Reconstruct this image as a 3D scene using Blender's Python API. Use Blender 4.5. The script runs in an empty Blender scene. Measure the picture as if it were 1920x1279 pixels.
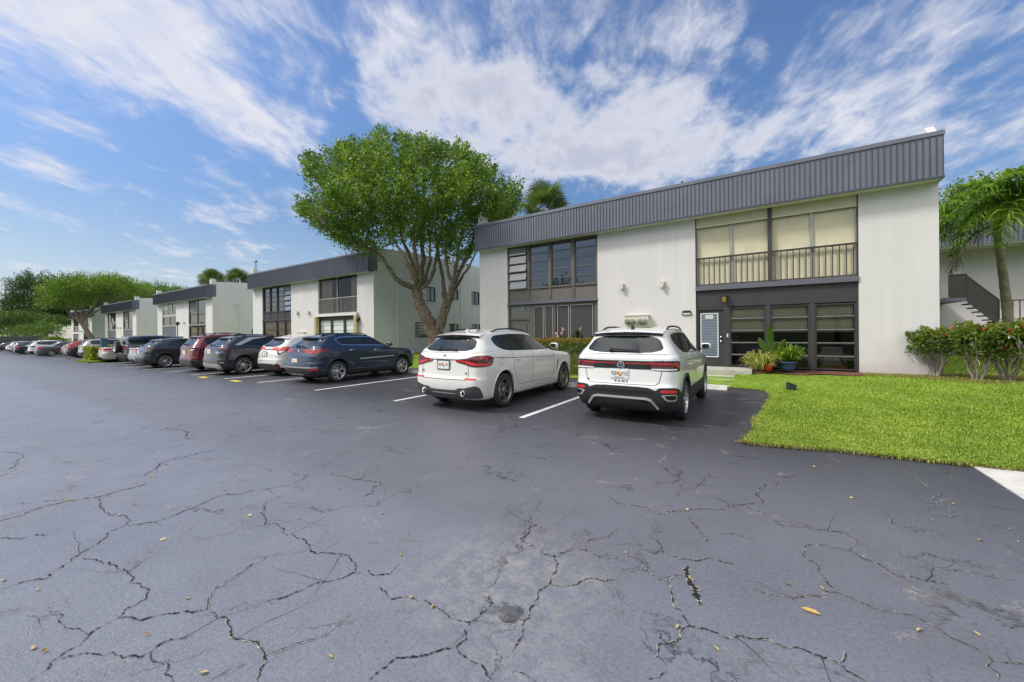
import bpy, bmesh, math, random
import numpy as np
from mathutils import Vector, Matrix
from mathutils.bvhtree import BVHTree
PI = math.pi
scene = bpy.context.scene
COL = scene.collection
rng = np.random.default_rng(7)
random.seed(7)

# ---------------------------------------------------------------- materials
def newmat(name):
    m = bpy.data.materials.new(name); m.use_nodes = True
    nt = m.node_tree; b = nt.nodes['Principled BSDF']
    return m, nt, b

def node(nt, t, **kw):
    n = nt.nodes.new(t)
    for k, v in kw.items():
        if k in n.inputs: n.inputs[k].default_value = v
        else: setattr(n, k, v)
    return n

def link(nt, a, b): nt.links.new(a, b)

def mat(name, col, rough=0.5, metal=0.0, coat=0.0, var=0.08, vscale=3.0, bump=0.0, bscale=60.0, spec=0.5, ior=None, bdist=0.01):
    """Principled material with slow colour variation and an optional fine bump, in world position."""
    m, nt, b = newmat(name)
    b.inputs['Roughness'].default_value = rough
    b.inputs['Metallic'].default_value = metal
    b.inputs['Coat Weight'].default_value = coat
    b.inputs['Coat Roughness'].default_value = 0.03
    b.inputs['Specular IOR Level'].default_value = spec
    if ior: b.inputs['IOR'].default_value = ior
    tc = node(nt, 'ShaderNodeTexCoord')
    if var > 0:
        n = node(nt, 'ShaderNodeTexNoise', Scale=vscale, Detail=6.0, Roughness=0.6)
        link(nt, tc.outputs['Object'], n.inputs['Vector'])
        r = node(nt, 'ShaderNodeMapRange'); r.inputs['From Min'].default_value = .3; r.inputs['From Max'].default_value = .7
        r.inputs['To Min'].default_value = 1 - var; r.inputs['To Max'].default_value = 1 + var
        link(nt, n.outputs['Fac'], r.inputs['Value'])
        mx = node(nt, 'ShaderNodeMix', data_type='RGBA', blend_type='MULTIPLY')
        mx.inputs[0].default_value = 1.0
        mx.inputs[6].default_value = (*col, 1)
        link(nt, r.outputs['Result'], mx.inputs[7])
        link(nt, mx.outputs[2], b.inputs['Base Color'])
    else:
        b.inputs['Base Color'].default_value = (*col, 1)
    if bump > 0:
        n2 = node(nt, 'ShaderNodeTexNoise', Scale=bscale, Detail=4.0)
        link(nt, tc.outputs['Object'], n2.inputs['Vector'])
        bp = node(nt, 'ShaderNodeBump', Strength=bump, Distance=bdist)
        link(nt, n2.outputs['Fac'], bp.inputs['Height'])
        link(nt, bp.outputs['Normal'], b.inputs['Normal'])
    return m

def thin_glass(name, tint=(0.8, 0.85, 0.85), refl=1.6):
    m = bpy.data.materials.new(name); m.use_nodes = True
    nt = m.node_tree; nt.nodes.clear()
    out = node(nt, 'ShaderNodeOutputMaterial')
    tr = node(nt, 'ShaderNodeBsdfTransparent'); tr.inputs[0].default_value = (*tint, 1)
    gl = node(nt, 'ShaderNodeBsdfGlossy'); gl.inputs['Roughness'].default_value = 0.02
    fr = node(nt, 'ShaderNodeFresnel', IOR=refl)
    mx = node(nt, 'ShaderNodeMixShader')
    link(nt, fr.outputs[0], mx.inputs[0]); link(nt, tr.outputs[0], mx.inputs[1]); link(nt, gl.outputs[0], mx.inputs[2])
    link(nt, mx.outputs[0], out.inputs['Surface'])
    return m

def leafmat(name, c0, c1, c2, trans=0.35, rough=0.45):
    """Leaf material: three tints picked by the per-leaf attribute, some light passes through."""
    m = bpy.data.materials.new(name); m.use_nodes = True
    nt = m.node_tree; nt.nodes.clear()
    out = node(nt, 'ShaderNodeOutputMaterial')
    at = node(nt, 'ShaderNodeAttribute', attribute_name='tint')
    cr = node(nt, 'ShaderNodeValToRGB')
    cr.color_ramp.elements[0].color = (*c0, 1); cr.color_ramp.elements[1].color = (*c2, 1)
    e = cr.color_ramp.elements.new(0.5); e.color = (*c1, 1)
    link(nt, at.outputs['Fac'], cr.inputs[0])
    p = node(nt, 'ShaderNodeBsdfPrincipled', Roughness=rough)
    link(nt, cr.outputs[0], p.inputs['Base Color'])
    t = node(nt, 'ShaderNodeBsdfTranslucent')
    br = node(nt, 'ShaderNodeMix', data_type='RGBA', blend_type='MULTIPLY'); br.inputs[0].default_value = 1
    br.inputs[7].default_value = (1.5, 1.6, 0.7, 1)
    link(nt, cr.outputs[0], br.inputs[6]); link(nt, br.outputs[2], t.inputs[0])
    mx = node(nt, 'ShaderNodeMixShader'); mx.inputs[0].default_value = trans
    link(nt, p.outputs[0], mx.inputs[1]); link(nt, t.outputs[0], mx.inputs[2])
    link(nt, mx.outputs[0], out.inputs['Surface'])
    return m

# ---------------------------------------------------------------- mesh builder
class MB:
    def __init__(s): s.V = []; s.F = []; s.M = []; s.S = []; s.n = 0; s.seg = []
    def add(s, verts, faces, m=0, smooth=False):
        o = s.n
        s.V.extend([tuple(map(float, v)) for v in verts]); s.n += len(verts)
        for f in faces:
            s.F.append([i + o for i in f]); s.M.append(m); s.S.append(smooth)
        s.seg.append((s.n, len(s.F)))
    def box(s, x0, x1, y0, y1, z0, z1, m=0):
        v = [(x0,y0,z0),(x1,y0,z0),(x1,y1,z0),(x0,y1,z0),(x0,y0,z1),(x1,y0,z1),(x1,y1,z1),(x0,y1,z1)]
        s.add(v, [(0,3,2,1),(4,5,6,7),(0,1,5,4),(1,2,6,5),(2,3,7,6),(3,0,4,7)], m)
    def obox(s, c, ax, ay, az, m=0):
        c, ax, ay, az = map(np.array, (c, ax, ay, az)); v = []
        for k in (-1, 1):
            for (i, j) in ((-1,-1),(1,-1),(1,1),(-1,1)): v.append(c + i*ax + j*ay + k*az)
        s.add(v, [(0,3,2,1),(4,5,6,7),(0,1,5,4),(1,2,6,5),(2,3,7,6),(3,0,4,7)], m)
    def bar(s, a, b, w, h=None, m=0, up=(0,0,1)):
        h = h or w; a, b = np.array(a, float), np.array(b, float)
        d = b - a; L = np.linalg.norm(d); d /= L
        u = np.array(up, float)
        if abs(d @ u) > .98: u = np.array((0, 1., 0))
        sx = np.cross(d, u); sx /= np.linalg.norm(sx); sz = np.cross(sx, d)
        s.obox((a+b)/2, sx*w/2, d*L/2, sz*h/2, m)
    def quad(s, a, b, c, d, m=0): s.add([a, b, c, d], [(0,1,2,3)], m)
    def prism(s, poly, axis, a0, a1, m=0):
        """polygon of 2D points extruded along axis 'x','y' or 'z'"""
        def P(p, a):
            return {'x': (a, p[0], p[1]), 'y': (p[0], a, p[1]), 'z': (p[0], p[1], a)}[axis]
        n = len(poly)
        v = [P(p, a0) for p in poly] + [P(p, a1) for p in poly]
        f = [tuple(range(n))[::-1], tuple(range(n, 2*n))] + [(i, (i+1) % n, n+(i+1) % n, n+i) for i in range(n)]
        s.add(v, f, m)
    def tube(s, pts, rad, n=8, m=0, cap=True):
        pts = [np.array(p, float) for p in pts]
        rad = [rad]*len(pts) if np.isscalar(rad) else rad
        V = []; prev = None
        for i, p in enumerate(pts):
            d = pts[min(i+1, len(pts)-1)] - pts[max(i-1, 0)]; d /= (np.linalg.norm(d) + 1e-9)
            if prev is None:
                u = np.array((1., 0, 0)) if abs(d[0]) < .9 else np.array((0, 1., 0))
            else: u = prev
            u = u - d*(u @ d); u /= (np.linalg.norm(u) + 1e-9); w = np.cross(d, u); prev = u
            for k in range(n):
                a = 2*PI*k/n; V.append(p + rad[i]*(u*math.cos(a) + w*math.sin(a)))
        F = []
        for i in range(len(pts)-1):
            for k in range(n): F.append((i*n+k, i*n+(k+1) % n, (i+1)*n+(k+1) % n, (i+1)*n+k))
        s.add(V, F, m, True)
        if cap:
            s.add([V[k] for k in range(n)], [tuple(range(n))[::-1]], m)
            s.add([V[(len(pts)-1)*n+k] for k in range(n)], [tuple(range(n))], m)
    def lathe(s, prof, c=(0,0,0), axis='z', n=24, m=0, smooth=True):
        """prof: list of (radius, along-axis)"""
        V = []
        for (r, a) in prof:
            for k in range(n):
                t = 2*PI*k/n; p, q = r*math.cos(t), r*math.sin(t)
                V.append({'z': (c[0]+p, c[1]+q, c[2]+a), 'y': (c[0]+q, c[1]+a, c[2]+p), 'x': (c[0]+a, c[1]+p, c[2]+q)}[axis])
        F = []
        for i in range(len(prof)-1):
            for k in range(n): F.append((i*n+k, i*n+(k+1) % n, (i+1)*n+(k+1) % n, (i+1)*n+k))
        s.add(V, F, m, smooth)
    def build_each(s, name, mats, parent=None, per=1):
        """one object per added shape (or per group of shapes)"""
        out = []; k0 = 0
        for i in range(per-1, len(s.seg), per):
            v1, f1 = s.seg[i]; v0, f0 = s.seg[i-per] if i-per >= 0 else (0, 0)
            q = MB(); q.V = s.V[v0:v1]; q.F = [[j-v0 for j in f] for f in s.F[f0:f1]]; q.M = s.M[f0:f1]; q.S = s.S[f0:f1]; q.n = v1-v0
            out.append(q.build(name, mats, parent))
        return out
    def build(s, name, mats, parent=None, loc=None, rot=None):
        me = bpy.data.meshes.new(name)
        me.from_pydata(s.V, [], s.F)
        if not isinstance(mats, (list, tuple)): mats = [mats]
        for mm in mats: me.materials.append(mm)
        me.polygons.foreach_set('material_index', s.M)
        me.polygons.foreach_set('use_smooth', s.S)
        me.update()
        return ob(name, me, parent, loc, rot)

def ob(name, data, parent=None, loc=None, rot=None):
    o = bpy.data.objects.new(name, data); COL.objects.link(o)
    if parent: o.parent = parent
    if loc is not None: o.location = loc
    if rot is not None: o.rotation_euler = rot
    return o

def npmesh(name, V, F, mats, parent=None, tint=None, smooth=False, loc=None):
    """fast mesh from numpy arrays; all faces have the same vertex count"""
    V = np.asarray(V, np.float32); F = np.asarray(F, np.int32)
    me = bpy.data.meshes.new(name)
    nf, k = F.shape
    me.vertices.add(len(V)); me.vertices.foreach_set('co', V.ravel())
    me.loops.add(nf*k); me.loops.foreach_set('vertex_index', F.ravel())
    me.polygons.add(nf); me.polygons.foreach_set('loop_start', np.arange(0, nf*k, k, dtype=np.int32))
    if smooth: me.polygons.foreach_set('use_smooth', np.ones(nf, bool))
    me.update(calc_edges=True)
    if tint is not None:
        a = me.attributes.new('tint', 'FLOAT', 'POINT'); a.data.foreach_set('value', np.asarray(tint, np.float32))
    for mm in (mats if isinstance(mats, (list, tuple)) else [mats]): me.materials.append(mm)
    return ob(name, me, parent, loc)

def tag(o, label=None, cat=None, group=None, kind=None):
    if label: o['label'] = label
    if cat: o['category'] = cat
    if group: o['group'] = group
    if kind: o['kind'] = kind
    return o

def empty(name, loc=(0,0,0), rz=0, label=None, cat=None, group=None):
    o = bpy.data.objects.new(name, None); COL.objects.link(o)
    o.location = loc; o.rotation_euler = (0, 0, rz); o.empty_display_size = .1
    return tag(o, label, cat, group)

def text_mesh(s, size, mats, name, parent, loc, rot, ext=0.001, bold=False, sx=1.0):
    cu = bpy.data.curves.new(name, 'FONT'); cu.body = s; cu.size = size; cu.align_x = 'CENTER'; cu.align_y = 'CENTER'
    cu.extrude = ext
    if bold: cu.offset = size*0.02
    t = bpy.data.objects.new(name, cu); COL.objects.link(t)
    dg = bpy.context.evaluated_depsgraph_get(); dg.update()
    me = bpy.data.meshes.new_from_object(t.evaluated_get(dg))
    bpy.data.objects.remove(t); bpy.data.curves.remove(cu)
    me.materials.clear(); me.materials.append(mats)
    o = ob(name, me, parent, loc, rot); o.scale = (sx, 1, 1)
    return o

def dup(o, parent=None):
    c = o.copy(); COL.objects.link(c)
    if parent: c.parent = parent
    for ch in list(o.children): dup(ch, c)
    return c

# ---------------------------------------------------------------- camera geometry (photo pixels are only used to survey points on known planes)
CF, CYAW, CH, CCX, CCY, CROLL = 720.4, 0.57804, 1.55, 960.0, 625.3, .008
def ray(px, py):
    dx, dy = px-CCX, py-CCY; u = (dx-CROLL*dy)/CF; v = -(dy+CROLL*dx)/CF; s, c = math.sin(CYAW), math.cos(CYAW)
    return np.array((-s+u*c, c+u*s, v))
def gz(x): return -.0092*np.maximum(0, -np.asarray(x, float)-14.0)     # the car park falls gently away to the left
def on_z(px, py, z=0.0):
    r = ray(px, py); h = z
    for _ in range(12): q = r*((h-CH)/r[2]) + np.array((0, 0, CH)); h = z + float(gz(q[0]))
    return q
def on_y(px, py, Y):
    r = ray(px, py); return r*(Y/r[1]) + np.array((0, 0, CH))
def at_d(px, py, d):
    return ray(px, py)*d + np.array((0, 0, CH))

cam = bpy.data.cameras.new('camera'); camo = bpy.data.objects.new('camera', cam); COL.objects.link(camo)
cam.sensor_width = 36; cam.lens = CF/1920*36; cam.clip_start = .05; cam.clip_end = 3000
cam.shift_y = -14.2/1920
camo.matrix_world = Matrix.Translation((0, 0, CH)) @ Matrix.Rotation(CYAW, 4, 'Z') @ Matrix.Rotation(PI/2, 4, 'X') @ Matrix.Rotation(-CROLL, 4, 'Z')
scene.camera = camo

# ---------------------------------------------------------------- shared materials
def srgb(r, g, b):
    f = lambda c: (c/255/12.92) if c/255 <= .04045 else ((c/255+.055)/1.055)**2.4
    return (f(r), f(g), f(b))
M = {}
M['black'] = mat('black_plastic', (.018, .018, .02), .55, var=.1)
M['gloss_black'] = mat('gloss_black', (.012, .012, .013), .12, var=0)
M['rubber'] = mat('tyre_rubber', (.022, .022, .023), .75, var=.15, vscale=20)
M['well'] = mat('wheel_well', (.008, .008, .008), .9, var=0)
M['alloy'] = mat('alloy', (.55, .55, .57), .28, metal=.9, var=.05)
M['bronze_alloy'] = mat('grey_alloy', (.30, .27, .25), .3, metal=.85, var=.05)
M['chrome'] = mat('chrome', (.75, .76, .78), .1, metal=1, var=0)
M['silver_plastic'] = mat('silver_plastic', (.5, .5, .5), .35, metal=.5, var=.04)
M['car_glass'] = mat('car_glass', (.012, .016, .018), .03, var=0, ior=1.7)
M['tail_red'] = mat('tail_light_red', (.32, .008, .012), .12, coat=.6, var=.25, vscale=25)
M['tail_dark'] = mat('tail_light_dark', (.09, .006, .01), .12, coat=.6, var=.3, vscale=25)
M['tail_bright'] = mat('tail_light_bright', (.62, .02, .02), .15, coat=.6, var=.2, vscale=25)
M['lens_white'] = mat('lens_clear', (.7, .7, .7), .15, coat=.6, var=.1, vscale=30)
M['orange'] = mat('plate_orange', (.75, .22, .05), .4, var=0)
M['plate'] = mat('plate_white', (.75, .77, .74), .4, var=.05)
M['ink'] = mat('plate_ink', (.02, .06, .03), .5, var=0)
M['concrete'] = mat('concrete', (.55, .53, .49), .85, var=.18, vscale=4, bump=.3, bscale=80)
M['white_paint'] = mat('road_paint_white', (.62, .62, .6), .7, var=.25, vscale=9, bump=.2, bscale=120)
M['yellow_paint'] = mat('road_paint_yellow', (.62, .48, .05), .7, var=.3, vscale=12)
M['mulch'] = mat('mulch', (.13, .05, .03), .95, var=.5, vscale=40, bump=1.0, bscale=50)
M['bark'] = mat('bark', (.20, .15, .105), .9, var=.5, vscale=6, bump=1.0, bscale=18, bdist=.05)
M['bark_grey'] = mat('bark_grey', (.30, .27, .22), .9, var=.45, vscale=8, bump=.8, bscale=30)
# ---------------------------------------------------------------- ground, asphalt, markings, lawn
def smooth(t): t = np.clip(t, 0, 1); return t*t*(3-2*t)
EDGE = [(-.21, 6.17), (-.16, 6.52), (-.06, 7.15), (-.11, 7.85), (.05, 8.83), (.08, 9.68), (.20, 10.74), (.18, 11.65), (-.04, 12.04), (-.81, 12.17)]
LOW = [(60, 6.6), (2.37, 6.53), (1.4, 6.42), (.78, 6.39), (.36, 6.27)]
_PL = np.array(LOW + EDGE + [(-180, 12.17)])
def lawn_z(x, y):
    """height of the lawn: level with the asphalt at its edge, rising to the buildings"""
    x, y = np.broadcast_arrays(np.asarray(x, float), np.asarray(y, float)); d = np.full(x.shape, 1e9)
    for (ax, ay), (bx, by) in zip(_PL[:-1], _PL[1:]):
        ux, uy = bx-ax, by-ay; t = np.clip(((x-ax)*ux+(y-ay)*uy)/(ux*ux+uy*uy), 0, 1); d = np.minimum(d, np.hypot(x-ax-t*ux, y-ay-t*uy))
    return gz(x) + .012 + .235*smooth(d/4.4)*smooth((y-6.0)/7.0)
def low_y(x): return np.interp(x, [-.21, .36, .78, 1.4, 2.37, 60], [6.17, 6.27, 6.39, 6.42, 6.53, 6.6])

def asphalt_material():
    m, nt, b = newmat('asphalt')
    geo = node(nt, 'ShaderNodeNewGeometry'); P = geo.outputs['Position']
    big = node(nt, 'ShaderNodeTexNoise', Scale=.35, Detail=6.0, Roughness=.6); link(nt, P, big.inputs['Vector'])
    mid = node(nt, 'ShaderNodeTexNoise', Scale=2.2, Detail=8.0, Roughness=.65, Distortion=.6); link(nt, P, mid.inputs['Vector'])
    fine = node(nt, 'ShaderNodeTexNoise', Scale=95, Detail=3.0); link(nt, P, fine.inputs['Vector'])
    cr = node(nt, 'ShaderNodeValToRGB')
    cr.color_ramp.elements[0].position = .3; cr.color_ramp.elements[0].color = (.132, .134, .150, 1)
    cr.color_ramp.elements[1].position = .72; cr.color_ramp.elements[1].color = (.160, .161, .178, 1)
    link(nt, big.outputs['Fac'], cr.inputs[0])
    # stall strip was sealed again: darker, from the stall heads inwards
    sep = node(nt, 'ShaderNodeSeparateXYZ'); link(nt, P, sep.inputs[0])
    wob = node(nt, 'ShaderNodeMath', operation='MULTIPLY_ADD'); link(nt, mid.outputs['Fac'], wob.inputs[0]); wob.inputs[1].default_value = .9
    link(nt, sep.outputs['Y'], wob.inputs[2])
    st = node(nt, 'ShaderNodeMapRange', interpolation_type='SMOOTHSTEP'); st.inputs['From Min'].default_value = 3.4; st.inputs['From Max'].default_value = 7.4
    st.inputs['To Min'].default_value = 1.0; st.inputs['To Max'].default_value = .33
    link(nt, wob.outputs[0], st.inputs['Value'])
    m1 = node(nt, 'ShaderNodeMix', data_type='RGBA', blend_type='MULTIPLY'); m1.inputs[0].default_value = 1
    link(nt, cr.outputs[0], m1.inputs[6]); link(nt, st.outputs[0], m1.inputs[7])
    # joint between two pavings: left of it sky reflection painted in, paler and bluer
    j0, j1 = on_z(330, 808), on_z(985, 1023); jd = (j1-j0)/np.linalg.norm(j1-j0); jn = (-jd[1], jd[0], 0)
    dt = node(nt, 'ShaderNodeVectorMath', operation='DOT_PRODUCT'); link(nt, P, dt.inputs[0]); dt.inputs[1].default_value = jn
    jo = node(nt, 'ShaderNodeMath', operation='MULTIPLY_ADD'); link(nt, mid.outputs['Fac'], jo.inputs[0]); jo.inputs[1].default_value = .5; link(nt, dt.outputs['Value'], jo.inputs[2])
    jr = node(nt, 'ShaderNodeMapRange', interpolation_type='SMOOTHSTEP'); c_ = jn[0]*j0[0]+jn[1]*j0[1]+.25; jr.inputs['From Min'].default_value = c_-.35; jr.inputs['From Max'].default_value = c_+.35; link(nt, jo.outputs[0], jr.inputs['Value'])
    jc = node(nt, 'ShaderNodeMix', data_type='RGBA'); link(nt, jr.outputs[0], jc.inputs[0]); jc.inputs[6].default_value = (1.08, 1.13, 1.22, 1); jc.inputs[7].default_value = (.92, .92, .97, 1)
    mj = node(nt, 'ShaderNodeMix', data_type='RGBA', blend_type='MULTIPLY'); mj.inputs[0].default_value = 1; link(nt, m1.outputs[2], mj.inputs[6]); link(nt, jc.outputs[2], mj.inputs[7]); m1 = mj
    # mottling
    r2 = node(nt, 'ShaderNodeMapRange'); r2.inputs['From Min'].default_value = .3; r2.inputs['From Max'].default_value = .7
    r2.inputs['To Min'].default_value = .91; r2.inputs['To Max'].default_value = 1.09; link(nt, mid.outputs['Fac'], r2.inputs['Value'])
    m2 = node(nt, 'ShaderNodeMix', data_type='RGBA', blend_type='MULTIPLY'); m2.inputs[0].default_value = 1
    link(nt, m1.outputs[2], m2.inputs[6]); link(nt, r2.outputs[0], m2.inputs[7])
    # aggregate: coarse stone texture, dark pits
    agg = node(nt, 'ShaderNodeTexNoise', Scale=46, Detail=6.0, Roughness=.75); link(nt, P, agg.inputs['Vector'])
    ar = node(nt, 'ShaderNodeMapRange'); ar.inputs['From Min'].default_value = .32; ar.inputs['From Max'].default_value = .68; ar.inputs['To Min'].default_value = .74; ar.inputs['To Max'].default_value = 1.26; link(nt, agg.outputs['Fac'], ar.inputs['Value'])
    m2b = node(nt, 'ShaderNodeMix', data_type='RGBA', blend_type='MULTIPLY'); m2b.inputs[0].default_value = 1; link(nt, m2.outputs[2], m2b.inputs[6]); link(nt, ar.outputs[0], m2b.inputs[7]); m2 = m2b
    # pale worn dust patches with exposed grit
    grit = node(nt, 'ShaderNodeTexVoronoi', Scale=42.0, feature='F1'); link(nt, P, grit.inputs['Vector'])
    gr = node(nt, 'ShaderNodeMapRange'); gr.inputs['From Min'].default_value = .10; gr.inputs['From Max'].default_value = .28
    gr.inputs['To Min'].default_value = 1; gr.inputs['To Max'].default_value = 0; link(nt, grit.outputs['Distance'], gr.inputs['Value'])
    wmask = node(nt, 'ShaderNodeTexNoise', Scale=.55, Detail=5.0, Roughness=.6)
    off = node(nt, 'ShaderNodeVectorMath', operation='ADD'); off.inputs[1].default_value = (3.3, 1.7, 0); link(nt, P, off.inputs[0])
    link(nt, off.outputs[0], wmask.inputs['Vector'])
    wr = node(nt, 'ShaderNodeMapRange', interpolation_type='SMOOTHSTEP'); wr.inputs['From Min'].default_value = .66; wr.inputs['From Max'].default_value = .9
    link(nt, wmask.outputs['Fac'], wr.inputs['Value'])
    # one worn spot where the lane crosses in front of the camera
    dist = node(nt, 'ShaderNodeVectorMath', operation='DISTANCE'); dist.inputs[1].default_value = (-1.42, 2.0, 0); link(nt, P, dist.inputs[0])
    dr = node(nt, 'ShaderNodeMapRange', interpolation_type='SMOOTHSTEP'); dr.inputs['From Min'].default_value = .1; dr.inputs['From Max'].default_value = .95
    dr.inputs['To Min'].default_value = .8; dr.inputs['To Max'].default_value = 0; link(nt, dist.outputs['Value'], dr.inputs['Value'])
    dist2 = node(nt, 'ShaderNodeVectorMath', operation='DISTANCE'); dist2.inputs[1].default_value = (-.82, 1.3, 0); link(nt, P, dist2.inputs[0])
    dr2 = node(nt, 'ShaderNodeMapRange', interpolation_type='SMOOTHSTEP'); dr2.inputs['From Min'].default_value = .05; dr2.inputs['From Max'].default_value = .55
    dr2.inputs['To Min'].default_value = .55; dr2.inputs['To Max'].default_value = 0; link(nt, dist2.outputs['Value'], dr2.inputs['Value'])
    ad2 = node(nt, 'ShaderNodeMath', operation='ADD'); link(nt, dr.outputs[0], ad2.inputs[0]); link(nt, dr2.outputs[0], ad2.inputs[1])
    ad = node(nt, 'ShaderNodeMath', operation='ADD', use_clamp=True); link(nt, wr.outputs[0], ad.inputs[0]); link(nt, ad2.outputs[0], ad.inputs[1])
    brk = node(nt, 'ShaderNodeTexNoise', Scale=9.0, Detail=10.0, Roughness=.78); link(nt, P, brk.inputs['Vector'])
    bk = node(nt, 'ShaderNodeMapRange', interpolation_type='SMOOTHSTEP'); bk.inputs['From Min'].default_value = .42; bk.inputs['From Max'].default_value = .62; link(nt, brk.outputs['Fac'], bk.inputs['Value'])
    dust = node(nt, 'ShaderNodeMath', operation='MULTIPLY'); link(nt, ad.outputs[0], dust.inputs[0]); link(nt, bk.outputs[0], dust.inputs[1])
    dus = node(nt, 'ShaderNodeMath', operation='MULTIPLY'); link(nt, dust.outputs[0], dus.inputs[0]); dus.inputs[1].default_value = .62
    m3 = node(nt, 'ShaderNodeMix', data_type='RGBA'); link(nt, dus.outputs[0], m3.inputs[0]); link(nt, m2.outputs[2], m3.inputs[6])
    m3.inputs[7].default_value = (.36, .33, .30, 1)
    gm = node(nt, 'ShaderNodeMath', operation='MULTIPLY'); link(nt, gr.outputs[0], gm.inputs[0]); link(nt, ad.outputs[0], gm.inputs[1])
    gn = node(nt, 'ShaderNodeMapRange'); gn.inputs['From Min'].default_value = .45; gn.inputs['From Max'].default_value = .65; link(nt, fine.outputs['Fac'], gn.inputs['Value'])
    gm2 = node(nt, 'ShaderNodeMath', operation='MULTIPLY'); link(nt, gm.outputs[0], gm2.inputs[0]); link(nt, gn.outputs[0], gm2.inputs[1])
    gm3 = node(nt, 'ShaderNodeMath', operation='MULTIPLY'); link(nt, gm2.outputs[0], gm3.inputs[0]); gm3.inputs[1].default_value = .8
    m4 = node(nt, 'ShaderNodeMix', data_type='RGBA'); link(nt, gm3.outputs[0], m4.inputs[0]); link(nt, m3.outputs[2], m4.inputs[6])
    m4.inputs[7].default_value = (.48, .43, .37, 1)
    # fine secondary cracking: a distorted cell network shown only in patches
    dn = node(nt, 'ShaderNodeTexNoise', Scale=1.6, Detail=8.0, Roughness=.68); link(nt, P, dn.inputs['Vector'])
    dmul = node(nt, 'ShaderNodeVectorMath', operation='MULTIPLY_ADD'); link(nt, dn.outputs['Color'], dmul.inputs[0]); dmul.inputs[1].default_value = (1.3, 1.3, 0)
    link(nt, P, dmul.inputs[2])
    cv = node(nt, 'ShaderNodeTexVoronoi', Scale=.62, feature='DISTANCE_TO_EDGE'); link(nt, dmul.outputs[0], cv.inputs['Vector'])
    cw = node(nt, 'ShaderNodeMapRange'); cw.inputs['From Min'].default_value = .003; cw.inputs['From Max'].default_value = .0085
    cw.inputs['To Min'].default_value = 1; cw.inputs['To Max'].default_value = 0; link(nt, cv.outputs['Distance'], cw.inputs['Value'])
    cm = node(nt, 'ShaderNodeTexNoise', Scale=.9, Detail=4.0)
    off2 = node(nt, 'ShaderNodeVectorMath', operation='ADD'); off2.inputs[1].default_value = (11.3, 5.7, 0); link(nt, P, off2.inputs[0]); link(nt, off2.outputs[0], cm.inputs['Vector'])
    cmr = node(nt, 'ShaderNodeMapRange', interpolation_type='SMOOTHSTEP'); cmr.inputs['From Min'].default_value = .34; cmr.inputs['From Max'].default_value = .46
    link(nt, cm.outputs['Fac'], cmr.inputs['Value'])
    cv2 = node(nt, 'ShaderNodeTexVoronoi', Scale=1.35, feature='DISTANCE_TO_EDGE'); link(nt, dmul.outputs[0], cv2.inputs['Vector'])
    cw2 = node(nt, 'ShaderNodeMapRange'); cw2.inputs['From Min'].default_value = .003; cw2.inputs['From Max'].default_value = .010
    cw2.inputs['To Min'].default_value = .75; cw2.inputs['To Max'].default_value = 0; link(nt, cv2.outputs['Distance'], cw2.inputs['Value'])
    cmr2 = node(nt, 'ShaderNodeMapRange', interpolation_type='SMOOTHSTEP'); cmr2.inputs['From Min'].default_value = .48; cmr2.inputs['From Max'].default_value = .60; link(nt, cm.outputs['Fac'], cmr2.inputs['Value'])
    ca0 = node(nt, 'ShaderNodeMath', operation='MULTIPLY'); link(nt, cw.outputs[0], ca0.inputs[0]); link(nt, cmr.outputs[0], ca0.inputs[1])
    ca1 = node(nt, 'ShaderNodeMath', operation='MULTIPLY'); link(nt, cw2.outputs[0], ca1.inputs[0]); link(nt, cmr2.outputs[0], ca1.inputs[1])
    ca = node(nt, 'ShaderNodeMath', operation='MAXIMUM'); link(nt, ca0.outputs[0], ca.inputs[0]); link(nt, ca1.outputs[0], ca.inputs[1])
    cc = node(nt, 'ShaderNodeMath', operation='MULTIPLY'); link(nt, ca.outputs[0], cc.inputs[0]); cc.inputs[1].default_value = .85
    ccol = node(nt, 'ShaderNodeValToRGB'); ccol.color_ramp.elements[0].position = .42; ccol.color_ramp.elements[0].color = (.012, .012, .013, 1)
    ccol.color_ramp.elements[1].position = .6; ccol.color_ramp.elements[1].color = (.27, .26, .25, 1); link(nt, dn.outputs['Fac'], ccol.inputs[0])
    m5 = node(nt, 'ShaderNodeMix', data_type='RGBA'); link(nt, cc.outputs[0], m5.inputs[0]); link(nt, m4.outputs[2], m5.inputs[6]); link(nt, ccol.outputs[0], m5.inputs[7])
    # scattered dark oil stains
    sn = node(nt, 'ShaderNodeTexNoise', Scale=.8, Detail=9.0, Roughness=.72, Distortion=1.0)
    off3 = node(nt, 'ShaderNodeVectorMath', operation='ADD'); off3.inputs[1].default_value = (1.3, 25.7, 0); link(nt, P, off3.inputs[0]); link(nt, off3.outputs[0], sn.inputs['Vector'])
    sr = node(nt, 'ShaderNodeMapRange', interpolation_type='SMOOTHSTEP'); sr.inputs['From Min'].default_value = .64; sr.inputs['From Max'].default_value = .74
    sr.inputs['To Max'].default_value = .45; link(nt, sn.outputs['Fac'], sr.inputs['Value'])
    m6 = node(nt, 'ShaderNodeMix', data_type='RGBA'); link(nt, sr.outputs[0], m6.inputs[0]); link(nt, m5.outputs[2], m6.inputs[6]); m6.inputs[7].default_value = (.016, .016, .017, 1)
    link(nt, m6.outputs[2], b.inputs['Base Color'])
    rr = node(nt, 'ShaderNodeMapRange'); rr.inputs['From Min'].default_value = .3; rr.inputs['From Max'].default_value = .7
    rr.inputs['To Min'].default_value = .44; rr.inputs['To Max'].default_value = .52; link(nt, big.outputs['Fac'], rr.inputs['Value'])
    link(nt, rr.outputs[0], b.inputs['Roughness'])
    b.inputs['Specular IOR Level'].default_value = .6
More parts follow.
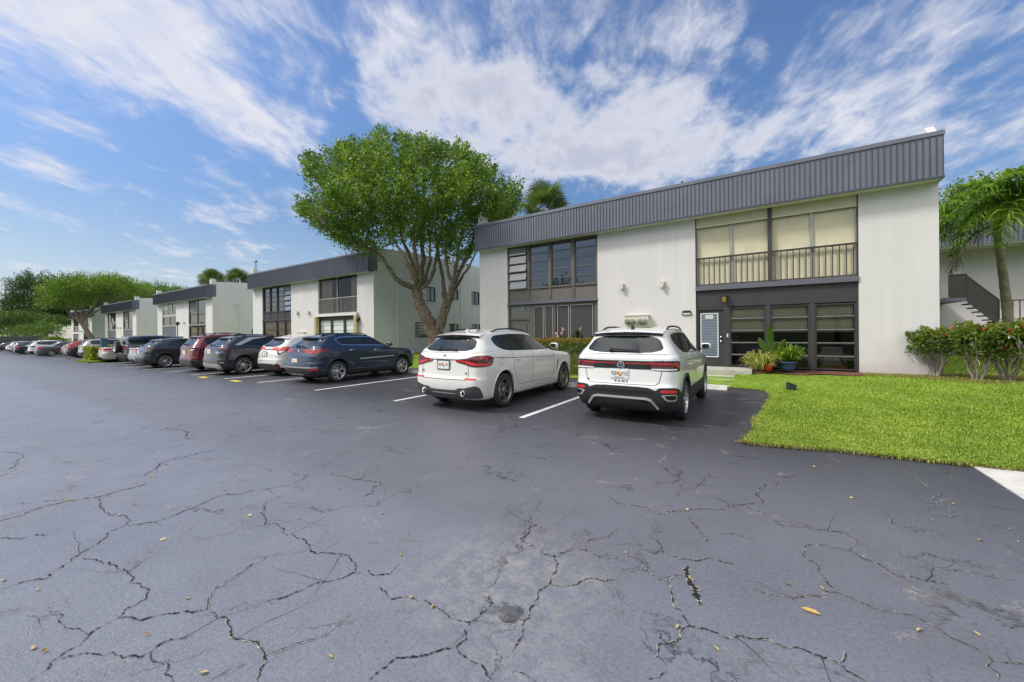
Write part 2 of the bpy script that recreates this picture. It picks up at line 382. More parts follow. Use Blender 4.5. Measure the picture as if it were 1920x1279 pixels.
    hsum = node(nt, 'ShaderNodeMath', operation='MULTIPLY_ADD'); link(nt, ca.outputs[0], hsum.inputs[0]); hsum.inputs[1].default_value = -3.0; link(nt, fine.outputs['Fac'], hsum.inputs[2])
    bp = node(nt, 'ShaderNodeBump', Strength=.45, Distance=.006); link(nt, hsum.outputs[0], bp.inputs['Height']); link(nt, bp.outputs['Normal'], b.inputs['Normal'])
    return m
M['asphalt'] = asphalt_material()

M['soil_green'] = mat('lawn_soil', (.05, .085, .018), .95, var=.35, vscale=2.5)
g = MB(); g.quad((-1500, -1500, -1.9), (1500, -1500, -1.9), (1500, 1500, -1.9), (-1500, 1500, -1.9))
tag(g.build('ground', M['soil_green']), kind='structure')

# asphalt sheet; its right edge follows the lawn
a = MB()
poly = [(-14, -45), (1.98, -45), (1.98, 6.44), (1.4, 6.42), (.78, 6.39), (.36, 6.27)] + EDGE + [(-14, 12.17)]
a.add([(x, y, 0) for x, y in poly], [tuple(range(len(poly)))])
xs_ = np.linspace(-14, -174, 21)
a.add([(x, y, float(gz(x))) for x in xs_ for y in (-45, 12.17)], [(2*i, 2*i+1, 2*i+3, 2*i+2) for i in range(20)])
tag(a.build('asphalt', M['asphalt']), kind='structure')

# lawn terrain: a sheet over the park strip, meshed so that it can rise
M['grass_base'] = mat('grass_base', (.15, .24, .015), .95, var=.4, vscale=5, bump=.6, bscale=40)
def lawn_patch(name, poly_fn, x0, x1, y0, y1, sx, sy):
    xs = np.linspace(x0, x1, sx); ys = np.linspace(y0, y1, sy); V = []; F = []
    for j, y in enumerate(ys):
        for i, x in enumerate(xs):
            xx = poly_fn(y) + (x-x0)/(x1-x0)*(x1-poly_fn(y)) if poly_fn else x
            V.append((xx, y, float(lawn_z(xx, y))))
    for j in range(sy-1):
        for i in range(sx-1): F.append((j*sx+i, j*sx+i+1, (j+1)*sx+i+1, (j+1)*sx+i))
    return V, F
ey = np.array([p[1] for p in EDGE]); ex = np.array([p[0] for p in EDGE])
def edge_x(y):
    if y <= 12.17:
        return float(np.interp(y, ey, ex)) + .0
    return -.81
LB = MB()
V, F = lawn_patch('l', None, -170, -.81, 12.17, 60, 60, 24); LB.add(V, F, 0, True)
V, F = lawn_patch('l', lambda y: -.81, -.81, 40, 12.17, 60, 30, 24); LB.add(V, F, 0, True)
def lowx(y): return edge_x(y)
ys = list(np.linspace(6.18, 12.17, 44)); V = []; F = []
for y in ys:
    for i in range(30):
        t = i/29; x = lowx(y) + (40-lowx(y))*t**2
        yy = max(y, float(low_y(x)))
        V.append((x, yy, float(lawn_z(x, yy))))
for j in range(len(ys)-1):
    for i in range(29): F.append((j*30+i, j*30+i+1, (j+1)*30+i+1, (j+1)*30+i))
LB.add(V, F, 0, True)
tag(LB.build('lawn', M['grass_base']), kind='structure')

# grass blades of the near lawn and a coarser far strip
M['grass'] = leafmat('grass_blades', (.145, .225, .020), (.265, .365, .036), (.46, .52, .10), .35, .55)
def blades(n, xs, ys, h, w, seed):
    r = np.random.default_rng(seed)
    base = np.stack([xs, ys, lawn_z(xs, ys)-.005], 1)
    ang = r.uniform(0, 2*PI, n); lean = r.uniform(.25, 1.0, n); H = h*r.uniform(.6, 1.25, n)
    d = np.stack([np.cos(ang), np.sin(ang), np.zeros(n)], 1); side = np.stack([-np.sin(ang), np.cos(ang), np.zeros(n)], 1)
    up = np.array((0, 0, 1.))
    w = (w*r.uniform(.7, 1.3, n))[:, None]
    mid = base + up*(H*.6)[:, None] + d*(H*lean*.3)[:, None]
    tip = base + up*(H*(1-.45*lean))[:, None] + d*(H*lean*.85)[:, None]
    V = np.stack([base-side*w/2, base+side*w/2, mid+side*w*.45, tip, mid-side*w*.45], 1).reshape(-1, 3)
    k = np.arange(n)[:, None]*5
    F = np.concatenate([k+np.array([[0, 1, 2, 4]]), k+np.array([[4, 2, 3, 3]])], 0)
    # second face as a degenerate-free triangle: use quads with midpoint
    V = V; Q = k+np.array([[0, 1, 2, 4]]); T = k+np.array([[4, 2, 3]])
    tri = np.concatenate([Q[:, [0, 1, 2]], Q[:, [0, 2, 3]], T], 0)
    clump = .48+.16*np.sin(xs*2.1+1.3*np.sin(ys*1.7))*np.sin(ys*1.9+xs*.7)+.12*np.sin(xs*6.3+2*np.sin(ys*4.1))*np.sin(ys*5.7+xs*2.3)
    t = np.repeat(np.clip(r.normal(clump, .2, n), 0, 1), 5)
    return V, tri, t
def near_lawn(n, seed, dens_pow=1.0):
    r = np.random.default_rng(seed); X = []; Y = []
    while len(X) < n:
        # sample by depth so that the density falls off with distance
        y = 6.2 + 9.6*r.random()**1.6
        lo = lowx(y) if y < 12.17 else -.81 - min(1.2, max(0, (y-12.17)*.6))
        hi = min(14.0, 2.4+ (y-6.2)*1.15)
        x = lo + (hi-lo)*r.random()
        if y < low_y(x): continue
        if y > 14.75 and x < 2.5: continue
        if y > 12.14 and x < -.76: continue
        X.append(x); Y.append(y)
    return np.array(X), np.array(Y)
xs, ys = near_lawn(150000, 3)
V1, T1, t1 = blades(len(xs), xs, ys, .052, .010, 4)
r = np.random.default_rng(9)
xs2 = np.concatenate([r.uniform(-36, -1.85, 26000), r.uniform(4.3, 16, 14000)]); ys2 = np.concatenate([r.uniform(12.2, 20, 26000), r.uniform(15.6, 30, 14000)])
ok = ~((xs2 > -3.3) & (xs2 < 0) & (ys2 > 14.4)) & ~((ys2 > 15.6) & (((xs2 > -12.6) & (xs2 < 4.3)) | (xs2 < -20.8)))
xs2, ys2 = xs2[ok], ys2[ok]
V2, T2, t2 = blades(len(xs2), xs2, ys2, .10, .03, 5)
# overhanging fringe along the asphalt edge, partly straw coloured
fx = []; fy = []
for k in range(9000):
    if r.random() < .6:
        y = r.uniform(6.2, 12.0); fx.append(lowx(y) + r.normal(.01, .035)); fy.append(y)
    else:
        x = r.uniform(-.19, 6.5); fx.append(x); fy.append(low_y(x) + r.normal(.005, .022))
fx, fy = np.array(fx), np.array(fy)
V3, T3, t3 = blades(len(fx), fx, fy, .05, .009, 6)
npmesh('grass', np.concatenate([V1, V2, V3]), np.concatenate([T1, T2+len(V1), T3+len(V1)+len(V2)]), M['grass'], tint=np.concatenate([t1, t2, np.clip(t3+.15, 0, 1)]))
tag(bpy.data.objects['grass'], 'bright green lawn grass growing beside the asphalt', 'grass', kind='stuff')
M['straw'] = leafmat('straw', (.16, .11, .05), (.24, .18, .09), (.33, .26, .14), .2, .8)
sx = []; sy = []
for k in range(1500):
    x = r.uniform(.2, 7); y = r.uniform(6.4, 13); n_ = math.sin(x*2.3+y)*math.sin(y*1.9-x)
    if n_ > .25 and y > low_y(x)+.1 and x > lowx(min(y, 12.1))+.1: sx.append(x); sy.append(y)
for k in range(2600):
    if r.random() < .45:
        y = r.choice([7.8, 7.5, 8.0, 6.25, 6.3])+r.normal(0, .22); y = max(y, 6.16); sx.append(lowx(min(y, 12.1)) + r.normal(.0, .05)); sy.append(y)
    else:
        x = -.19+2.6*r.random()**1.3; sx.append(x); sy.append(low_y(x) + r.normal(-.01, .022))
sx, sy = np.array(sx), np.array(sy)
Vs, Ts, ts = blades(len(sx), sx, sy, .045, .008, 16)
Vs[:, 2] = Vs[:, 2]*.95
tag(npmesh('dry_grass', Vs, Ts, M['straw'], tint=ts), 'straw coloured dead grass trimmed along the lawn edge', 'dry grass', kind='stuff')

# mulch beds along the near building, concrete path, walk
mb = MB()
def bed(poly, z=.012):
    n = len(poly); mb.add([(x, y, float(lawn_z(x, y))+z) for x, y in poly], [tuple(range(n))])
for k in range(24):
    x0 = -.85 + k*.14; x1 = x0+.14
    bed([(x0, 14.95+.12*math.sin(x0*5)), (x1, 14.95+.12*math.sin(x1*5)), (x1, 15.84), (x0, 15.84)])
for k in range(40):
    x0 = 2.5 + k*.2; x1 = x0+.2
    f = lambda x: 15.1 - max(0, min(1.05, (x-2.6)*.6)) + .1*math.sin(x*4) + max(0, x-4.6)*.5
    h = lambda x: 15.84 if x < 4.2 else 16.1 + (x-4.2)*.5
    bed([(x0, f(x0)), (x1, f(x1)), (x1, h(x1)), (x0, h(x0))])
tag(mb.build('mulch_bed', M['mulch']), kind='structure')
p = MB()
for k in range(3):
    p.box(1.98+k*1.5, 1.98+k*1.5+1.49, 5.02, 6.50, -.1, .010)
    p.box(1.98+k*1.5, 1.98+k*1.5+1.49, 3.52, 5.01, -.1, .010)
    p.box(1.98+k*1.5, 1.98+k*1.5+1.49, -1.0, 3.51, -.1, .010)
tag(p.build('sidewalk', M['concrete']), kind='structure')
w = MB()
for k, (yy, hh) in enumerate([(12.22, .56), (12.80, .56), (13.4, .56), (14.0, .50)]):
    w.box(-1.72, -.80+.03*(k % 2), yy, yy+hh, -.05, float(lawn_z(-1, yy+.2))+.012)
w.box(-3.2, -.3, 14.55, 15.80, -.05, .285)
M['walk'] = mat('old_concrete', (.40, .38, .34), .9, var=.25, vscale=3, bump=.4, bscale=70)
tag(w.build('entrance_walk', M['walk']), kind='structure')

# painted lines
def stripe(name, x, y0, y1, wid, m, z=.004, skew=0):
    s = MB(); n = 24
    for i in range(n):
        t0, t1 = i/n, (i+1)/n
        s.add([(x-wid/2+skew*t0, y0+(y1-y0)*t0, z), (x+wid/2+skew*t0, y0+(y1-y0)*t0, z), (x+wid/2+skew*t1, y0+(y1-y0)*t1, z), (x-wid/2+skew*t1, y0+(y1-y0)*t1, z)], [(0, 1, 2, 3)])
    o = s.build(name, m, loc=(0, 0, float(gz(x)))); tag(o, kind='structure'); return o
LINES = [0, -3.72, -7.18, -10.51, -13.89, -16.3, -18.95, -21.4, -24.05, -26.6, -29.2, -31.8, -34.4, -40.5, -43.2, -46, -48.7, -51.4, -54.2]
def far_x(x): return x*(1+.0085*max(0, -x-15))
for x in LINES[1:]:
    x = far_x(x)
    stripe('parking_line', x, 5.98, 11.6, .11, M['white_paint'])
for px, py in ((442, 714.5), (381, 707.5)):
    q = on_z(px, py); o = stripe('yellow_pavement_mark', q[0], q[1]-.10, q[1]+.10, .62, M['yellow_paint'])

# the long open cracks, surveyed on the ground plane
CR1 = [[(104,1158),(180,1110),(235,1055),(330,990),(400,940),(440,922)],[(440,922),(470,885),(550,845),(560,810),(525,790),(455,735),(365,705),(310,690)],
 [(440,922),(520,930),(640,905),(780,885)],[(780,885),(795,830),(880,765),(940,720),(1000,690)],[(785,895),(850,940),(865,985),(940,1005),(990,1048),(985,1100),(965,1158)],
 [(990,1048),(1110,1015),(1180,1000),(1250,950),(1320,900)],[(230,1075),(300,1055),(430,1050),(520,1068),(570,1045),(640,1000),(720,985)],[(570,1045),(630,1090),(650,1158)],
 [(100,912),(225,905),(240,935),(300,960),(330,990)],[(0,815),(100,780),(190,765),(250,715),(350,650),(400,605),(475,570)],[(475,570),(475,540),(400,525),(375,490),(370,465)],[(0,555),(130,510),(250,480),(370,465),(480,435),(560,412)],
 [(475,570),(600,555),(720,510),(830,460),(960,440),(1080,420),(1160,380)],[(0,500),(120,490),(240,475)],[(0,620),(80,622),(160,610),(240,580)],[(540,385),(600,345),(680,315),(810,285)],
 [(1000,480),(990,540),(1050,580),(1070,605),(1140,625),(1165,670),(1220,675),(1310,690),(1335,745)],[(1370,735),(1400,760),(1460,755),(1500,715)],[(1370,755),(1240,780),(1130,815),(1000,858)],
 [(1410,800),(1470,850),(1540,840),(1640,880),(1760,935),(1800,910),(1835,835)],[(1760,935),(1750,1000),(1715,1025),(1640,1045),(1500,1070),(1430,1110),(1380,1158)],[(1715,1025),(1790,1090),(1850,1158)],
 [(0,370),(40,355),(85,315),(60,298),(0,295)],[(620,205),(660,210),(690,240),(740,245)],[(1085,360),(1160,385)],[(1240,375),(1330,400),(1430,410),(1360,465)],[(785,1158),(850,1120),(920,1090)]]
CR2 = [[(0,1045),(40,960),(70,880),(140,795),(170,720),(160,685),(100,660),(30,625),(60,550)],[(160,685),(280,665),(340,615),(400,590)],[(280,665),(360,688),(440,690),(520,745),(590,790)],
 [(150,795),(240,795),(300,770),(390,780)],[(590,790),(605,760),(640,755)],[(590,790),(605,845),(640,900),(670,950),(740,965),(860,985),(960,995),(1060,1030),(1150,1060),(1230,1090),(1250,1115),(1330,1158)],
 [(670,950),(630,970),(620,1010),(550,1030),(540,1070)],[(1230,1090),(1255,1050)],[(365,465),(400,490),(480,500),(570,530),(660,515),(770,515),(860,495),(940,490)],[(940,490),(915,450),(935,425),(1000,415),(1065,385)],
 [(880,500),(960,540),(1060,575),(1160,590),(1260,600),(1290,640),(1260,665),(1120,645),(1095,690),(1150,735),(1180,785),(1220,825)],[(1260,665),(1340,705),(1450,760),(1560,780),(1640,790)],
 [(1220,825),(1160,840),(1060,845),(960,830),(910,810)],[(1220,825),(1300,860),(1400,890),(1500,910),(1600,960),(1660,1000),(1740,1035),(1800,1080),(1920,1090)],[(1800,1080),(1830,1150)],
 [(510,1150),(580,1120)],[(0,1125),(50,1130),(90,1158)],[(1480,340),(1540,410),(1600,490),(1645,540),(1760,560),(1920,590)],[(1390,525),(1430,565),(1530,590),(1620,610)],[(600,690),(700,705),(830,715)],[(760,600),(870,610),(940,640)],
 [(760,345),(800,375),(890,400)],[(0,290),(120,320),(160,310)],[(650,435),(720,405),(780,380)],[(1550,730),(1680,740),(1800,765),(1900,780)],[(655,535),(700,590),(725,630)]]
FILL = [[(660,725),(665,790),(690,830),(705,870)]]
def crack_path(pts, rr):
    P = [np.array(on_z(x, y)[:2]) for x, y in pts]
    for it in range(6):
        Q = [P[0]]
        for p0, p1 in zip(P[:-1], P[1:]):
            d = p1-p0; L = np.hypot(*d)
            if L > .018:
                n = np.array((-d[1], d[0]))/(L+1e-9)
                Q.append((p0+p1)/2 + n*rr.normal(0, .115)*L)
            Q.append(p1)
        P = Q
    return np.array(P)
M['crack'] = mat('crack_dark', (.010, .010, .011), .95, var=.3, vscale=30)  # near-black colour of the open cracks
M['rubble'] = mat('crack_rubble', (.26, .245, .225), .95, var=.55, vscale=35, bump=.8, bscale=90)
ck = MB(); rr = np.random.default_rng(21)
def ribbon(P, wid, z, m, rr, jit=.5, off=0.0):
    n = len(P); d = np.gradient(P, axis=0); d /= (np.linalg.norm(d, axis=1)[:, None]+1e-9); nn = np.stack([-d[:, 1], d[:, 0]], 1)
    tpr = np.minimum(1, np.minimum(np.arange(n), np.arange(n)[::-1])/10+.45)
    ww = wid*tpr*(1+jit*rr.normal(0, 1, n)).clip(.15, 2.4)
    A = P + nn*(ww/2+off)[:, None]; B = P - nn*(ww/2-off)[:, None]
    V = [(x, y, z) for x, y in A] + [(x, y, z) for x, y in B]
    ck.add(V, [(i, n+i, n+i+1, i+1) for i in range(n-1)], m)
for src, ox, k in ((CR1, 0, 0), (CR2, 960, 1)):
    for c in src:
        P = crack_path([(ox+x/2, 700+y/2) for x, y in c], rr)
        dist = np.linalg.norm(P, axis=1).mean()
        wd = rr.uniform(.0026, .0054)*(1+.10*max(0, dist-2))
        if k == 1 or rr.random() < .3: ribbon(P, wd*2.0, .003, 1, rr, .8, rr.normal(0, .003))
        ribbon(P, wd*(.85 if k == 1 else 1), .005, 0, rr, 1.0)
        for q_ in range(int(len(P)/45)):          # short side cracks
            i0 = rr.integers(2, len(P)-2); d_ = P[i0+1]-P[i0-1]; d_ = d_/(np.hypot(*d_)+1e-9); a_ = rr.choice([-1, 1])*rr.uniform(.5, 1.3); L_ = rr.uniform(.08, .38)*(1+.12*dist)
            v_ = np.array((d_[0]*math.cos(a_)-d_[1]*math.sin(a_), d_[0]*math.sin(a_)+d_[1]*math.cos(a_)))
            B_ = [P[i0]]
            for u_ in range(1, 9): B_.append(B_[-1]+v_*L_/8+rr.normal(0, .012, 2)*L_*2)
            B_ = np.array(B_); n_ = len(B_); tp_ = np.linspace(1, .2, n_); d2 = np.gradient(B_, axis=0); d2 /= (np.linalg.norm(d2, axis=1)[:, None]+1e-9); nn_ = np.stack([-d2[:, 1], d2[:, 0]], 1); w_ = (wd*.6*tp_*(1+.4*rr.normal(0, 1, n_)).clip(.3, 2))[:, None]
            ck.add([(x, y, .0045) for x, y in B_+nn_*w_/2]+[(x, y, .0045) for x, y in B_-nn_*w_/2], [(i, n_+i, n_+i+1, i+1) for i in range(n_-1)], 0)
for c in FILL:
    P = crack_path([(960+x/2, 700+y/2) for x, y in c], rr); ribbon(P, .045, .003, 1, rr, .6); ribbon(P, .02, .005, 0, rr, .6)
tag(ck.build('asphalt_cracks', [M['crack'], M['rubble']]), kind='structure')

# white wheel stops at the head of the stalls
def wheel_stop(x, y, label):
    s = MB(); L = .92
    prof = [(-.075, 0), (.075, 0), (.055, .11), (-.055, .11)]
    s.prism(prof, 'x', -L, L)
    o = s.build('wheel_stop', M['stop'], loc=(x, y, 0)); o.rotation_euler = (0, 0, rng.normal(0, .015))
    tag(o, label, 'wheel stop', 'white concrete wheel stops')
M['stop'] = mat('stop_paint', (.70, .69, .65), .8, var=.2, vscale=8, bump=.3, bscale=60)
for x, y, l in ((-1.72, 11.70, 'white concrete wheel stop beside the lawn, ahead of the nearest white car'), (-5.4, 10.25, 'white concrete wheel stop ahead of the white car with angular red lamps'),
                (-8.85, 11.0, 'white concrete wheel stop at the head of the one empty parking stall'), (-12.2, 10.75, 'white concrete wheel stop ahead of the navy blue car'),
                (-15.3, 11.0, 'white concrete wheel stop in front of the small white crossover')):
    wheel_stop(x, y, l)
# dropped leaves
M['dry_leaf'] = leafmat('dry_leaf', (.42, .25, .06), (.55, .38, .12), (.62, .5, .25), .2, .6)
LP = [(838,440),(250,480),(445,535),(610,627),(140,816),(700,848),(122,1036),(165,1048),(552,985),(762,1128),(1237,1067),(935,537),(1040,465),(1270,433),(1500,683),(1540,845),(1620,880),(10,780),(570,385),(620,342),(1145,412),(350,300),(40,390),(1430,527),(895,400)]
LQ = [(425,675),(658,515),(1133,352),(1272,470),(1655,492),(1898,635),(1160,808),(1120,897),(620,955),(765,1037),(1035,795),(1525,967),(1740,980),(1575,552),(1628,374),(665,770),(1755,628)]
lm = None
for i, (x, y) in enumerate([(a_/2, 700+b_/2) for a_, b_ in LP] + [(960+a_/2, 700+b_/2) for a_, b_ in LQ]):
    q = on_z(x, y); L = .012+.011*rng.random(); W = L*(.35+.3*rng.random())
    if (x, y) == (960+1120/2, 700+897/2): L, W = .045, .012
    c = .4*L
    V = [(-L, 0, .004), (-.4*L, W, .012), (.5*L, W*.8, .014), (L, 0, .006), (.5*L, -W*.8, .006), (-.4*L, -W, .005), (0, 0, .002)]
    F = [(0, 6, 1), (1, 6, 2), (2, 6, 3), (3, 6, 4), (4, 6, 5), (5, 6, 0)]
    o = npmesh('fallen_leaf', V, F, M['dry_leaf'], tint=np.full(7, rng.random()), loc=(q[0], q[1], .004)); o.rotation_euler = (0, 0, rng.uniform(0, 6.28))
    tag(o, 'small dry yellow leaf fallen on the dark asphalt' if L < .04 else 'longest dry orange leaf lying on the asphalt below the lawn corner', 'leaf', 'fallen leaves on the asphalt')
# ---------------------------------------------------------------- apartment buildings
def stucco():
    m, nt, b = newmat('stucco')
    geo = node(nt, 'ShaderNodeTexCoord'); P = geo.outputs['Object']
    n = node(nt, 'ShaderNodeTexNoise', Scale=.7, Detail=7.0, Roughness=.6); link(nt, P, n.inputs['Vector'])
    # faint vertical rain streaks
    mp = node(nt, 'ShaderNodeMapping'); mp.inputs['Scale'].default_value = (3.5, 3.5, .22); link(nt, P, mp.inputs['Vector'])
    s = node(nt, 'ShaderNodeTexNoise', Scale=1.0, Detail=5.0); link(nt, mp.outputs[0], s.inputs['Vector'])
    ad = node(nt, 'ShaderNodeMath', operation='ADD'); link(nt, n.outputs['Fac'], ad.inputs[0]); link(nt, s.outputs['Fac'], ad.inputs[1])
    cr = node(nt, 'ShaderNodeMapRange'); cr.inputs['From Min'].default_value = .7; cr.inputs['From Max'].default_value = 1.3
    link(nt, ad.outputs[0], cr.inputs['Value'])
    mx = node(nt, 'ShaderNodeMix', data_type='RGBA'); link(nt, cr.outputs[0], mx.inputs[0])
    mx.inputs[6].default_value = (.595, .575, .572, 1); mx.inputs[7].default_value = (.668, .642, .636, 1)
    # splash dirt along the foot of the wall
    sp = node(nt, 'ShaderNodeSeparateXYZ'); link(nt, P, sp.inputs[0])
    dz = node(nt, 'ShaderNodeMath', operation='MULTIPLY_ADD'); link(nt, s.outputs['Fac'], dz.inputs[0]); dz.inputs[1].default_value = -.9; link(nt, sp.outputs['Z'], dz.inputs[2])
    dm = node(nt, 'ShaderNodeMapRange', interpolation_type='SMOOTHSTEP'); dm.inputs['From Min'].default_value = -.25; dm.inputs['From Max'].default_value = .35; dm.inputs['To Min'].default_value = .45; dm.inputs['To Max'].default_value = 0; link(nt, dz.outputs[0], dm.inputs['Value'])
    md = node(nt, 'ShaderNodeMix', data_type='RGBA'); link(nt, dm.outputs[0], md.inputs[0]); link(nt, mx.outputs[2], md.inputs[6]); md.inputs[7].default_value = (.38, .33, .28, 1); mx = md
    link(nt, mx.outputs[2], b.inputs['Base Color']); b.inputs['Roughness'].default_value = .92
    f = node(nt, 'ShaderNodeTexNoise', Scale=38, Detail=5.0); link(nt, P, f.inputs['Vector'])
    bp = node(nt, 'ShaderNodeBump', Strength=.35, Distance=.012); link(nt, f.outputs['Fac'], bp.inputs['Height']); link(nt, bp.outputs['Normal'], b.inputs['Normal'])
    return m
M['stucco'] = stucco()
M['stucco_white'] = mat('stucco_white', (.66, .65, .64), .9, var=.04, bump=.3, bscale=40)
M['fascia'] = mat('fascia_metal', (.140, .149, .186), .45, metal=.12, var=.12, vscale=1.4)
M['fascia_rib'] = mat('fascia_rib', (.062, .066, .088), .5, metal=.12, var=.1)
M['soffit'] = mat('soffit', (.62, .61, .57), .8, var=.06)
M['taupe'] = mat('taupe_frame', (.105, .095, .085), .6, var=.08, vscale=2)
M['taupe_panel'] = mat('taupe_panel', (.125, .112, .10), .7, var=.10, vscale=2)
M['charcoal'] = mat('charcoal_paint', (.040, .038, .042), .55, var=.12, vscale=2)
M['charcoal_panel'] = mat('charcoal_panel', (.035, .034, .037), .6, var=.12, vscale=1.5)
M['ledge'] = mat('ledge_blue_grey', (.115, .115, .145), .55, var=.06)
M['alu'] = mat('aluminium_frame', (.36, .35, .33), .45, metal=.4, var=.06)
M['alu_dark'] = mat('dark_bronze_frame', (.05, .045, .04), .45, metal=.3, var=.06)
M['rail'] = mat('railing_dark', (.038, .034, .032), .5, var=.08)
M['blind'] = mat('beige_blind', (.80, .745, .54), .7, var=.07, vscale=1.5)
M['valance'] = mat('blind_valance', (.62, .58, .44), .7, var=.05)
M['shade'] = mat('khaki_shade', (.36, .34, .23), .8, var=.06)
M['curtain'] = mat('brown_curtain', (.36, .27, .18), .85, var=.1)
M['grey_curtain'] = mat('grey_curtain', (.16, .16, .17), .85, var=.1)
M['screen'] = mat('insect_screen', (.040, .040, .043), .55, var=.12, vscale=3)
M['window_glass'] = mat('window_glass', (.014, .016, .02), .02, var=0, ior=2.1)
M['awning_glass'] = mat('open_awning_glass', (.20, .21, .23), .04, var=0, ior=2.0)
M['clear_glass'] = thin_glass('clear_glass', (.95, .96, .95), 1.45)
M['room'] = mat('dark_room', (.03, .028, .026), .9, var=.2)
M['door_glass'] = mat('door_glass', (.11, .16, .22), .12, var=.12, vscale=3, ior=1.8)
M['white_plastic'] = mat('white_plastic', (.72, .72, .70), .5, var=.03)
M['cream_meter'] = mat('meter_box_cream', (.58, .55, .45), .6, var=.08)
M['tan'] = mat('tan_shutter', (.52, .43, .24), .6, var=.06)
M['panel_white'] = mat('white_panel', (.62, .65, .63), .45, var=.05)
M['brass'] = mat('brass_lamp', (.55, .42, .12), .3, metal=.6, var=.05)
M['sign_white'] = mat('sign_white', (.75, .75, .73), .5, var=0)
M['sign_ink'] = mat('sign_ink', (.02, .02, .02), .6, var=0)
M['notice'] = mat('notice_yellow', (.72, .60, .22), .6, var=.1)
FZ0, FZ1 = 5.77, 7.07            # fascia
Yf = 15.8

def building_shell(root, R, variant=0):
    """wall, roof, fascia and soffit; R is the x of its right end"""
    L = R-16.5; bA = (R-14.78, R-10.13); bB = (R-6.31, R-1.72); D = 27.9
    w = MB(); zt = 5.85
    for x0, x1 in ((L, bA[0]), (bA[1], bB[0]), (bB[1], R)):
        w.box(x0, x1, Yf, Yf+.32, -.1, zt)
    w.box(L, L+.3, Yf+.32, D, -.1, 7.0); w.box(L+.3, R-.3, D-.3, D, -.1, 7.0)
    # right side wall: full height, cut by the side windows
    X0, X1 = R-.3, R
    wins = SIDE_WINS
    def strip(y0, y1):
        ws = sorted([q for q in wins if q[0] < y1-1e-6 and q[1] > y0+1e-6], key=lambda q: q[2])
        z = -.1
        for q in ws: w.box(X0, X1, y0, y1, z, q[2]); z = q[3]
        w.box(X0, X1, y0, y1, z, 7.0)
    ys = sorted({Yf+.32, D} | {q[0] for q in wins} | {q[1] for q in wins})
    for y0, y1 in zip(ys[:-1], ys[1:]): strip(y0, y1)
    # floor slab edge behind the bays
    w.box(L+.3, R-.3, Yf+1.6, Yf+1.8, -.1, zt)
    w.build('wall', M['stucco'], root)
    # parapets
    p = MB()
    for x0, x1 in ((L, L+.3), (R-.3, R)):
        prof = [(Yf+.05, 6.2), (D, 6.2), (D, 7.62), (Yf+.38, 7.56), (Yf+.05, 7.30)] if variant == 0 else [(Yf+.05, 6.2), (D, 6.2), (D, 7.62), (Yf+.05, 7.62)]
        # sits on the wall
        q = [(y, max(z, 7.0)) if y > Yf+.32 else (y, z) for y, z in prof]
        p.prism([(Yf+.33, 7.0), (D, 7.0), (D, 7.62), (Yf+3.5, 7.58), (Yf+.33, 7.38)], 'x', x0+.002, x1+.002)
        p.prism([(Yf-.18, 7.10), (Yf+.33, 7.10), (Yf+.33, 7.42), (Yf+.10, 7.40)], 'x', x0+.06, x1-.06) if variant == 0 and x0 > L+1 else p.box(x0+.002, x1+.002, Yf-.1, Yf+.33, 7.10, 7.58)
    p.build_each('parapet', M['stucco_white'], root, 2)
    r = MB(); r.box(L+.3, R-.3, Yf, D-.3, 6.72, 6.82); r.build('roof', M['concrete'], root)
    # fascia: sheet with standing ribs, cap and drip trim
    f = MB(); y1 = Yf-.40
    f.box(L, R, y1, Yf-.001, FZ0+.05, FZ1-.04, 0)
    n = 124; r_ = np.random.default_rng(3)
    for i in range(n+1):
        x = L + .012 + (R-L-.024)*i/n
        f.box(x-.0065, x+.0065, y1-.024, y1+.004, FZ0+.045, FZ1-.115, 1)
    for i in range(3):
        y = y1 + .07 + i*.13; f.box(R-.003, R+.015, y-.009, y+.009, FZ0+.045, FZ1-.115, 1)
    f.box(L-.012, R+.018, y1-.032, Yf-.05, FZ1-.12, FZ1, 0)
    f.box(L-.008, R+.012, y1-.026, y1+.03, FZ0-.01, FZ0+.045, 1); f.box(R-.02, R+.012, y1+.03, Yf-.002, FZ0-.01, FZ0+.045, 1)
    f.box(L+.002, R-.002, Yf+.0, Yf+.31, 5.86, 7.02, 0)
    f.build('fascia', [M['fascia'], M['fascia_rib']], root)
    s = MB(); s.box(L+.003, R-.022, y1+.03, Yf-.003, FZ0-.004, FZ0+.04); s.build('soffit', M['soffit'], root)
    return L, bA, bB

SIDE_WINS = [(19.3, 20.5, 1.5, 2.62), (22.85, 24.0, 1.5, 2.58), (25.7, 26.9, 1.5, 2.58), (20.45, 21.35, 4.2, 5.3), (23.0, 24.0, 4.5, 5.4), (25.7, 26.8, 4.25, 5.4)]
def side_windows(root, R):
    for q in SIDE_WINS:
        y0, y1, z0, z1 = q
        m = MB(); t = .06
        X0, X1 = R-.12, R-.02
        m.box(X0, X1, y0, y0+t, z0, z1); m.box(X0, X1, y1-t, y1, z0, z1); m.box(X0, X1, y0+t, y1-t, z0, z0+t); m.box(X0, X1, y0+t, y1-t, z1-t, z1)
        nb = 4 if y0 == 19.3 else 0
        for k in range(nb):
            z = z0+t+(z1-z0-2*t)*(k+1)/(nb+1); m.box(X0+.02, X1-.02, y0+t, y1-t, z-.018, z+.018)
        if not nb: m.box(X0+.01, X1-.01, (y0+y1)/2-.025, (y0+y1)/2+.025, z0+t, z1-t)
        f = m.build('window', M['alu_dark'], root)
        g = MB(); g.box(X0+.03, X0+.05, y0+t, y1-t, z0+t, z1-t); g.build('pane', M['window_glass'], f)
        s = MB(); s.box(R-.01, R+.035, y0-.04, y1+.04, z0-.06, z0-.004); s.build('sill', M['stucco_white'], f)

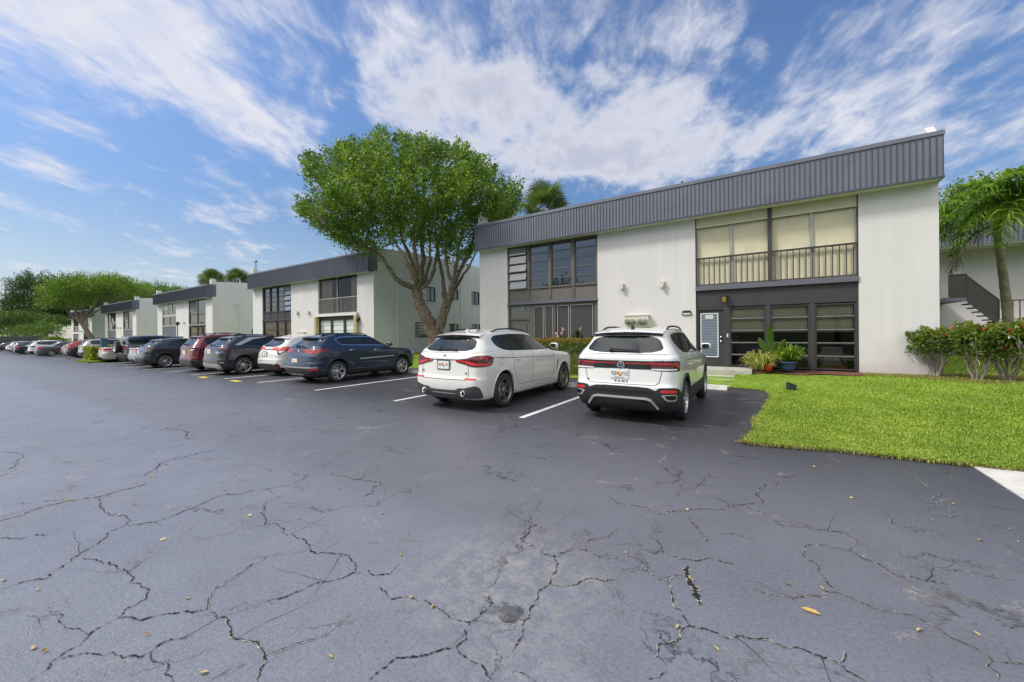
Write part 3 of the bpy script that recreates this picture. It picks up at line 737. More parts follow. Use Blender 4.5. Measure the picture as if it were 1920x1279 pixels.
def frame_rect(m, x0, x1, z0, z1, y0, y1, t, mi=0):
    m.box(x0, x0+t, y0, y1, z0, z1, mi); m.box(x1-t, x1, y0, y1, z0, z1, mi)
    m.box(x0+t, x1-t, y0, y1, z0, z0+t, mi); m.box(x0+t, x1-t, y0, y1, z1-t, z1, mi)

def awning_windows(root, x0, x1, z0, z1, ncol, nrow, fm, open_cols=(), gm='window_glass', mull=.13, y=Yf+.08):
    """a bank of stacked awning panes; open columns tilt outwards"""
    W = (x1-x0)/ncol
    mu = MB()
    for c in range(ncol+1):
        xc = x0 + W*c; a, b = max(x0, xc-mull/2), min(x1, xc+mull/2); mu.box(a, b, y-.02, y+.14, z0, z1)
    mu.build_each('mullion', fm, root)
    for c in range(ncol):
        a, b = x0+W*c+mull/2, x0+W*(c+1)-mull/2
        if c == 0: a = x0+mull/2
        m = MB(); H = (z1-z0)/nrow; g = MB()
        frame_rect(m, a+.002, b-.002, z0, z1, y+.01, y+.10, .04)
        for k in range(nrow):
            za, zb = z0+H*k, z0+H*(k+1)
            if c in open_cols:
                ang = math.radians(9 + 3*((k*7) % 3)); hh = H-.03; p0 = np.array((0, y+.01, zb-.02))
                dv = np.array((0, -math.sin(ang), -math.cos(ang))); nv = np.array((0, -math.cos(ang), math.sin(ang)))
                ce = p0 + dv*hh/2
                g.obox(((a+b)/2, ce[1], ce[2]), ((b-a)/2-.05, 0, 0), dv*hh/2, nv*.005)
                for s_ in (a+.035, b-.035): m.obox((s_, ce[1], ce[2]), (.018, 0, 0), dv*hh/2, nv*.016)
                for u in (.0, 1.): q = p0+dv*hh*u; m.obox(((a+b)/2, q[1], q[2]), ((b-a)/2-.03, 0, 0), dv*.016, nv*.017)
            else:
                g.box(a+.04, b-.04, y+.055, y+.065, za+.015, zb-.015)
                if k: m.box(a+.04, b-.04, y+.02, y+.09, za-.02, za+.02)
        f = m.build('window', fm, root); g.build('pane', M['awning_glass'] if c in open_cols else M[gm], f)

def room_box(root, x0, x1, z0, z1, y0=Yf+.36, y1=Yf+1.55):
    m = MB(); t = .02
    m.box(x0, x1, y1, y1+t, z0, z1); m.box(x0, x1, y0, y1, z0-t, z0); m.box(x0, x1, y0, y1, z1, z1+t); m.box(x0-t, x0, y0, y1, z0, z1); m.box(x1, x1+t, y0, y1, z0, z1)
    return m.build('room', M['room'], root)

def railing(root, x0, x1, z0, z1, y, n, rm, posts=()):
    m = MB()
    m.box(x0, x1, y-.025, y+.025, z1-.06, z1); m.box(x0, x1, y-.018, y+.018, z0+.02, z0+.05)
    for i in range(n):
        x = x0 + (x1-x0)*(i+.5)/n; m.box(x-.013, x+.013, y-.013, y+.013, z0+.05, z1-.06)
    return m.build('railing', rm, root)

def slats(x0, x1, z0, z1, y, pitch=.032):
    """a closed venetian blind: overlapping tilted slats"""
    m = MB(); n = int((z1-z0)/pitch)
    for i in range(n):
        z = z0 + pitch*i
        m.add([(x0, y-.012, z), (x1, y-.012, z), (x1, y+.012, z+pitch*1.15), (x0, y+.012, z+pitch*1.15)], [(0, 1, 2, 3)])
    return m
def drape(x0, x1, z0, z1, y, folds, amp=.035):
    n = folds*6; V = []; F = []
    for i in range(n+1):
        x = x0+(x1-x0)*i/n; yy = y+amp*math.sin(2*PI*folds*i/n)+.3*amp*math.sin(5.1*i)
        V += [(x, yy, z0), (x, yy, z1)]
    F = [(2*i, 2*i+2, 2*i+3, 2*i+1) for i in range(n)]
    m = MB(); m.add(V, F, 0, True); return m

def box_obj(name, m, parent, *b):
    q = MB(); q.box(*b); return q.build(name, m, parent)

# ---- bays
def bay_awning_upper(root, x0, x1, fm, open_cols=(0,), spandrel='taupe_panel', ledge='ledge'):
    s = MB(); s.box(x0, x1, Yf+.10, Yf+.30, 3.06, 3.66); s.build('spandrel', M[spandrel], root)
    s = MB()
    for k in range(5):
        x = x0+(x1-x0)*k/4; s.box(max(x0, x-.06), min(x1, x+.06), Yf+.07, Yf+.0985, 3.06, 3.66)
    s.build_each('mullion', fm, root)
    awning_windows(root, x0, x1, 3.70, 5.74, 4, 5, fm, open_cols)
    s = MB(); s.box(x0, x1, Yf+.05, Yf+.3, 3.661, 3.699); s.box(x0, x1, Yf+.05, Yf+.3, 5.741, 5.85); s.build_each('window_frame', fm, root)
    s = MB(); s.box(x0+.002, x1-.002, Yf-.03, Yf+.30, 2.94, 3.055); s.build('ledge', M[ledge], root)

def bay_door_screens(root, x0, x1):
    # entry door with transom at the left, screened openings right of it
    xd = x0+1.32
    s = MB(); frame_rect(s, x0, xd, .25, 2.93, Yf+.08, Yf+.22, .09); s.box(x0+.09, xd-.09, Yf+.08, Yf+.22, 2.20, 2.30)
    s.build('door_frame', M['taupe'], root)
    tr = MB(); tr.box(x0+.09, xd-.09, Yf+.13, Yf+.15, 2.30, 2.84); tr.build('transom', M['window_glass'], root)
    d = MB(); d.box(x0+.09, xd-.09, Yf+.13, Yf+.18, .25, 2.20); d = d.build('door', M['taupe_panel'], root)
    q = MB(); frame_rect(q, x0+.22, xd-.28, 1.0, 2.02, Yf+.10, Yf+.129, .04); q.build('window_frame', M['taupe'], d)
    q = MB(); q.box(x0+.26, xd-.32, Yf+.11, Yf+.125, 1.04, 1.98); q.build('pane', M['window_glass'], d)
    q = MB(); q.box(x0+.42, x0+.66, Yf+.103, Yf+.109, 1.30, 1.62); q.build('notice', M['notice'], d)
    q = MB(); q.lathe([(.0, -.05), (.03, -.045), (.035, -.02), (.02, 0)], (xd-.18, Yf+.129, 1.25), 'y', 12); q.build('handle', M['chrome'], d)
    xs = [xd+.16, xd+.62, xd+1.10, x0+2.70, x0+3.30, x0+4.35]
    spans = [(xd+.12, xd+.64), (xd+.70, xd+1.14), (x0+2.66, x0+3.26), (x0+3.32, x0+4.40)]
    fr = MB(); fr.box(xd+.001, xd+.12, Yf+.08, Yf+.25, .25, 2.93); fr.box(xd+1.20, x0+2.60, Yf+.06, Yf+.25, .25, 2.93); fr.box(x0+4.46, x1, Yf+.08, Yf+.25, .25, 2.93)
    fr.box(xd+.12, xd+1.20, Yf+.09, Yf+.25, .25, .52); fr.box(x0+2.60, x0+4.46, Yf+.09, Yf+.25, .25, .52); fr.box(xd+.12, xd+1.20, Yf+.09, Yf+.25, 2.82, 2.93); fr.box(x0+2.60, x0+4.46, Yf+.09, Yf+.25, 2.82, 2.93)
    fr.build('screen_wall', M['taupe'], root)
    for a, b in spans:
        m = MB(); frame_rect(m, a, b, .52, 2.82, Yf+.10, Yf+.15, .035); f = m.build('window', M['alu'], root)
        g = MB(); g.box(a+.035, b-.035, Yf+.12, Yf+.13, .555, 2.785); g.build('insect_screen', M['screen'], f)

def bay_blinds_upper(root, x0, x1):
    xm = (x0+x1)/2+.02; z0, z1 = 3.30, 5.85
    # four blinds behind an aluminium window wall
    fr = MB(); t = .09
    cols = [x0+.03, x0+(xm-x0)*.5, xm, xm+(x1-xm)*.5, x1-.03]
    for i, c in enumerate(cols):
        if i != 2: fr.box(c-t/2 if i else c-.02, c+t/2 if i < 4 else c+.02, Yf+.10, Yf+.20, z0, z1-.42)
    fr.box(x0+.03, x1-.03, Yf+.10, Yf+.20, z0-.05, z0)
    fr.build('window_frame', M['alu'], root)
    va = MB(); va.box(x0+.01, xm-.06, Yf+.06, Yf+.22, 5.44, 5.84); va.box(x0+.01, xm-.06, Yf+.03, Yf+.06, 5.415, 5.455)
    va.box(xm+.06, x1-.01, Yf+.06, Yf+.22, 5.44, 5.84); va.box(xm+.06, x1-.01, Yf+.03, Yf+.06, 5.415, 5.455)
    va.build_each('valance', M['valance'], root, 2)
    for i in range(4):
        a, b = cols[i]+t/2, cols[i+1]-t/2
        if i == 1: b = xm-.06
        if i == 2: a = xm+.06
        slats(a, b, z0, 5.43, Yf+.15).build('window_blind', M['blind'], root)
    po = MB(); po.box(xm-.055, xm+.055, Yf+.0, Yf+.13, 3.25, 5.84); po.box(x0+.001, x0+.03, Yf+.02, Yf+.2, 3.25, 5.84); po.box(x1-.03, x1-.001, Yf+.02, Yf+.2, 3.25, 5.84); po.build_each('post', M['charcoal'], root)
    railing(root, x0+.03, xm-.056, 3.25, 4.30, Yf+.03, 13, M['rail']); railing(root, xm+.056, x1-.03, 3.25, 4.30, Yf+.03, 13, M['rail'])
    b = MB(); b.box(x0+.002, x1-.002, Yf-.04, Yf+.3, 3.08, 3.249); b.build('ledge', M['ledge'], root)

def bay_door_louvers(root, x0, x1):
    p = MB(); p.box(x0, x1, Yf+.06, Yf+.28, 2.46, 3.079); p.build('spandrel', M['charcoal_panel'], root)
    xd = x0+.98
    # door
    d = MB(); frame_rect(d, x0, xd, .26, 2.455, Yf+.07, Yf+.22, .09); d.box(xd, xd+.12, Yf+.07, Yf+.24, .26, 2.455); d.build('door_frame', M['charcoal'], root)
    q = MB(); q.box(x0+.09, xd-.09, Yf+.12, Yf+.17, .29, 2.36); d = q.build('door', M['charcoal_panel'], root)
    q = MB(); a, b = x0+.145, xd-.245; frame_rect(q, a, b, .62, 2.24, Yf+.098, Yf+.119, .028); q.build('window_frame', M['sign_white'], d)
    q = MB(); q.box(a+.028, b-.028, Yf+.104, Yf+.118, .648, 2.212)
    q.build('pane', M['door_glass'], d)
    q = MB()
    for k in range(15): z = .648+1.564*(k+1)/16; q.box(a+.028, b-.028, Yf+.099, Yf+.1035, z-.006, z+.006)
    q.build('glazing_bar', M['alu'], d)
    q = MB(); q.box(a+.17, b-.17, Yf+.0945, Yf+.0985, 2.04, 2.17); pl = q.build('number_plate', M['sign_white'], d)
    text_mesh('205A', .10, M['sign_ink'], 'number', d, ((a+b)/2, Yf+.0940, 2.105), (PI/2, 0, 0), .0004)
    for z in (1.36, 1.20):
        q = MB(); q.lathe([(0, -.06), (.03, -.055), (.036, -.03), (.018, -.02), (.03, 0)], (xd-.165, Yf+.119, z), 'y', 14); q.build('handle', M['chrome'], d)
    q = MB(); q.box(xd+.03, xd+.07, Yf+.05, Yf+.069, 1.36, 1.48); q.build('door_bell', M['sign_white'], d)
    # three stacks of five panes
    xs = [xd+.12, xd+1.30, xd+2.50, x1]
    po = MB()
    for x in (xs[1], xs[2]): po.box(x-.10, x+.04, Yf+.06, Yf+.24, .26, 2.455)
    po.box(x1-.06, x1, Yf+.06, Yf+.24, .26, 2.455); po.build_each('post', M['charcoal'], root)
    for i in range(3):
        a = xs[i]+(.04 if i else 0); b = xs[i+1]-(.10 if i < 2 else .06); z0, z1 = .30, 2.43; H = (z1-z0)/5
        m = MB(); frame_rect(m, a+.002, b-.002, z0, z1, Yf+.085, Yf+.18, .04)
        g = MB()
        for k in range(5):
            g.quad((a+.04, Yf+.13, z0+H*k+.02), (b-.04, Yf+.13, z0+H*k+.02), (b-.04, Yf+.13, z0+H*(k+1)-.02), (a+.04, Yf+.13, z0+H*(k+1)-.02))
            if k: m.box(a+.04, b-.04, Yf+.075, Yf+.16, z0+H*k-.026, z0+H*k+.026)
        f = m.build('window', M['charcoal'], root); g.build('pane', M['clear_glass'], f)
        s = MB()
        for k in range(5):
            if k: s.box(a+.045, b-.045, Yf+.066, Yf+.0745, z0+H*k+.008, z0+H*k+.026)
        s.build('frame_trim', M['alu'], f)
        s = drape(a+.05, b-.05, z0+H*3-.06, z1-.02, Yf+.24, 1, .006); s.build('window_shade', M['shade'], f)
    room_box(root, xs[0], x1-.02, .28, 2.44)
    # things seen dimly inside: a bench with folded linen
    s = MB(); s.box(xs[2]+.20, x1-.22, Yf+.55, Yf+1.0, .30, .42, 0); s.box(xs[2]+.22, x1-.30, Yf+.56, Yf+1.0, .78, .84, 1)
    for k in range(4): s.box(xs[2]+.24+.02*k, x1-.32-.03*k, Yf+.58, Yf+.98, .42+.06*k, .475+.06*k, 2)
    for k in range(3): s.box(xs[2]+.25, x1-.33, Yf+.58, Yf+.98, .845+.06*k, .90+.06*k, 2)
    s.box(xs[2]+.20, xs[2]+.25, Yf+.55, Yf+1.0, .42, .78, 0); s.box(x1-.28, x1-.23, Yf+.55, Yf+1.0, .42, .78, 0)
    s.build('linen_shelf', [M['mulch'], M['tail_dark'], M['grey_curtain']], root)
    p = MB(); p.box(x0+.002, x1-.002, Yf+.02, Yf+.30, .20, .258); p.build('threshold', M['charcoal'], root)

def bay_slider_curtains(root, x0, x1):
    """upper right bay: sliding glass behind a slim rail, brown drapes at both ends"""
    z0, z1 = 3.30, 5.85; xm = (x0+x1)/2-.05
    fr = MB(); frame_rect(fr, x0+.01, x1-.01, z0-.05, z1-.01, Yf+.06, Yf+.16, .06); fr.box(xm-.035, xm+.035, Yf+.06, Yf+.16, z0+.01, z1-.07); fr.build('window_frame', M['alu'], root)
    g = MB(); g.quad((x0+.07, Yf+.11, z0), (x1-.07, Yf+.11, z0), (x1-.07, Yf+.11, z1-.07), (x0+.07, Yf+.11, z1-.07)); g.build('window', M['clear_glass'], root)
    drape(x0+.08, x0+1.35, z0, z1-.1, Yf+.26, 8).build('curtain', M['curtain'], root); drape(x1-1.0, x1-.08, z0, z1-.1, Yf+.26, 6).build('curtain', M['curtain'], root)
    room_box(root, x0, x1, z0-.02, z1-.02)
    railing(root, x0+.02, x1-.02, 3.25, 4.35, Yf+.02, 30, M['alu'])
    b = MB(); b.box(x0-.25, x1+.12, Yf-.16, Yf+.3, 3.06, 3.249); b.build('ledge', M['stucco_white'], root)

def bay_shutters(root, x0, x1):
    """lower bay: white louvred panels between tan folded storm shutters"""
    p = MB(); p.box(x0, x1, Yf+.06, Yf+.28, 2.80, 3.059); p.build('spandrel', M['charcoal_panel'], root)
    t = MB()
    for x in (x0-.24, x1-.12):
        for k in range(4): t.box(x+k*.08, x+k*.08+.07, Yf-.20-(k % 2)*.02, Yf-.002, .25, 3.05)
    t.build_each('storm_shutter', M['tan'], root, 4)
    W = (x1-x0)/3
    fr = MB()
    for k in range(4): xx = x0+W*k; fr.box(max(x0, xx-.09), min(x1, xx+.09), Yf+.05, Yf+.2, .25, 2.80)
    fr.build_each('window_frame', M['charcoal'], root)
    for k in range(3):
        a, b = x0+W*k+.09, x0+W*(k+1)-.09; m = MB(); n = 7; H = 2.55/n
        for i in range(n): m.add([(a, Yf+.12, .25+H*i), (b, Yf+.12, .25+H*i), (b, Yf+.15, .25+H*(i+1)+.01), (a, Yf+.15, .25+H*(i+1)+.01)], [(0, 1, 2, 3)])
        m.build('shutter_panel', M['panel_white'], root)

def bay_shades_lower(root, x0, x1):
    """lower left bay with cream shades and one dark half"""
    fr = MB(); W = (x1-x0)/3
    xs = [x0, x0+W*1.45, x0+W*2.3, x1]
    for k, x in enumerate(xs): fr.box(max(x0, x-.05), min(x1, x+.05), Yf+.05, Yf+.2, .25, 2.93)
    fr.box(x0+.05, x1-.05, Yf+.05, Yf+.2, 2.86, 2.93); fr.box(x0+.05, x1-.05, Yf+.06, Yf+.19, 2.2, 2.25); fr.build('window_frame', M['alu_dark'], root)
    g = MB(); g.quad((x0+.05, Yf+.10, .3), (x1-.05, Yf+.10, .3), (x1-.05, Yf+.10, 2.86), (x0+.05, Yf+.10, 2.86)); g.build('window', M['clear_glass'], root)
    drape(xs[0]+.05, xs[1]-.05, .25, 2.9, Yf+.24, 1, .004).build('window_shade', M['curtain'], root)
    drape(xs[1]+.05, xs[3]-.05, 1.75, 2.9, Yf+.24, 1, .004).build('window_shade', M['curtain'], root)
    room_box(root, x0, x1, .22, 2.92)

def bay_plain(root, x0, x1, zs, fm, cols=2, curt=None, rail=False, gm='window_glass'):
    """generic dark glazed bay: one window per storey with mullions; zs = list of (z0, z1)"""
    for z0, z1 in zs:
        W = (x1-x0)/cols; fr = MB(); frame_rect(fr, x0+.01, x1-.01, z0, z1, Yf+.05, Yf+.17, .07)
        for k in range(1, cols): fr.box(x0+W*k-.035, x0+W*k+.035, Yf+.05, Yf+.17, z0+.07, z1-.07)
        if rail: fr.box(x0+.08, x1-.08, Yf+.04, Yf+.16, z0+1.0, z0+1.07)
        f = fr.build('window', fm, root)
        g = MB(); g.box(x0+.08, x1-.08, Yf+.10, Yf+.11, z0+.07, z1-.07); g.build('pane', M[gm], f)
        if curt:
            c = drape(x0+.1, x0+(x1-x0)*.4, z0+(z1-z0)*.5, z1-.08, Yf+.085, 5, .008); c.build('curtain', M[curt], f)

def wall_lamp(parent, x, z, y=Yf):
    m = MB(); m.box(x-.09, x+.09, y-.05, y-.002, z-.10, z+.12); m.box(x-.07, x+.07, y-.15, y-.05, z-.02, z+.11); f = m.build('wall_lamp', M['cream_meter'], parent)
    g = MB(); g.lathe([(.0, -.16), (.055, -.155), (.06, -.05), (.05, 0)], (x, y-.10, z-.01), 'z', 12); g.build('lamp_shade', M['white_plastic'], f)
    return f

def meter_box(parent, x, z, n=4, y=Yf):
    m = MB(); W = .46; m.box(x-W, x+W, y-.20, y-.002, z-.26, z+.20); m.box(x-W-.02, x+W+.02, y-.22, y-.0025, z+.2, z+.225)
    m.tube([(x-.25, y-.1, z-.26), (x-.25, y-.1, .2)], .045, 8); m.tube([(x+.25, y-.1, z-.26), (x+.25, y-.1, .2)], .045, 8)
    f = m.build('meter_box', M['cream_meter'], parent)
    for dx in ((-.35, -.14, .14, .33) if n == 4 else (-.2, .2)):
        g = MB(); g.lathe([(0, -.16), (.085, -.155), (.10, -.12), (.10, -.02), (.115, 0)], (x+dx, y-.20, z-.03), 'y', 18); g.box(x+dx-.05, x+dx+.05, y-.372, y-.356, z+.0, z+.05)
        g.build('meter', M['alu'], f)

def downspout(parent, R, y):
    m = MB(); m.box(R+.002, R+.10, y-.05, y+.05, .1, 5.0); m.prism([(y-.06, 5.0), (y+.06, 5.0), (y+.16, 5.3), (y-.16, 5.3)], 'x', R+.002, R+.18)
    m.build('downspout', M['stucco'], parent)

BL = ['nearest white apartment block, grey metal fascia, beige blinds above a dark door bay', 'white apartment block right behind the big tree trunk, with brown drapes and tan storm shutters',
      'third white apartment block along the row, behind the slim black lamp post', 'fourth white apartment block along the row, beside the leaning green tree', 'last and most distant white apartment block at the far end of the row']
for k in range(5):
    R = 4.22-25.1*k
    root = empty('apartment_building', (R, Yf, 0), 0, BL[k], 'building', 'apartment blocks in a row')
    r0 = empty('tmp', (0, 0, 0)); bpy.data.objects.remove(r0)
    root.location = (0, 0, -.2*k)      # the ground falls gently along the row
    L, bA, bB = building_shell(root, R, 0 if k < 2 else 1)
    if k: side_windows(root, R)
    if k == 0:
        bay_awning_upper(root, *bA, M['taupe'], (0,)); bay_door_screens(root, *bA); bay_blinds_upper(root, *bB); bay_door_louvers(root, *bB)
    elif k == 1:
        bay_awning_upper(root, *bA, M['charcoal'], (3,), 'charcoal_panel', 'charcoal'); bay_shades_lower(root, *bA); bay_slider_curtains(root, *bB); bay_shutters(root, *bB)
    else:
        fm = M['alu']
        bay_plain(root, *bA, [(4.35, 5.78)], M['alu_dark'] if k > 2 else M['sign_white'], 3, 'panel_white' if k == 2 else None); bay_plain(root, *bA, [(3.2, 4.25)], fm, 2); bay_plain(root, *bA, [(.3, 1.9)], M['alu_dark'], 3)
        s = MB(); s.box(bA[0], bA[1], Yf+.04, Yf+.3, 4.251, 4.349); s.box(bA[0], bA[1], Yf+.04, Yf+.3, 3.05, 3.199); s.build_each('ledge', M['alu'], root)
        s = MB(); s.box(bA[0], bA[1], Yf+.08, Yf+.3, 1.901, 3.049); s.build('spandrel', M['ledge'], root)
        bay_plain(root, *bB, [(3.2, 5.8)], M['alu_dark'], 2, 'grey_curtain', True)
        if k == 2: bay_shades_lower(root, *bB)
        elif k == 4: bay_plain(root, *bB, [(.3, 2.9)], M['alu_dark'], 3)
        else: bay_plain(root, *bB, [(.3, 2.0)], M['alu_dark'], 3); s = MB(); s.box(bB[0], bB[1], Yf+.08, Yf+.3, 2.001, 3.049); s.build('spandrel', M['ledge'], root)
        s = MB(); s.box(bB[0], bB[1], Yf+.03, Yf+.3, 3.05, 3.199); s.build('ledge', M['alu'], root)
        downspout(root, R, 17.9)
        if k == 4:
            s = MB(); frame_rect(s, bA[0]-.25, bA[1]+.25, .1, 3.2, Yf-.05, Yf-.002, .28); s.build('door_surround', M['stucco_white'], root)
    if k == 1:
        m = MB(); m.box(R+.002, R+.06, 17.64, 17.76, .1, 6.95); m.build('downspout', M['stucco_white'], root)
        m = MB(); m.box(R+.002, R+.06, 24.2, 24.3, .1, 6.95); m.build('downspout', M['stucco'], root)
        m = MB(); m.box(R-1.55, R-1.40, Yf-.10, Yf-.002, 2.72, 2.9); m.lathe([(.09, 0), (.06, .14), (.03, .16)], (R-1.42, Yf-.22, 2.70), 'y', 12); m.build('floodlight', M['rail'], root)
    # wall lamps and meters between the bays
    wall_lamp(root, R-9.06, 3.45); wall_lamp(root, R-7.48, 3.42)
    meter_box(root, R-8.45, 2.02 if k == 0 else 1.75)
    if k == 0:
        m = MB(); m.box(R-6.78, R-6.46, Yf-.05, Yf-.002, 2.20, 2.30); m.box(R-6.76, R-6.48, Yf-.035, Yf-.0025, 2.30, 2.36); m.build('mail_slot', M['black'], root)
        m = MB(); m.box(R-6.75, R-6.49, Yf-.057, Yf-.0505, 2.215, 2.265); m.build('vent_flap', M['white_plastic'], root)
        m = MB(); m.box(R-5.47, R-5.25, Yf-.02, Yf+.058, 2.80, 2.86); m.lathe([(.045, 0), (.10, -.03), (.11, -.05), (.03, -.07)], (R-5.36, Yf-.07, 2.86), 'z', 14); m.box(R-5.40, R-5.32, Yf-.07, Yf+.058, 2.83, 2.88); f = m.build('porch_lamp', M['black'], root)
        m = MB(); m.lathe([(.075, 0), (.07, -.16), (.04, -.19), (0, -.195)], (R-5.36, Yf-.07, 2.80), 'z', 14); m.build('lamp_shade', M['brass'], f)

# small roof items
M['galv'] = mat('galvanised', (.45, .46, .46), .45, metal=.5, var=.1)
for x, y, h, l in ((-8.2, 15.62, .12, 'small grey vent pipe on the near roof edge, the one nearer the tree'), (-2.5, 15.62, .14, 'small grey vent pipe on the near roof edge, right of the other one')):
    m = MB(); m.lathe([(.03, 0), (.03, h), (.06, h), (.06, h+.03), (0, h+.05)], (0, 0, 0), 'z', 10); o = m.build('vent_pipe', M['galv'], loc=(x, y, FZ1)); tag(o, l, 'vent pipe', 'roof vent pipes')
x, y, z = -37.0, 15.9, 7.4
m = MB(); m.tube([(0, 0, 0), (0, 0, .5), (.1, 0, .7)], .03, 6); m.box(-.25, .25, -.04, .04, .55, .62); o = m.build('roof_antenna', M['rail'], loc=(x, y, z)); tag(o, 'small dark antenna on the roof corner of the block behind the big tree', 'antenna')

# ---------------------------------------------------------------- rear building at the right with its stairs
rb = empty('rear_building', (0, 0, 0), 0, 'two storey building with balcony rails and outside stairs behind the palm tree', 'building')
Yr = 30.5
w = MB(); w.box(5.0, 12.4, Yr, Yr+8, 0, 5.85); w.box(17.5, 34, Yr, Yr+8, 0, 5.85); w.box(12.4, 17.5, Yr, Yr+8, 5.2, 5.85); w.box(12.4, 17.5, Yr, Yr+8, 2.75, 3.3); w.box(12.4, 17.5, Yr+1.2, Yr+8, 0, 2.75); w.box(12.4, 17.5, Yr+.4, Yr+8, 3.3, 5.2)
w.build('wall', M['stucco'], rb)
f = MB(); f.box(4.6, 34.4, Yr-1.75, Yr-.01, 5.82, 7.1)
for i in range(210): x = 4.65+i*.1415; f.box(x-.01, x+.01, Yr-1.772, Yr-1.749, 5.85, 7.0, 1)
f.box(4.58, 34.4, Yr-1.78, Yr, 7.101, 7.18); f.build('fascia', [M['fascia'], M['fascia_rib']], rb)
s = MB(); s.box(4.6, 34.4, Yr-1.70, Yr-.005, 5.76, 5.815); s.build('soffit', M['soffit'], rb)
r_ = MB(); r_.box(5, 34, Yr+.01, Yr+8, 5.86, 6.9); r_.build('roof', M['concrete'], rb)
s = MB(); s.box(5.0, 8.3, Yr-1.7, Yr-.004, 2.95, 3.15); s.box(12.6, 34, Yr-1.7, Yr-.004, 2.95, 3.15); s.build('walkway', M['ledge'], rb)
def rail3(p0, p1, h, n, name='railing', mm='rail', solid=False):
    m = MB(); p0, p1 = np.array(p0, float), np.array(p1, float); U = np.array((0, 0, h))
    m.bar(p0+U, p1+U, .07, .05); m.bar(p0+np.array((0, 0, .08)), p1+np.array((0, 0, .08)), .04, .04)
    for i in range(n+1):
        q = p0+(p1-p0)*i/n; m.bar(q+np.array((0, 0, .08)), q+U, .032, .032)
    if solid:
        d = p1-p0; k = np.array((d[1], -d[0], 0)); k = k/np.linalg.norm(k)*.015
        m.add([p0+k, p1+k, p1+U+k, p0+U+k], [(0, 1, 2, 3)])
    return m.build(name, M[mm], rb)
rail3((5.0, Yr-1.68, 3.15), (7.7, Yr-1.68, 3.15), 1.1, 30)
rail3((12.6, Yr-1.68, 3.15), (26, Yr-1.68, 3.15), 1.1, 90)
# stair flights with solid outer stringer, and a mid landing of brick
def flight(p0, p1, wid, n=9, solid=True):
    m = MB(); p0, p1 = np.array(p0, float), np.array(p1, float); st = (p1-p0)/n
    for i in range(n):
        q = p0+st*(i+.5); m.box(q[0]-abs(st[0])*.62-.0, q[0]+abs(st[0])*.62, q[1]-wid/2, q[1]+wid/2, q[2]-.06, q[2])
    m.prism([(p0[0], p0[2]-.25), (p1[0], p1[2]-.25), (p1[0], p1[2]+.05), (p0[0], p0[2]+.05)], 'y', p0[1]-wid/2-.05, p0[1]-wid/2-.01)
    m.build('stairs', M['charcoal'], rb)
    a = np.array((0, -wid/2-.03, 0)); rail3(p0+a, p1+a, 1.0, 10, solid=solid)
flight((8.3, Yr-2.3, 3.15), (9.3, Yr-2.3, 1.95), 1.1, 6)
flight((13.9, Yr-2.3, 3.15), (16.0, Yr-2.3, 1.0), 1.1, 9, False)
rail3((7.7, Yr-2.86, 3.15), (8.3, Yr-2.86, 3.15), 1.1, 5, solid=True)
s = MB(); s.box(7.6, 8.3, Yr-2.86, Yr-1.701, 2.95, 3.15); s.box(12.6, 13.9, Yr-2.86, Yr-1.701, 2.95, 3.15); s.build('landing', M['ledge'], rb)
M['brick_tan'] = mat('tan_block', (.28, .19, .12), .9, var=.3, vscale=6)
s = MB(); s.box(9.3, 14.2, Yr-2.9, Yr-1.75, 0, 1.95); s.build('stair_base', M['brick_tan'], rb)
rail3((9.3, Yr-2.92, 1.95), (13.85, Yr-2.92, 1.95), .95, 22)
rail3((12.6, Yr-2.84, 3.15), (13.9, Yr-2.84, 3.15), 1.1, 7)
# lower floor openings and an upper window
for x0, x1, z0, z1 in ((12.45, 17.4, 3.35, 5.1), (12.6, 17.3, .4, 2.6)):
    m = MB(); yy = Yr+.30 if z0 > 3 else Yr+1.1
    frame_rect(m, x0, x1, z0, z1, yy-.1, yy, .1); m.box((x0*2+x1)/3-.05, (x0*2+x1)/3+.05, yy-.1, yy, z0+.1, z1-.1); f = m.build('window', M['alu_dark'], rb)
    g = MB(); g.box(x0+.1, x1-.1, yy-.06, yy-.05, z0+.1, z1-.1); g.build('pane', M['window_glass'], f)
m = MB(); m.box(8.6, 8.9, Yr-.08, Yr-.002, 4.5, 4.62); m.build('wall_lamp', M['white_plastic'], rb)
# ---------------------------------------------------------------- cars
def paint(name, col, metal=0.0, rough=.28):
    m = mat(name, col, rough, metal, coat=1.0, var=.03, vscale=1.5)
    return m
M['p_white'] = paint('car_paint_white', (.72, .72, .70))
M['p_pearl'] = paint('car_paint_pearl_white', (.70, .69, .65))
M['p_navy'] = paint('car_paint_navy', (.022, .036, .068), .3)
M['p_darkgrey'] = paint('car_paint_dark_grey', (.035, .040, .046), .35)
M['p_midgrey'] = paint('car_paint_mid_grey', (.10, .10, .11), .4)
M['p_purplegrey'] = paint('car_paint_warm_grey', (.12, .115, .125), .4)
M['p_red'] = paint('car_paint_dark_red', (.16, .012, .018), .2)
M['p_brightred'] = paint('car_paint_red', (.36, .02, .02), .1)
M['p_silver'] = paint('car_paint_silver', (.42, .43, .44), .5)
M['p_champagne'] = paint('car_paint_champagne', (.55, .53, .46), .3)
M['p_bronze'] = paint('car_paint_bronze_grey', (.17, .155, .15), .35)
M['p_black'] = paint('car_paint_black_blue', (.02, .022, .03), .3)

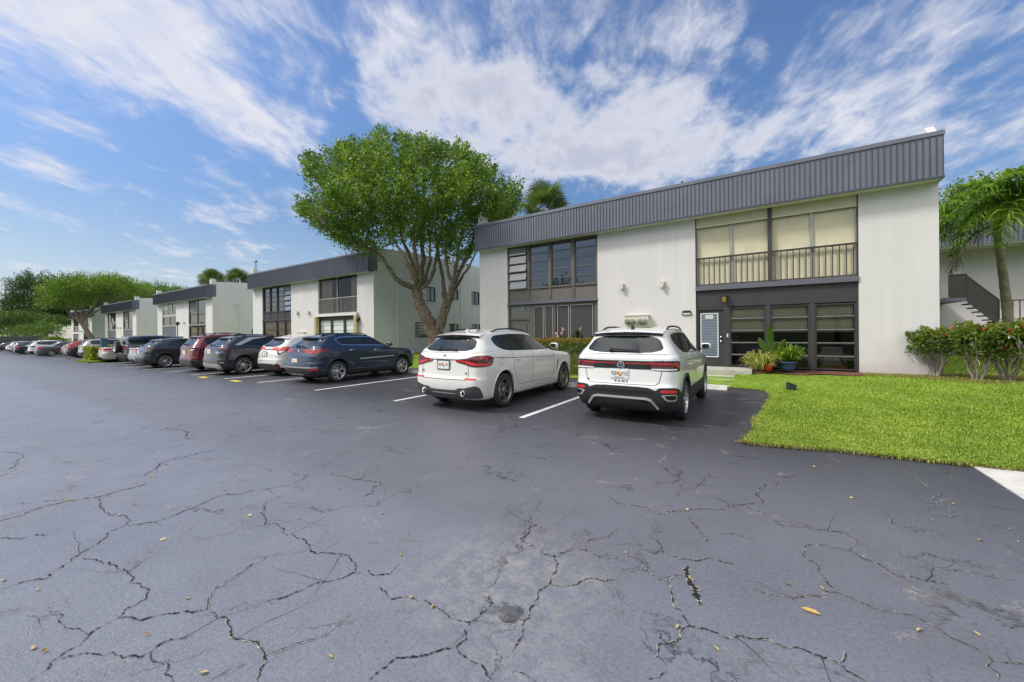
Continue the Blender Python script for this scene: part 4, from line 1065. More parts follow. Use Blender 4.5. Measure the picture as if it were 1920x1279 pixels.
def outline(v, nR=6, nC=6, nS=26):
    """half outline of one horizontal slice (right side, y<0), rear centre to front centre"""
    zr, zf, xr, xf, W, rx, ry, fx, fy, br, bf, tr, tf, zm = v
    P = []
    for i in range(nR): P.append((xr, (W-ry)*i/nR))
    for i in range(nC):
        a = PI/2*i/nC; P.append((xr+rx*(1-math.cos(a)), W-ry+ry*math.sin(a)))
    x0, x1 = xr+rx, xf-fx
    for i in range(nS): P.append((x0+(x1-x0)*i/nS, W))
    for i in range(nC):
        a = PI/2*i/nC; P.append((x1+fx*math.sin(a), W-fy+fy*math.cos(a)))
    for i in range(nR+1): P.append((xf, (W-fy)*(1-i/nR)))
    out = []
    for x, y in P:
        u = (x-xr)/(xf-xr); q = (y/W)**2
        xx = x + br*q*(1-u)**3 - bf*q*u**3
        k = 1 - tr*max(0, 1-u/.5)**2 - tf*max(0, (u-.5)/.5)**2
        out.append((xx, -y*k, zr+(zf-zr)*u+zm*4*u*(1-u)))
    return out

def crom(K, sub):
    K = np.array(K, float); n = len(K); out = []
    for i in range(n-1):
        p0, p1, p2, p3 = K[max(i-1, 0)], K[i], K[i+1], K[min(i+2, n-1)]
        for s in range(sub):
            t = s/sub
            m1 = (p2-p0)/2; m2 = (p3-p1)/2
            # limited tangents keep creases tight
            m1 = np.where(np.sign(p2-p1) == np.sign(p1-p0), np.clip(m1, -2*np.minimum(abs(p2-p1), abs(p1-p0)), 2*np.minimum(abs(p2-p1), abs(p1-p0))), 0) if i else m1*0+(p2-p1)
            m2 = np.where(np.sign(p3-p2) == np.sign(p2-p1), np.clip(m2, -2*np.minimum(abs(p3-p2), abs(p2-p1)), 2*np.minimum(abs(p3-p2), abs(p2-p1))), 0) if i < n-2 else m2*0+(p2-p1)
            h = (2*t**3-3*t**2+1)*p1+(t**3-2*t**2+t)*m1+(-2*t**3+3*t**2)*p2+(t**3-t**2)*m2
            out.append(h)
    out.append(K[-1]); return out

def levels(p):
    L, W, H = p['L'], p['W'], p['H']; zg, xg, zs, xs = p['zg'], p['xg'], p['zs'], p['xs']
    zh, zc, xc, zt, xt, Wr = p['zh'], p['zc'], p['xc'], p['zt'], p['xt'], p['Wr']
    cr, cf = p.get('cr', (.22, .20)), p.get('cf', (.42, .30)); br, bf = p.get('br', .07), p.get('bf', .16); tr, tf = p.get('tr', .035), p.get('tf', .05)
    zd, xd = p.get('zd', zg), p.get('xd', xg)      # boot deck (saloon) else glass base
    tum = p.get('tum', .075); s0 = p.get('sill', .21)
    def R(zr, zf, xr, xf, w, a=1.0, b=1.0, zm=0.0): return (zr, zf, xr, xf, w, cr[0]*a, cr[1]*a, cf[0]*b, cf[1]*b, br, bf, tr, tf, zm)
    bump = p.get('bump', .03)
    K = [R(s0-.02, s0-.02, .34, L-.36, W-.20),
         R(s0+.01, s0+.01, .13, L-.16, W-.075),
         R(s0+.11, s0+.10, .035, L-.05, W-.035),
         R(.50, .50, .0, L, W-.012),
         R(.60, .60, .005, L, W-.004),
         R(.66, .66, bump, L, W-.004),
         R(.80, .76, bump+.015, L-.015, W),
         R(zd-.14, zh-.07, max(bump+.03, xd-.06), L-.05, W-.002),
         R(zd-.06, zh-.01, xd-.035, L-.13, W-.014),
         R(zd-.015, zh+.04, xd-.01 if xd != xg else xd+.01, L-.34, W-.035)]
    if xd != xg: K.append(R(zd+.0, zc-.035, xg-.18, xc+.22, W-.06))
    else: K.append(R(zd+.0, zc-.035, xg, xc+.22, W-.055))
    K += [R(zg+.03, zc+.005, xg+.02, xc+.02, W-tum, .9, .8),
          R(zg+.5*(zs-zg), zc+.5*(zt-zc), xg+.52*(xs-xg), xc+.54*(xt-xc), Wr+.52*(W-tum-Wr), .85, .6, (H-.07-.5*(zs+zt))*.25),
          R(zs, zt, xs, xt, Wr+.02, .8, .5, (H-.075-.5*(zs+zt))),
          R(zs+.03, zt+.025, xs+.02, xt-.09, Wr-.025, .8, .5, (H-.04-.5*(zs+zt+.055))),
          R(zs+.055, zt+.045, xs+.12, xt-.24, Wr-.14, .8, .5, (H-.012-.5*(zs+zt+.10))),
          R(zs+.068, zt+.055, xs+.34, xt-.50, Wr*.5, .6, .4, (H-.5*(zs+zt+.123)))]
    return K

def loft(K, sub=3):
    rows = []
    for v in crom(K, sub):
        h = outline(v); full = h + [(x, -y, z) for x, y, z in h[-2:0:-1]]
        rows.append(full)
    n = len(rows[0]); V = [q for r in rows for q in r]; F = []
    for i in range(len(rows)-1):
        for k in range(n): F.append((i*n+k, i*n+(k+1) % n, (i+1)*n+(k+1) % n, (i+1)*n+k))
    F.append(tuple(range(n))[::-1]); F.append(tuple((len(rows)-1)*n+k for k in range(n)))
    return V, F

R2 = math.sqrt(.5)
def frame(f):
    return {'R': (lambda u, v: (u, -4, v), (0, 1, 0)), 'L': (lambda u, v: (u, 4, v), (0, -1, 0)),
            'B': (lambda u, v: (-4, u, v), (1, 0, 0)), 'F': (lambda u, v: (9, u, v), (-1, 0, 0)), 'T': (lambda u, v: (u, v, 4), (0, 0, -1)),
            'DR': (lambda u, v: (R2*u-4*R2, -R2*u-4*R2, v), (R2, R2, 0)), 'DL': (lambda u, v: (R2*u-4*R2, R2*u+4*R2, v), (R2, -R2, 0))}[f]

def clip_x(poly, lo, hi):
    def half(P, c, s):
        out = []
        for a, b in zip(P, P[1:]+P[:1]):
            ia, ib = s*(a[0]-c) >= 0, s*(b[0]-c) >= 0
            if ia: out.append(a)
            if ia != ib: t = (c-a[0])/(b[0]-a[0]); out.append((c, a[1]+t*(b[1]-a[1])))
        return out
    return half(half(list(poly), lo, 1), hi, -1)

def chaikin(P, it=2, k=.22):
    for _ in range(it):
        Q = []
        for a, b in zip(P, P[1:]+P[:1]):
            Q.append((a[0]+k*(b[0]-a[0]), a[1]+k*(b[1]-a[1]))); Q.append((b[0]-k*(b[0]-a[0]), b[1]-k*(b[1]-a[1])))
        P = Q
    return P

class Car:
    def __init__(s, p):
        s.p = p; V, F = loft(levels(p)); s.V, s.F = V, F
        s.bvh = BVHTree.FromPolygons([Vector(v) for v in V], F)
    def hit(s, st, d, f=None):
        r = s.bvh.ray_cast(Vector(st), Vector(d))
        if r[0] is None:
            q = s.bvh.find_nearest(Vector(st)+Vector(d)*3.2); return q[0], q[1]
        return r[0], r[1]
    def patch(s, mb, f, poly, off=.004, m=0, rnd=0, step=.08, depth=.014):
        if rnd: poly = chaikin(list(poly), 2, .15+.1*min(rnd, 1))
        if f == 'L' or f == 'DL': pass
        bm = bmesh.new(); vs = [bm.verts.new((u, v, 0)) for u, v in poly]
        try: bm.faces.new(vs)
        except ValueError: bm.free(); return
        us = [q[0] for q in poly]; ws = [q[1] for q in poly]
        for ax, lo, hi in ((0, min(us), max(us)), (1, min(ws), max(ws))):
            n = int((hi-lo)/step)
            for i in range(1, n+1):
                c = lo+(hi-lo)*i/(n+1); co = [0, 0, 0]; co[ax] = c; no = [0, 0, 0]; no[ax] = 1
                bmesh.ops.bisect_plane(bm, geom=bm.verts[:]+bm.edges[:]+bm.faces[:], plane_co=co, plane_no=no)
        st, d = frame(f); dv = Vector(d); P = []; bm.verts.index_update()
        for v in bm.verts:
            h, nrm = s.hit(st(v.co.x, v.co.y), d); 
            if nrm.dot(dv) > 0: nrm = -nrm
            P.append(h + nrm*off)
        n = len(P); B = {}; faces = []; sk = []
        for fc in bm.faces:
            idx = [v.index for v in fc.verts]; a = P[idx[0]]; nn = (P[idx[1]]-a).cross(P[idx[2]]-a)
            if nn.dot(dv) > 0: idx = idx[::-1]
            faces.append(idx)
        PP = list(P)
        for e in bm.edges:
            if e.is_boundary:
                for v in e.verts:
                    if v.index not in B: B[v.index] = len(PP); PP.append(P[v.index]+dv*depth)
                a, b = e.verts[0].index, e.verts[1].index; sk.append((a, b, B[b], B[a]))
        bm.free()
        o = mb.n; mb.add(PP, faces, m, True); mb.add([PP[i] for q in sk for i in q], [(4*k, 4*k+1, 4*k+2, 4*k+3) for k in range(len(sk))], m)
    def sym(s, mb, f, poly, **k):
        if f in ('R', 'DR'):
            s.patch(mb, f, poly, **k); s.patch(mb, {'R': 'L', 'DR': 'DL'}[f], poly, **k)
        else:
            s.patch(mb, f, poly, **k); s.patch(mb, f, [(-u, v) for u, v in poly], **k)
    def seam(s, mb, f, pts, w=.009, off=.0025, m=0, closed=False):
        P = [np.array(q, float) for q in pts]
        if closed: P.append(P[0])
        Q = []
        for a, b in zip(P[:-1], P[1:]):
            n = max(1, int(np.linalg.norm(b-a)/.06))
            for i in range(n): Q.append(a+(b-a)*i/n)
        Q.append(P[-1]); Q = np.array(Q); d = np.gradient(Q, axis=0); d /= (np.linalg.norm(d, axis=1)[:, None]+1e-9); nn = np.stack([-d[:, 1], d[:, 0]], 1)
        st, dr = frame(f); V = []
        for q, k in zip(Q, nn):
            for sgn in (1, -1):
                h, no = s.hit(st(*(q+k*sgn*w/2)), dr)
                if no.dot(Vector(dr)) > 0: no = -no
                V.append(h+no*off)
        mb.add(V, [(2*i, 2*i+1, 2*i+3, 2*i+2) for i in range(len(Q)-1)], m, True)
    def arc(s, mb, f, xc, zc, r0, r1, a0, a1, off, m=0, n=28, zmin=.2):
        st, dr = frame(f); V = []; dv = Vector(dr)
        for i in range(n+1):
            a = a0+(a1-a0)*i/n
            for r, o in ((r0-.003, -.05), (r0, off), ((r0+r1)/2, off), (r1, off), (r1+.002, -.01)):
                h, no = s.hit(st(xc+r*math.cos(a), max(zmin, zc+r*math.sin(a))), dr)
                if no.dot(dv) > 0: no = -no
                V.append(h + (no*o if o > 0 else -dv*o))
        F = [(5*i+k, 5*i+k+1, 5*i+k+6, 5*i+k+5) for i in range(n) for k in range(4)]
        mb.add(V, F, m, True)

ZS = 1.07
_wheels = {}
def wheel_parts(style, R, w=.215):
    key = (style, R)
    if key in _wheels: return _wheels[key]
    Rr = R*.70; h = w/2
    t = MB()
    t.lathe([(Rr-.02, -h*.8), (Rr+.012, -h*.98), (R-.055, -h), (R-.018, -h+.012), (R, -h+.045), (R, h-.045), (R-.018, h-.012), (R-.055, h), (Rr+.012, h*.98), (Rr-.008, h*.85)], (0, 0, 0), 'y', 40)
    r = MB()
    r.lathe([(Rr-.008, h*.85), (Rr+.006, h*.93), (Rr-.012, h*.95), (Rr-.024, h*.80), (Rr-.034, -h*.5)], (0, 0, 0), 'y', 40)
    yo = h*.80
    def spoke(a, r0, r1, w0, w1, tw=0.0, th=.03, y0=None):
        y0 = yo if y0 is None else y0; c0, s0 = math.cos(a), math.sin(a); c1, s1 = math.cos(a+tw), math.sin(a+tw)
        q = [(r0*c0+s0*w0/2, r0*s0-c0*w0/2), (r1*c1+s1*w1/2, r1*s1-c1*w1/2), (r1*c1-s1*w1/2, r1*s1+c1*w1/2), (r0*c0-s0*w0/2, r0*s0+c0*w0/2)]
        V = [(x, y0-.012, z) for x, z in q[:1]]+[(x, y0, z) for x, z in q[1:3]]+[(x, y0-.012, z) for x, z in q[3:]]+[(x, y0-th, z) for x, z in q]
        r.add(V, [(0, 1, 2, 3), (7, 6, 5, 4), (0, 4, 5, 1), (1, 5, 6, 2), (2, 6, 7, 3), (3, 7, 4, 0)])
    if style == 'double5':
        for k in range(5):
            a = 2*PI*k/5+.3
            for d in (-.12, .12): spoke(a+d*1.6, .055, Rr-.018, .028, .03, -d*.35)
    elif style == 'multi':
        for k in range(10): spoke(2*PI*k/10, .05, Rr-.018, .028, .018, .10 if k % 2 else -.10)
        for k in range(5): spoke(2*PI*k/5+.31, .12, Rr-.018, .012, .03)
    elif style == 'star':
        for k in range(5):
            a = 2*PI*k/5+.2; spoke(a, .05, Rr-.06, .05, .05); spoke(a+.18, Rr-.10, Rr-.015, .02, .06, .16); spoke(a-.18, Rr-.10, Rr-.015, .02, .06, -.16)
    elif style == 'swirl':
        for k in range(5):
            a = 2*PI*k/5; spoke(a, .05, Rr-.06, .05, .035, .35); spoke(a+.25, Rr-.085, Rr-.015, .03, .10, .35)
    else:
        for k in range(9): spoke(2*PI*k/9, .05, Rr-.018, .032, .026)
    r.lathe([(0, yo+.002), (.03, yo+.001), (.062, yo-.008), (.066, yo-.03)], (0, 0, 0), 'y', 20)
    d = MB(); d.lathe([(0, -.01), (Rr-.036, -.01), (Rr-.036, -h*.8), (0, -h*.8)], (0, 0, 0), 'y', 28)
    d.lathe([(0, .02), (Rr*.62, .02), (Rr*.62, 0)], (0, 0, 0), 'y', 24, 1)
    _wheels[key] = (t, r, d); return _wheels[key]

def add_wheels(root, p, rim='alloy'):
    Rw = p['R']*1.035; t, r, d = wheel_parts(p['rim'], Rw); first = None
    for x in (p['ax'], p['ax']+p['wb']):
        for sgn in (1, -1):
            y = sgn*(p['W']-.125); a = (0, rng.uniform(0, 6), 0)
            if first is None:
                w = d.build('wheel', [M['well'], M['galv']], root); t.build('tyre', M['rubber'], w); r.build('rim', M[rim], w); first = w
            else: w = dup(first, root)
            w.matrix_parent_inverse = Matrix.Diagonal((1, 1, 1/ZS, 1)); w.location = (x, y, Rw); w.rotation_euler = (0, a[1], 0 if sgn > 0 else PI)

def cut_arches(o, p):
    c = MB(); r = p['R']+.035
    for x in (p['ax'], p['ax']+p['wb']):
        for sgn in (1, -1):
            y0, y1 = sorted((sgn*(p['W']-.30), sgn*(p['W']+.25)))
            n = 40; pts = [(x+r*math.cos(2*PI*k/n), p['R']+.01+r*math.sin(2*PI*k/n)) for k in range(n)]
            c.prism(pts, 'y', y0, y1, 1)
    co = c.build('cutter', [M['well'], M['well']])
    for ob_ in (co, o):
        bm = bmesh.new(); bm.from_mesh(ob_.data); bmesh.ops.recalc_face_normals(bm, faces=bm.faces); bm.to_mesh(ob_.data); bm.free()
    bpy.context.view_layer.update()
    md = o.modifiers.new('b', 'BOOLEAN'); md.operation = 'DIFFERENCE'; md.object = co; md.solver = 'EXACT'
    dg = bpy.context.evaluated_depsgraph_get(); dg.update()
    me = bpy.data.meshes.new_from_object(o.evaluated_get(dg)); o.modifiers.clear(); o.data = me
    bpy.data.objects.remove(co)
    try: me.set_sharp_from_angle(angle=math.radians(38))
    except Exception: pass

def plate(root, c, y, z, txt='', sub='', frame_m=None, w=.31, h=.155):
    hgt, n = c.hit((-4, y, z), (1, 0, 0)); x = hgt.x-.006
    m = MB(); m.box(x-.012, x+.004, y-w/2, y+w/2, z-h/2, z+h/2, 0)
    if frame_m:
        for b in ((-w/2-.012, w/2+.012, -h/2-.016, -h/2), (-w/2-.012, w/2+.012, h/2, h/2+.014), (-w/2-.012, -w/2, -h/2, h/2), (w/2, w/2+.012, -h/2, h/2)): m.box(x-.016, x+.004, y+b[0], y+b[1], z+b[2], z+b[3], 1)
    pl = m.build('licence_plate', [M['plate'], M[frame_m] if frame_m else M['plate']], root)
    q = MB()
    for dx, dz, r in ((.012, .012, .028), (-.014, -.018, .024)):
        q.lathe([(0, -.0015), (r, -.001), (r, 0)], (x-.0125, y+dx, z+dz), 'x', 14)
    q.build('fruit_emblem', M['orange'], pl)
    if txt:
        a, b = txt.split(' ')
        text_mesh(a, .085, M['ink'], 'lettering', pl, (x-.0142, y+.088, z-.002), (PI/2, 0, -PI/2), .0004, False, .72)
        text_mesh(b, .085, M['ink'], 'lettering', pl, (x-.0142, y-.092, z-.002), (PI/2, 0, -PI/2), .0004, False, .72)
    if sub:
        text_mesh(sub, .024, M['ink'], 'lettering', pl, (x-.0142, y, z-h/2+.016), (PI/2, 0, -PI/2), .0004)
    return pl

def mirrors(root, p, paintm):
    z = p['zc']+.04; x = p['xc']-.42
    for sgn in (1, -1):
        m = MB(); y0 = sgn*(p['W']-.06)
        # shell: tapered rounded housing
        V = []; n = 12; rings = [(-.05, .55), (-.03, .9), (.02, 1.0), (.08, .85), (.13, .4), (.14, .05)]
        for dx, s in rings:
            for k in range(n):
                a = 2*PI*k/n; ca, sa = math.cos(a), math.sin(a); ca = math.copysign(abs(ca)**.6, ca); sa = math.copysign(abs(sa)**.6, sa)
                V.append((x+dx, y0+sgn*(.13+.105*s*ca), z+.055+.072*s*sa))
        F = [(i*n+k, i*n+(k+1) % n, (i+1)*n+(k+1) % n, (i+1)*n+k) for i in range(len(rings)-1) for k in range(n)]+[tuple(range(n))[::-1], tuple((len(rings)-1)*n+k for k in range(n))]
        m.add(V, F, 0, True); m.bar((x+.05, y0-sgn*.02, z-.0), (x+.03, y0+sgn*.12, z+.01), .05, .035, 1)
        f = m.build('door_mirror', [paintm, M['gloss_black']], root)
        g = MB(); V = []
        for k in range(n):
            a = 2*PI*k/n; ca, sa = math.cos(a), math.sin(a); ca = math.copysign(abs(ca)**.6, ca); sa = math.copysign(abs(sa)**.6, sa)
            V.append((x-.053, y0+sgn*(.13+.085*ca*.9), z+.055+.056*sa*.9))
        g.add(V, [tuple(range(n)) if sgn < 0 else tuple(range(n))[::-1]]); g.build('mirror_glass', M['car_glass'], f)

def roof_rails(root, c, p, m='black', lift=.05, x0=None, x1=None):
    x0 = x0 or p['xs']+.45; x1 = x1 or p['xt']-.25
    for sgn in (1, -1):
        y = sgn*(p['Wr']-.045); pts = []
        for i in range(13):
            t = i/12; x = x0+(x1-x0)*t; h, n = c.hit((x, y, 4), (0, 0, -1)); pts.append((x, y, h.z + lift*min(1, 6*t, 6*(1-t))+.008))
        b = MB(); b.tube(pts, [.010]+[.017]*11+[.010], 6); b.build('roof_rail', M[m], root)

def make_car(key, paintm, root):
    p = SPEC[key]; c = Car(p); pm = M[paintm]
    b = MB(); b.add(c.V, c.F, 0, True); body = b.build('body', [pm, M['well']], root); cut_arches(body, p)
    # dark lower cladding ring
    cl = p.get('clad')
    if cl:
        K = [list(v) for v in crom(levels(p), 3)]; z0, z1, off = cl
        sel = [v for v in K if z0-.001 <= v[0] <= z1+.03]
        def grow(v, o): w = list(v); w[2] -= o; w[3] += o; w[4] += o; return w
        rows = [grow(v, off) for v in sel]
        rows = [grow(sel[0], -.03)] + rows + [grow(sel[-1], -.03)]
        V = []; F = []
        for v in rows:
            h = outline(v); V += h+[(x, -y, z) for x, y, z in h[-2:0:-1]]
        n = len(V)//len(rows); F = [(i*n+k, i*n+(k+1) % n, (i+1)*n+(k+1) % n, (i+1)*n+k) for i in range(len(rows)-1) for k in range(n)]
        i = len(rows)-1; F += [(i*n+k, i*n+(k+1) % n, (k+1) % n, k) for k in range(n)]
        q = MB(); q.add(V, F, 0, True); o = q.build('lower_cladding', [M['black'], M['well']], root); cut_arches(o, p)
    for x in (p['ax'], p['ax']+p['wb']):
        for f in ('R', 'L'):
            a = MB(); ro = p['R']+.033; c.arc(a, f, x, p['R']+.01, ro, ro+p.get('archw', .03), -.12, PI+.12, .012 if cl else .006); a.build('wheel_arch', M['black'] if cl else pm, root)
    # side windows: black surround, then one pane per door
    dlo = p['dlo']
    for f in ('R', 'L'): s = MB(); c.patch(s, f, dlo, off=.003, rnd=.3); s.build('window_surround', M[p.get('dlotrim', 'gloss_black')], root)
    cx = sum(u for u, v in dlo)/len(dlo); cz = sum(v for u, v in dlo)/len(dlo)
    ins = [(u+(cx-u)/(abs(cx-u)+1e-6)*min(.022, abs(cx-u)), v+(cz-v)/(abs(cz-v)+1e-6)*min(.022, abs(cz-v))) for u, v in dlo]
    cuts = [-9]+p['cuts']+[9]
    for f in ('R', 'L'):
        for lo, hi in zip(cuts[:-1], cuts[1:]):
            q = clip_x(ins, lo+.018, hi-.018)
            if len(q) > 2: g = MB(); c.patch(g, f, q, off=.006, rnd=.2); g.build('side_window', M['car_glass'], root)
    # doors: shut lines as dark gaps, handles
    for f in ('R', 'L'):
        for i, dd in enumerate(p['doors']):
            m = MB(); c.seam(m, f, dd); d = m.build('door', M['black'], root)
            if i < 2:
                hx, hz = p['handles'][i]; m = MB(); st, dr = frame(f); h, n = c.hit(st(hx, hz), dr); sg = -1 if f == 'R' else 1
                m.tube([(hx-.10, h.y+sg*.008, hz), (hx-.07, h.y+sg*.035, hz), (hx+.07, h.y+sg*.035, hz+.004), (hx+.10, h.y+sg*.008, hz+.004)], [.010, .014, .014, .010], 6); m.build('handle', M[p.get('handle_m', 'chrome')] if p.get('handle_m') else pm, d)
    # crease along the shoulder
    if p.get('crease'):
        pass
    # glass front and rear
    g = MB(); c.patch(g, 'F', [(-(p['W']-.16), p['zc']+.06), (p['W']-.16, p['zc']+.06), (p['Wr']-.07, p['zt']-.02), (-(p['Wr']-.07), p['zt']-.02)], off=.004, rnd=.2); g.build('windscreen', M['car_glass'], root)
    rg = p['rear_glass']; g = MB(); c.patch(g, 'B', [(-rg[0], rg[1]), (rg[0], rg[1]), (rg[2], rg[3]), (-rg[2], rg[3])], off=.005, rnd=.25)
    rgo = g.build('rear_window', M['car_glass'], root)
    if p.get('wiper', True):
        h, n = c.hit((-4, .12, rg[1]+.03), (1, 0, 0)); m = MB(); m.bar((h.x-.03, .22, rg[1]+.055), (h.x-.035, -.30, rg[1]+.035), .022, .028); m.lathe([(.0, -.05), (.03, -.045), (.035, 0)], (h.x, .20, rg[1]+.045), 'x', 10)
        m.build('wiper', M['black'], root)
    if p.get('spoiler', True):
        m = MB(); xs, zs, wr = p['xs'], p['zs'], p['Wr']-.02
        prof0 = [(xs+.30, zs+.085), (xs+.02, zs+.066), (xs-.085, zs+.034), (xs-.08, zs+.004), (xs+.05, zs-.03), (xs+.3, zs-.0)]
        ys = [-1, -.93, -.5, 0, .5, .93, 1]; V = []
        for y in ys:
            e = abs(y)**3; V += [(x+.11*e*(1 if x < xs+.2 else 0), y*wr, z-.030*y*y) for x, z in prof0]
        n = 6; F = [(i*n+k, i*n+(k+1) % n, (i+1)*n+(k+1) % n, (i+1)*n+k) for i in range(len(ys)-1) for k in range(n)]+[tuple(range(n))[::-1], tuple((len(ys)-1)*n+k for k in range(n))]
        for k, f_ in enumerate(F): m.F.append(f_); m.M.append(0 if k >= len(F)-2 or k % n in (0, 1) else 1); m.S.append(False)
        m.V += V; m.n = len(V); sp = m.build('spoiler', [pm, M['gloss_black']], root)
        m = MB(); m.box(xs-.090, xs-.080, -.16, .16, zs+.012, zs+.024); m.build('brake_light', M['tail_dark'], sp)
    if p.get('fin', True):
        h, n = c.hit((p['xs']+.45, 0, 4), (0, 0, -1)); m = MB(); m.prism([(-.09, 0), (.09, 0), (-.05, .075), (-.085, .07)], 'y', -.018, .018); m.build('antenna_fin', M['black'] if p.get('fin') == 'black' else pm, root, loc=(h.x, 0, h.z-.006))
    # boot lid gap
    if p.get('gate'):
        m = MB(); c.seam(m, 'B', p['gate'], closed=False); c.seam(m, 'B', [(-u, v) for u, v in p['gate']]); m.build('tailgate', M['black'], root)
    # lamps: list of (frame, polygon, material)
    lamps = {}
    for f, poly, mm, off in p['lamps']: lamps.setdefault(f, []).append((poly, mm, off))
    for side in ('R', 'L'):
        m = MB(); mats = []
        for f, poly, mm, off in p['lamps']:
            if f == 'C': continue
            ff, pp = (f, poly)
            if side == 'L': ff, pp = ({'DR': 'DL', 'R': 'L'}.get(f, f), poly if f in ('DR', 'R') else [(-u, v) for u, v in poly])
            if M[mm] not in mats: mats.append(M[mm])
            c.patch(m, ff, pp, off=off, m=mats.index(M[mm]), rnd=.1, step=.05)
        m.build('tail_light', mats, root)
    cb = [q for q in p['lamps'] if q[0] == 'C']
    if cb:
        m = MB(); mats = []
        for f, poly, mm, off in cb:
            if M[mm] not in mats: mats.append(M[mm])
            c.patch(m, 'B', poly, off=off, m=mats.index(M[mm]), step=.06)
        m.build('light_bar', mats, root)
    # bumper inserts and reflectors
    for nm, f, poly, mm, off in p.get('trim', []):
        for ff in ((f, {'R': 'L', 'DR': 'DL'}[f]) if f != 'C' else ('B',)): m = MB(); c.patch(m, ff, poly, off=off, rnd=.1, step=.06); m.build(nm, M[mm], root)
    # front lamps and grille
    z = p['zh']
    for sg in (1, -1): m = MB(); c.patch(m, 'F', [(sg*(p['W']-.40), z-.13), (sg*(p['W']-.10), z-.15), (sg*(p['W']-.12), z-.05), (sg*(p['W']-.40), z-.06)], off=.006); m.build('headlight', M['lens_white'], root)
    m = MB(); c.patch(m, 'F', [(-.34, .52), (.34, .52), (.40, z-.08), (-.40, z-.08)], off=.006); m.build('grille', M['gloss_black'], root)
    mirrors(root, p, pm)
    if p.get('rails'): roof_rails(root, c, p, p['rails'], p.get('raillift', .045))
    add_wheels(root, p, p.get('rim_m', 'alloy'))
    u = MB(); u.box(.35, p['L']-.4, -(p['W']-.32), p['W']-.32, .16, .30); u.build('underbody', M['well'], root)
    if 'plate' in p: plate(root, c, *p['plate'])
    if 'extra' in p: p['extra'](root, c, p, pm)
    return c

def disc_emblem(root, c, y, z, r, name='emblem'):
    h, n = c.hit((-4, y, z), (1, 0, 0)); return h.x

def ex_taos(root, c, p, pm):
    x = c.hit((-4, 0, .925), (1, 0, 0))[0].x-.016
    m = MB(); m.lathe([(0, -.010), (.062, -.010), (.070, -.004), (.070, .012)], (x, 0, .925), 'x', 28); e = m.build('emblem', M['gloss_black'], root)
    q = MB(); q.lathe([(.052, -.0125), (.058, -.0145), (.064, -.0125)], (x, 0, .925), 'x', 32)
    def st(pts, w=.010):
        for a, b in zip(pts[:-1], pts[1:]): q.bar((x-.0125, -a[0], .925+a[1]), (x-.0125, -b[0], .925+b[1]), w, .004, up=(1, 0, 0))
    st([(-.021, .049), (0, .006), (.021, .049)]); st([(-.045, .028), (-.021, -.045), (0, -.004), (.021, -.045), (.045, .028)])
    q.build('emblem_letters', M['chrome'], e)
    xx = c.hit((-4, 0, .67), (1, 0, 0))[0].x-.004
    text_mesh('T A O S', .055, M['black'], 'badge', root, (xx, .0, .672), (PI/2, 0, -PI/2), .002, True, 1.25)
    xx = c.hit((-4, .60, .68), (1, 0, 0))[0].x-.006
    text_mesh('SE', .035, M['black'], 'badge', root, (xx, .60, .675), (PI/2, 0, -PI/2), .002, True)
    # black plate holder with lettering above and below
    px = c.hit((-4, .03, .79), (1, 0, 0))[0].x-.02
    text_mesh('SUNSHINE', .022, M['sign_ink'], 'lettering', root, (px-.004, .03, .883), (PI/2, 0, -PI/2), .001)
    # skid plate
    m = MB(); pts = [(-.60, .27), (-.50, .40), (-.42, .425), (.42, .425), (.50, .40), (.60, .27)]
    for a, b in zip(pts[:-1], pts[1:]):
        xa = c.hit((-4, a[0], a[1]), (1, 0, 0))[0].x-.022; xb = c.hit((-4, b[0], b[1]), (1, 0, 0))[0].x-.022; m.bar((xa, a[0], a[1]), (xb, b[0], b[1]), .035, .02, up=(1, 0, 0))
    m.build('skid_plate', M['silver_plastic'], root)

def ex_x3(root, c, p, pm):
    x = c.hit((-4, .02, 1.035), (1, 0, 0))[0].x-.004
    m = MB(); m.lathe([(0, -.004), (.032, -.004), (.040, -.003), (.040, .008)], (x, .0, 1.02), 'x', 24); e = m.build('emblem', M['gloss_black'], root)
    for k, mm in enumerate(('sign_white', 'blue_enamel', 'sign_white', 'blue_enamel')):
        q = MB(); n = 8; q.add([(x-.0048, 0, 1.02)]+[(x-.0048, .027*math.cos(PI/2*k+PI/2*i/n), 1.02+.027*math.sin(PI/2*k+PI/2*i/n)) for i in range(n+1)], [tuple(range(n+2))[::-1]]); q.build('emblem_quarter', M[mm], e)
    xx = c.hit((-4, .62, .72), (1, 0, 0))[0].x-.006
    text_mesh('X3', .06, M['black'], 'badge', root, (xx, .60, .735), (PI/2, 0, -PI/2), .002, True)
    text_mesh('xDrive30i', .05, M['black'], 'badge', root, (xx, -.50, .715), (PI/2, 0, -PI/2), .002, True)
    for sg in (1, -1):
        h = c.hit((-4, sg*.53, .38), (1, 0, 0))[0].x
        m = MB(); m.lathe([(.045, .06), (.045, -.045), (.052, -.05), (.056, -.045), (.056, .06)], (h, sg*.53, .355), 'x', 20); m.build('exhaust_pipe', M['chrome'], root)
        m = MB(); m.lathe([(0, 0), (.044, 0)], (h+.0, sg*.53, .355), 'x', 16); m.build('exhaust_hole', M['well'], root)
    for f in ('R', 'L'):
        m = MB(); c.patch(m, f, [(3.30, .58), (3.33, .58), (3.40, .80), (3.36, .80)], off=.006); m.build('air_vent', M['gloss_black'], root)
    m = MB(); c.seam(m, 'R', [(.72, .86), (.86, .86), (.86, .97), (.72, .97), (.72, .86)], w=.006); m.build('fuel_flap', M['black'], root)
M['blue_enamel'] = mat('blue_enamel', (.03, .16, .42), .3, var=0)

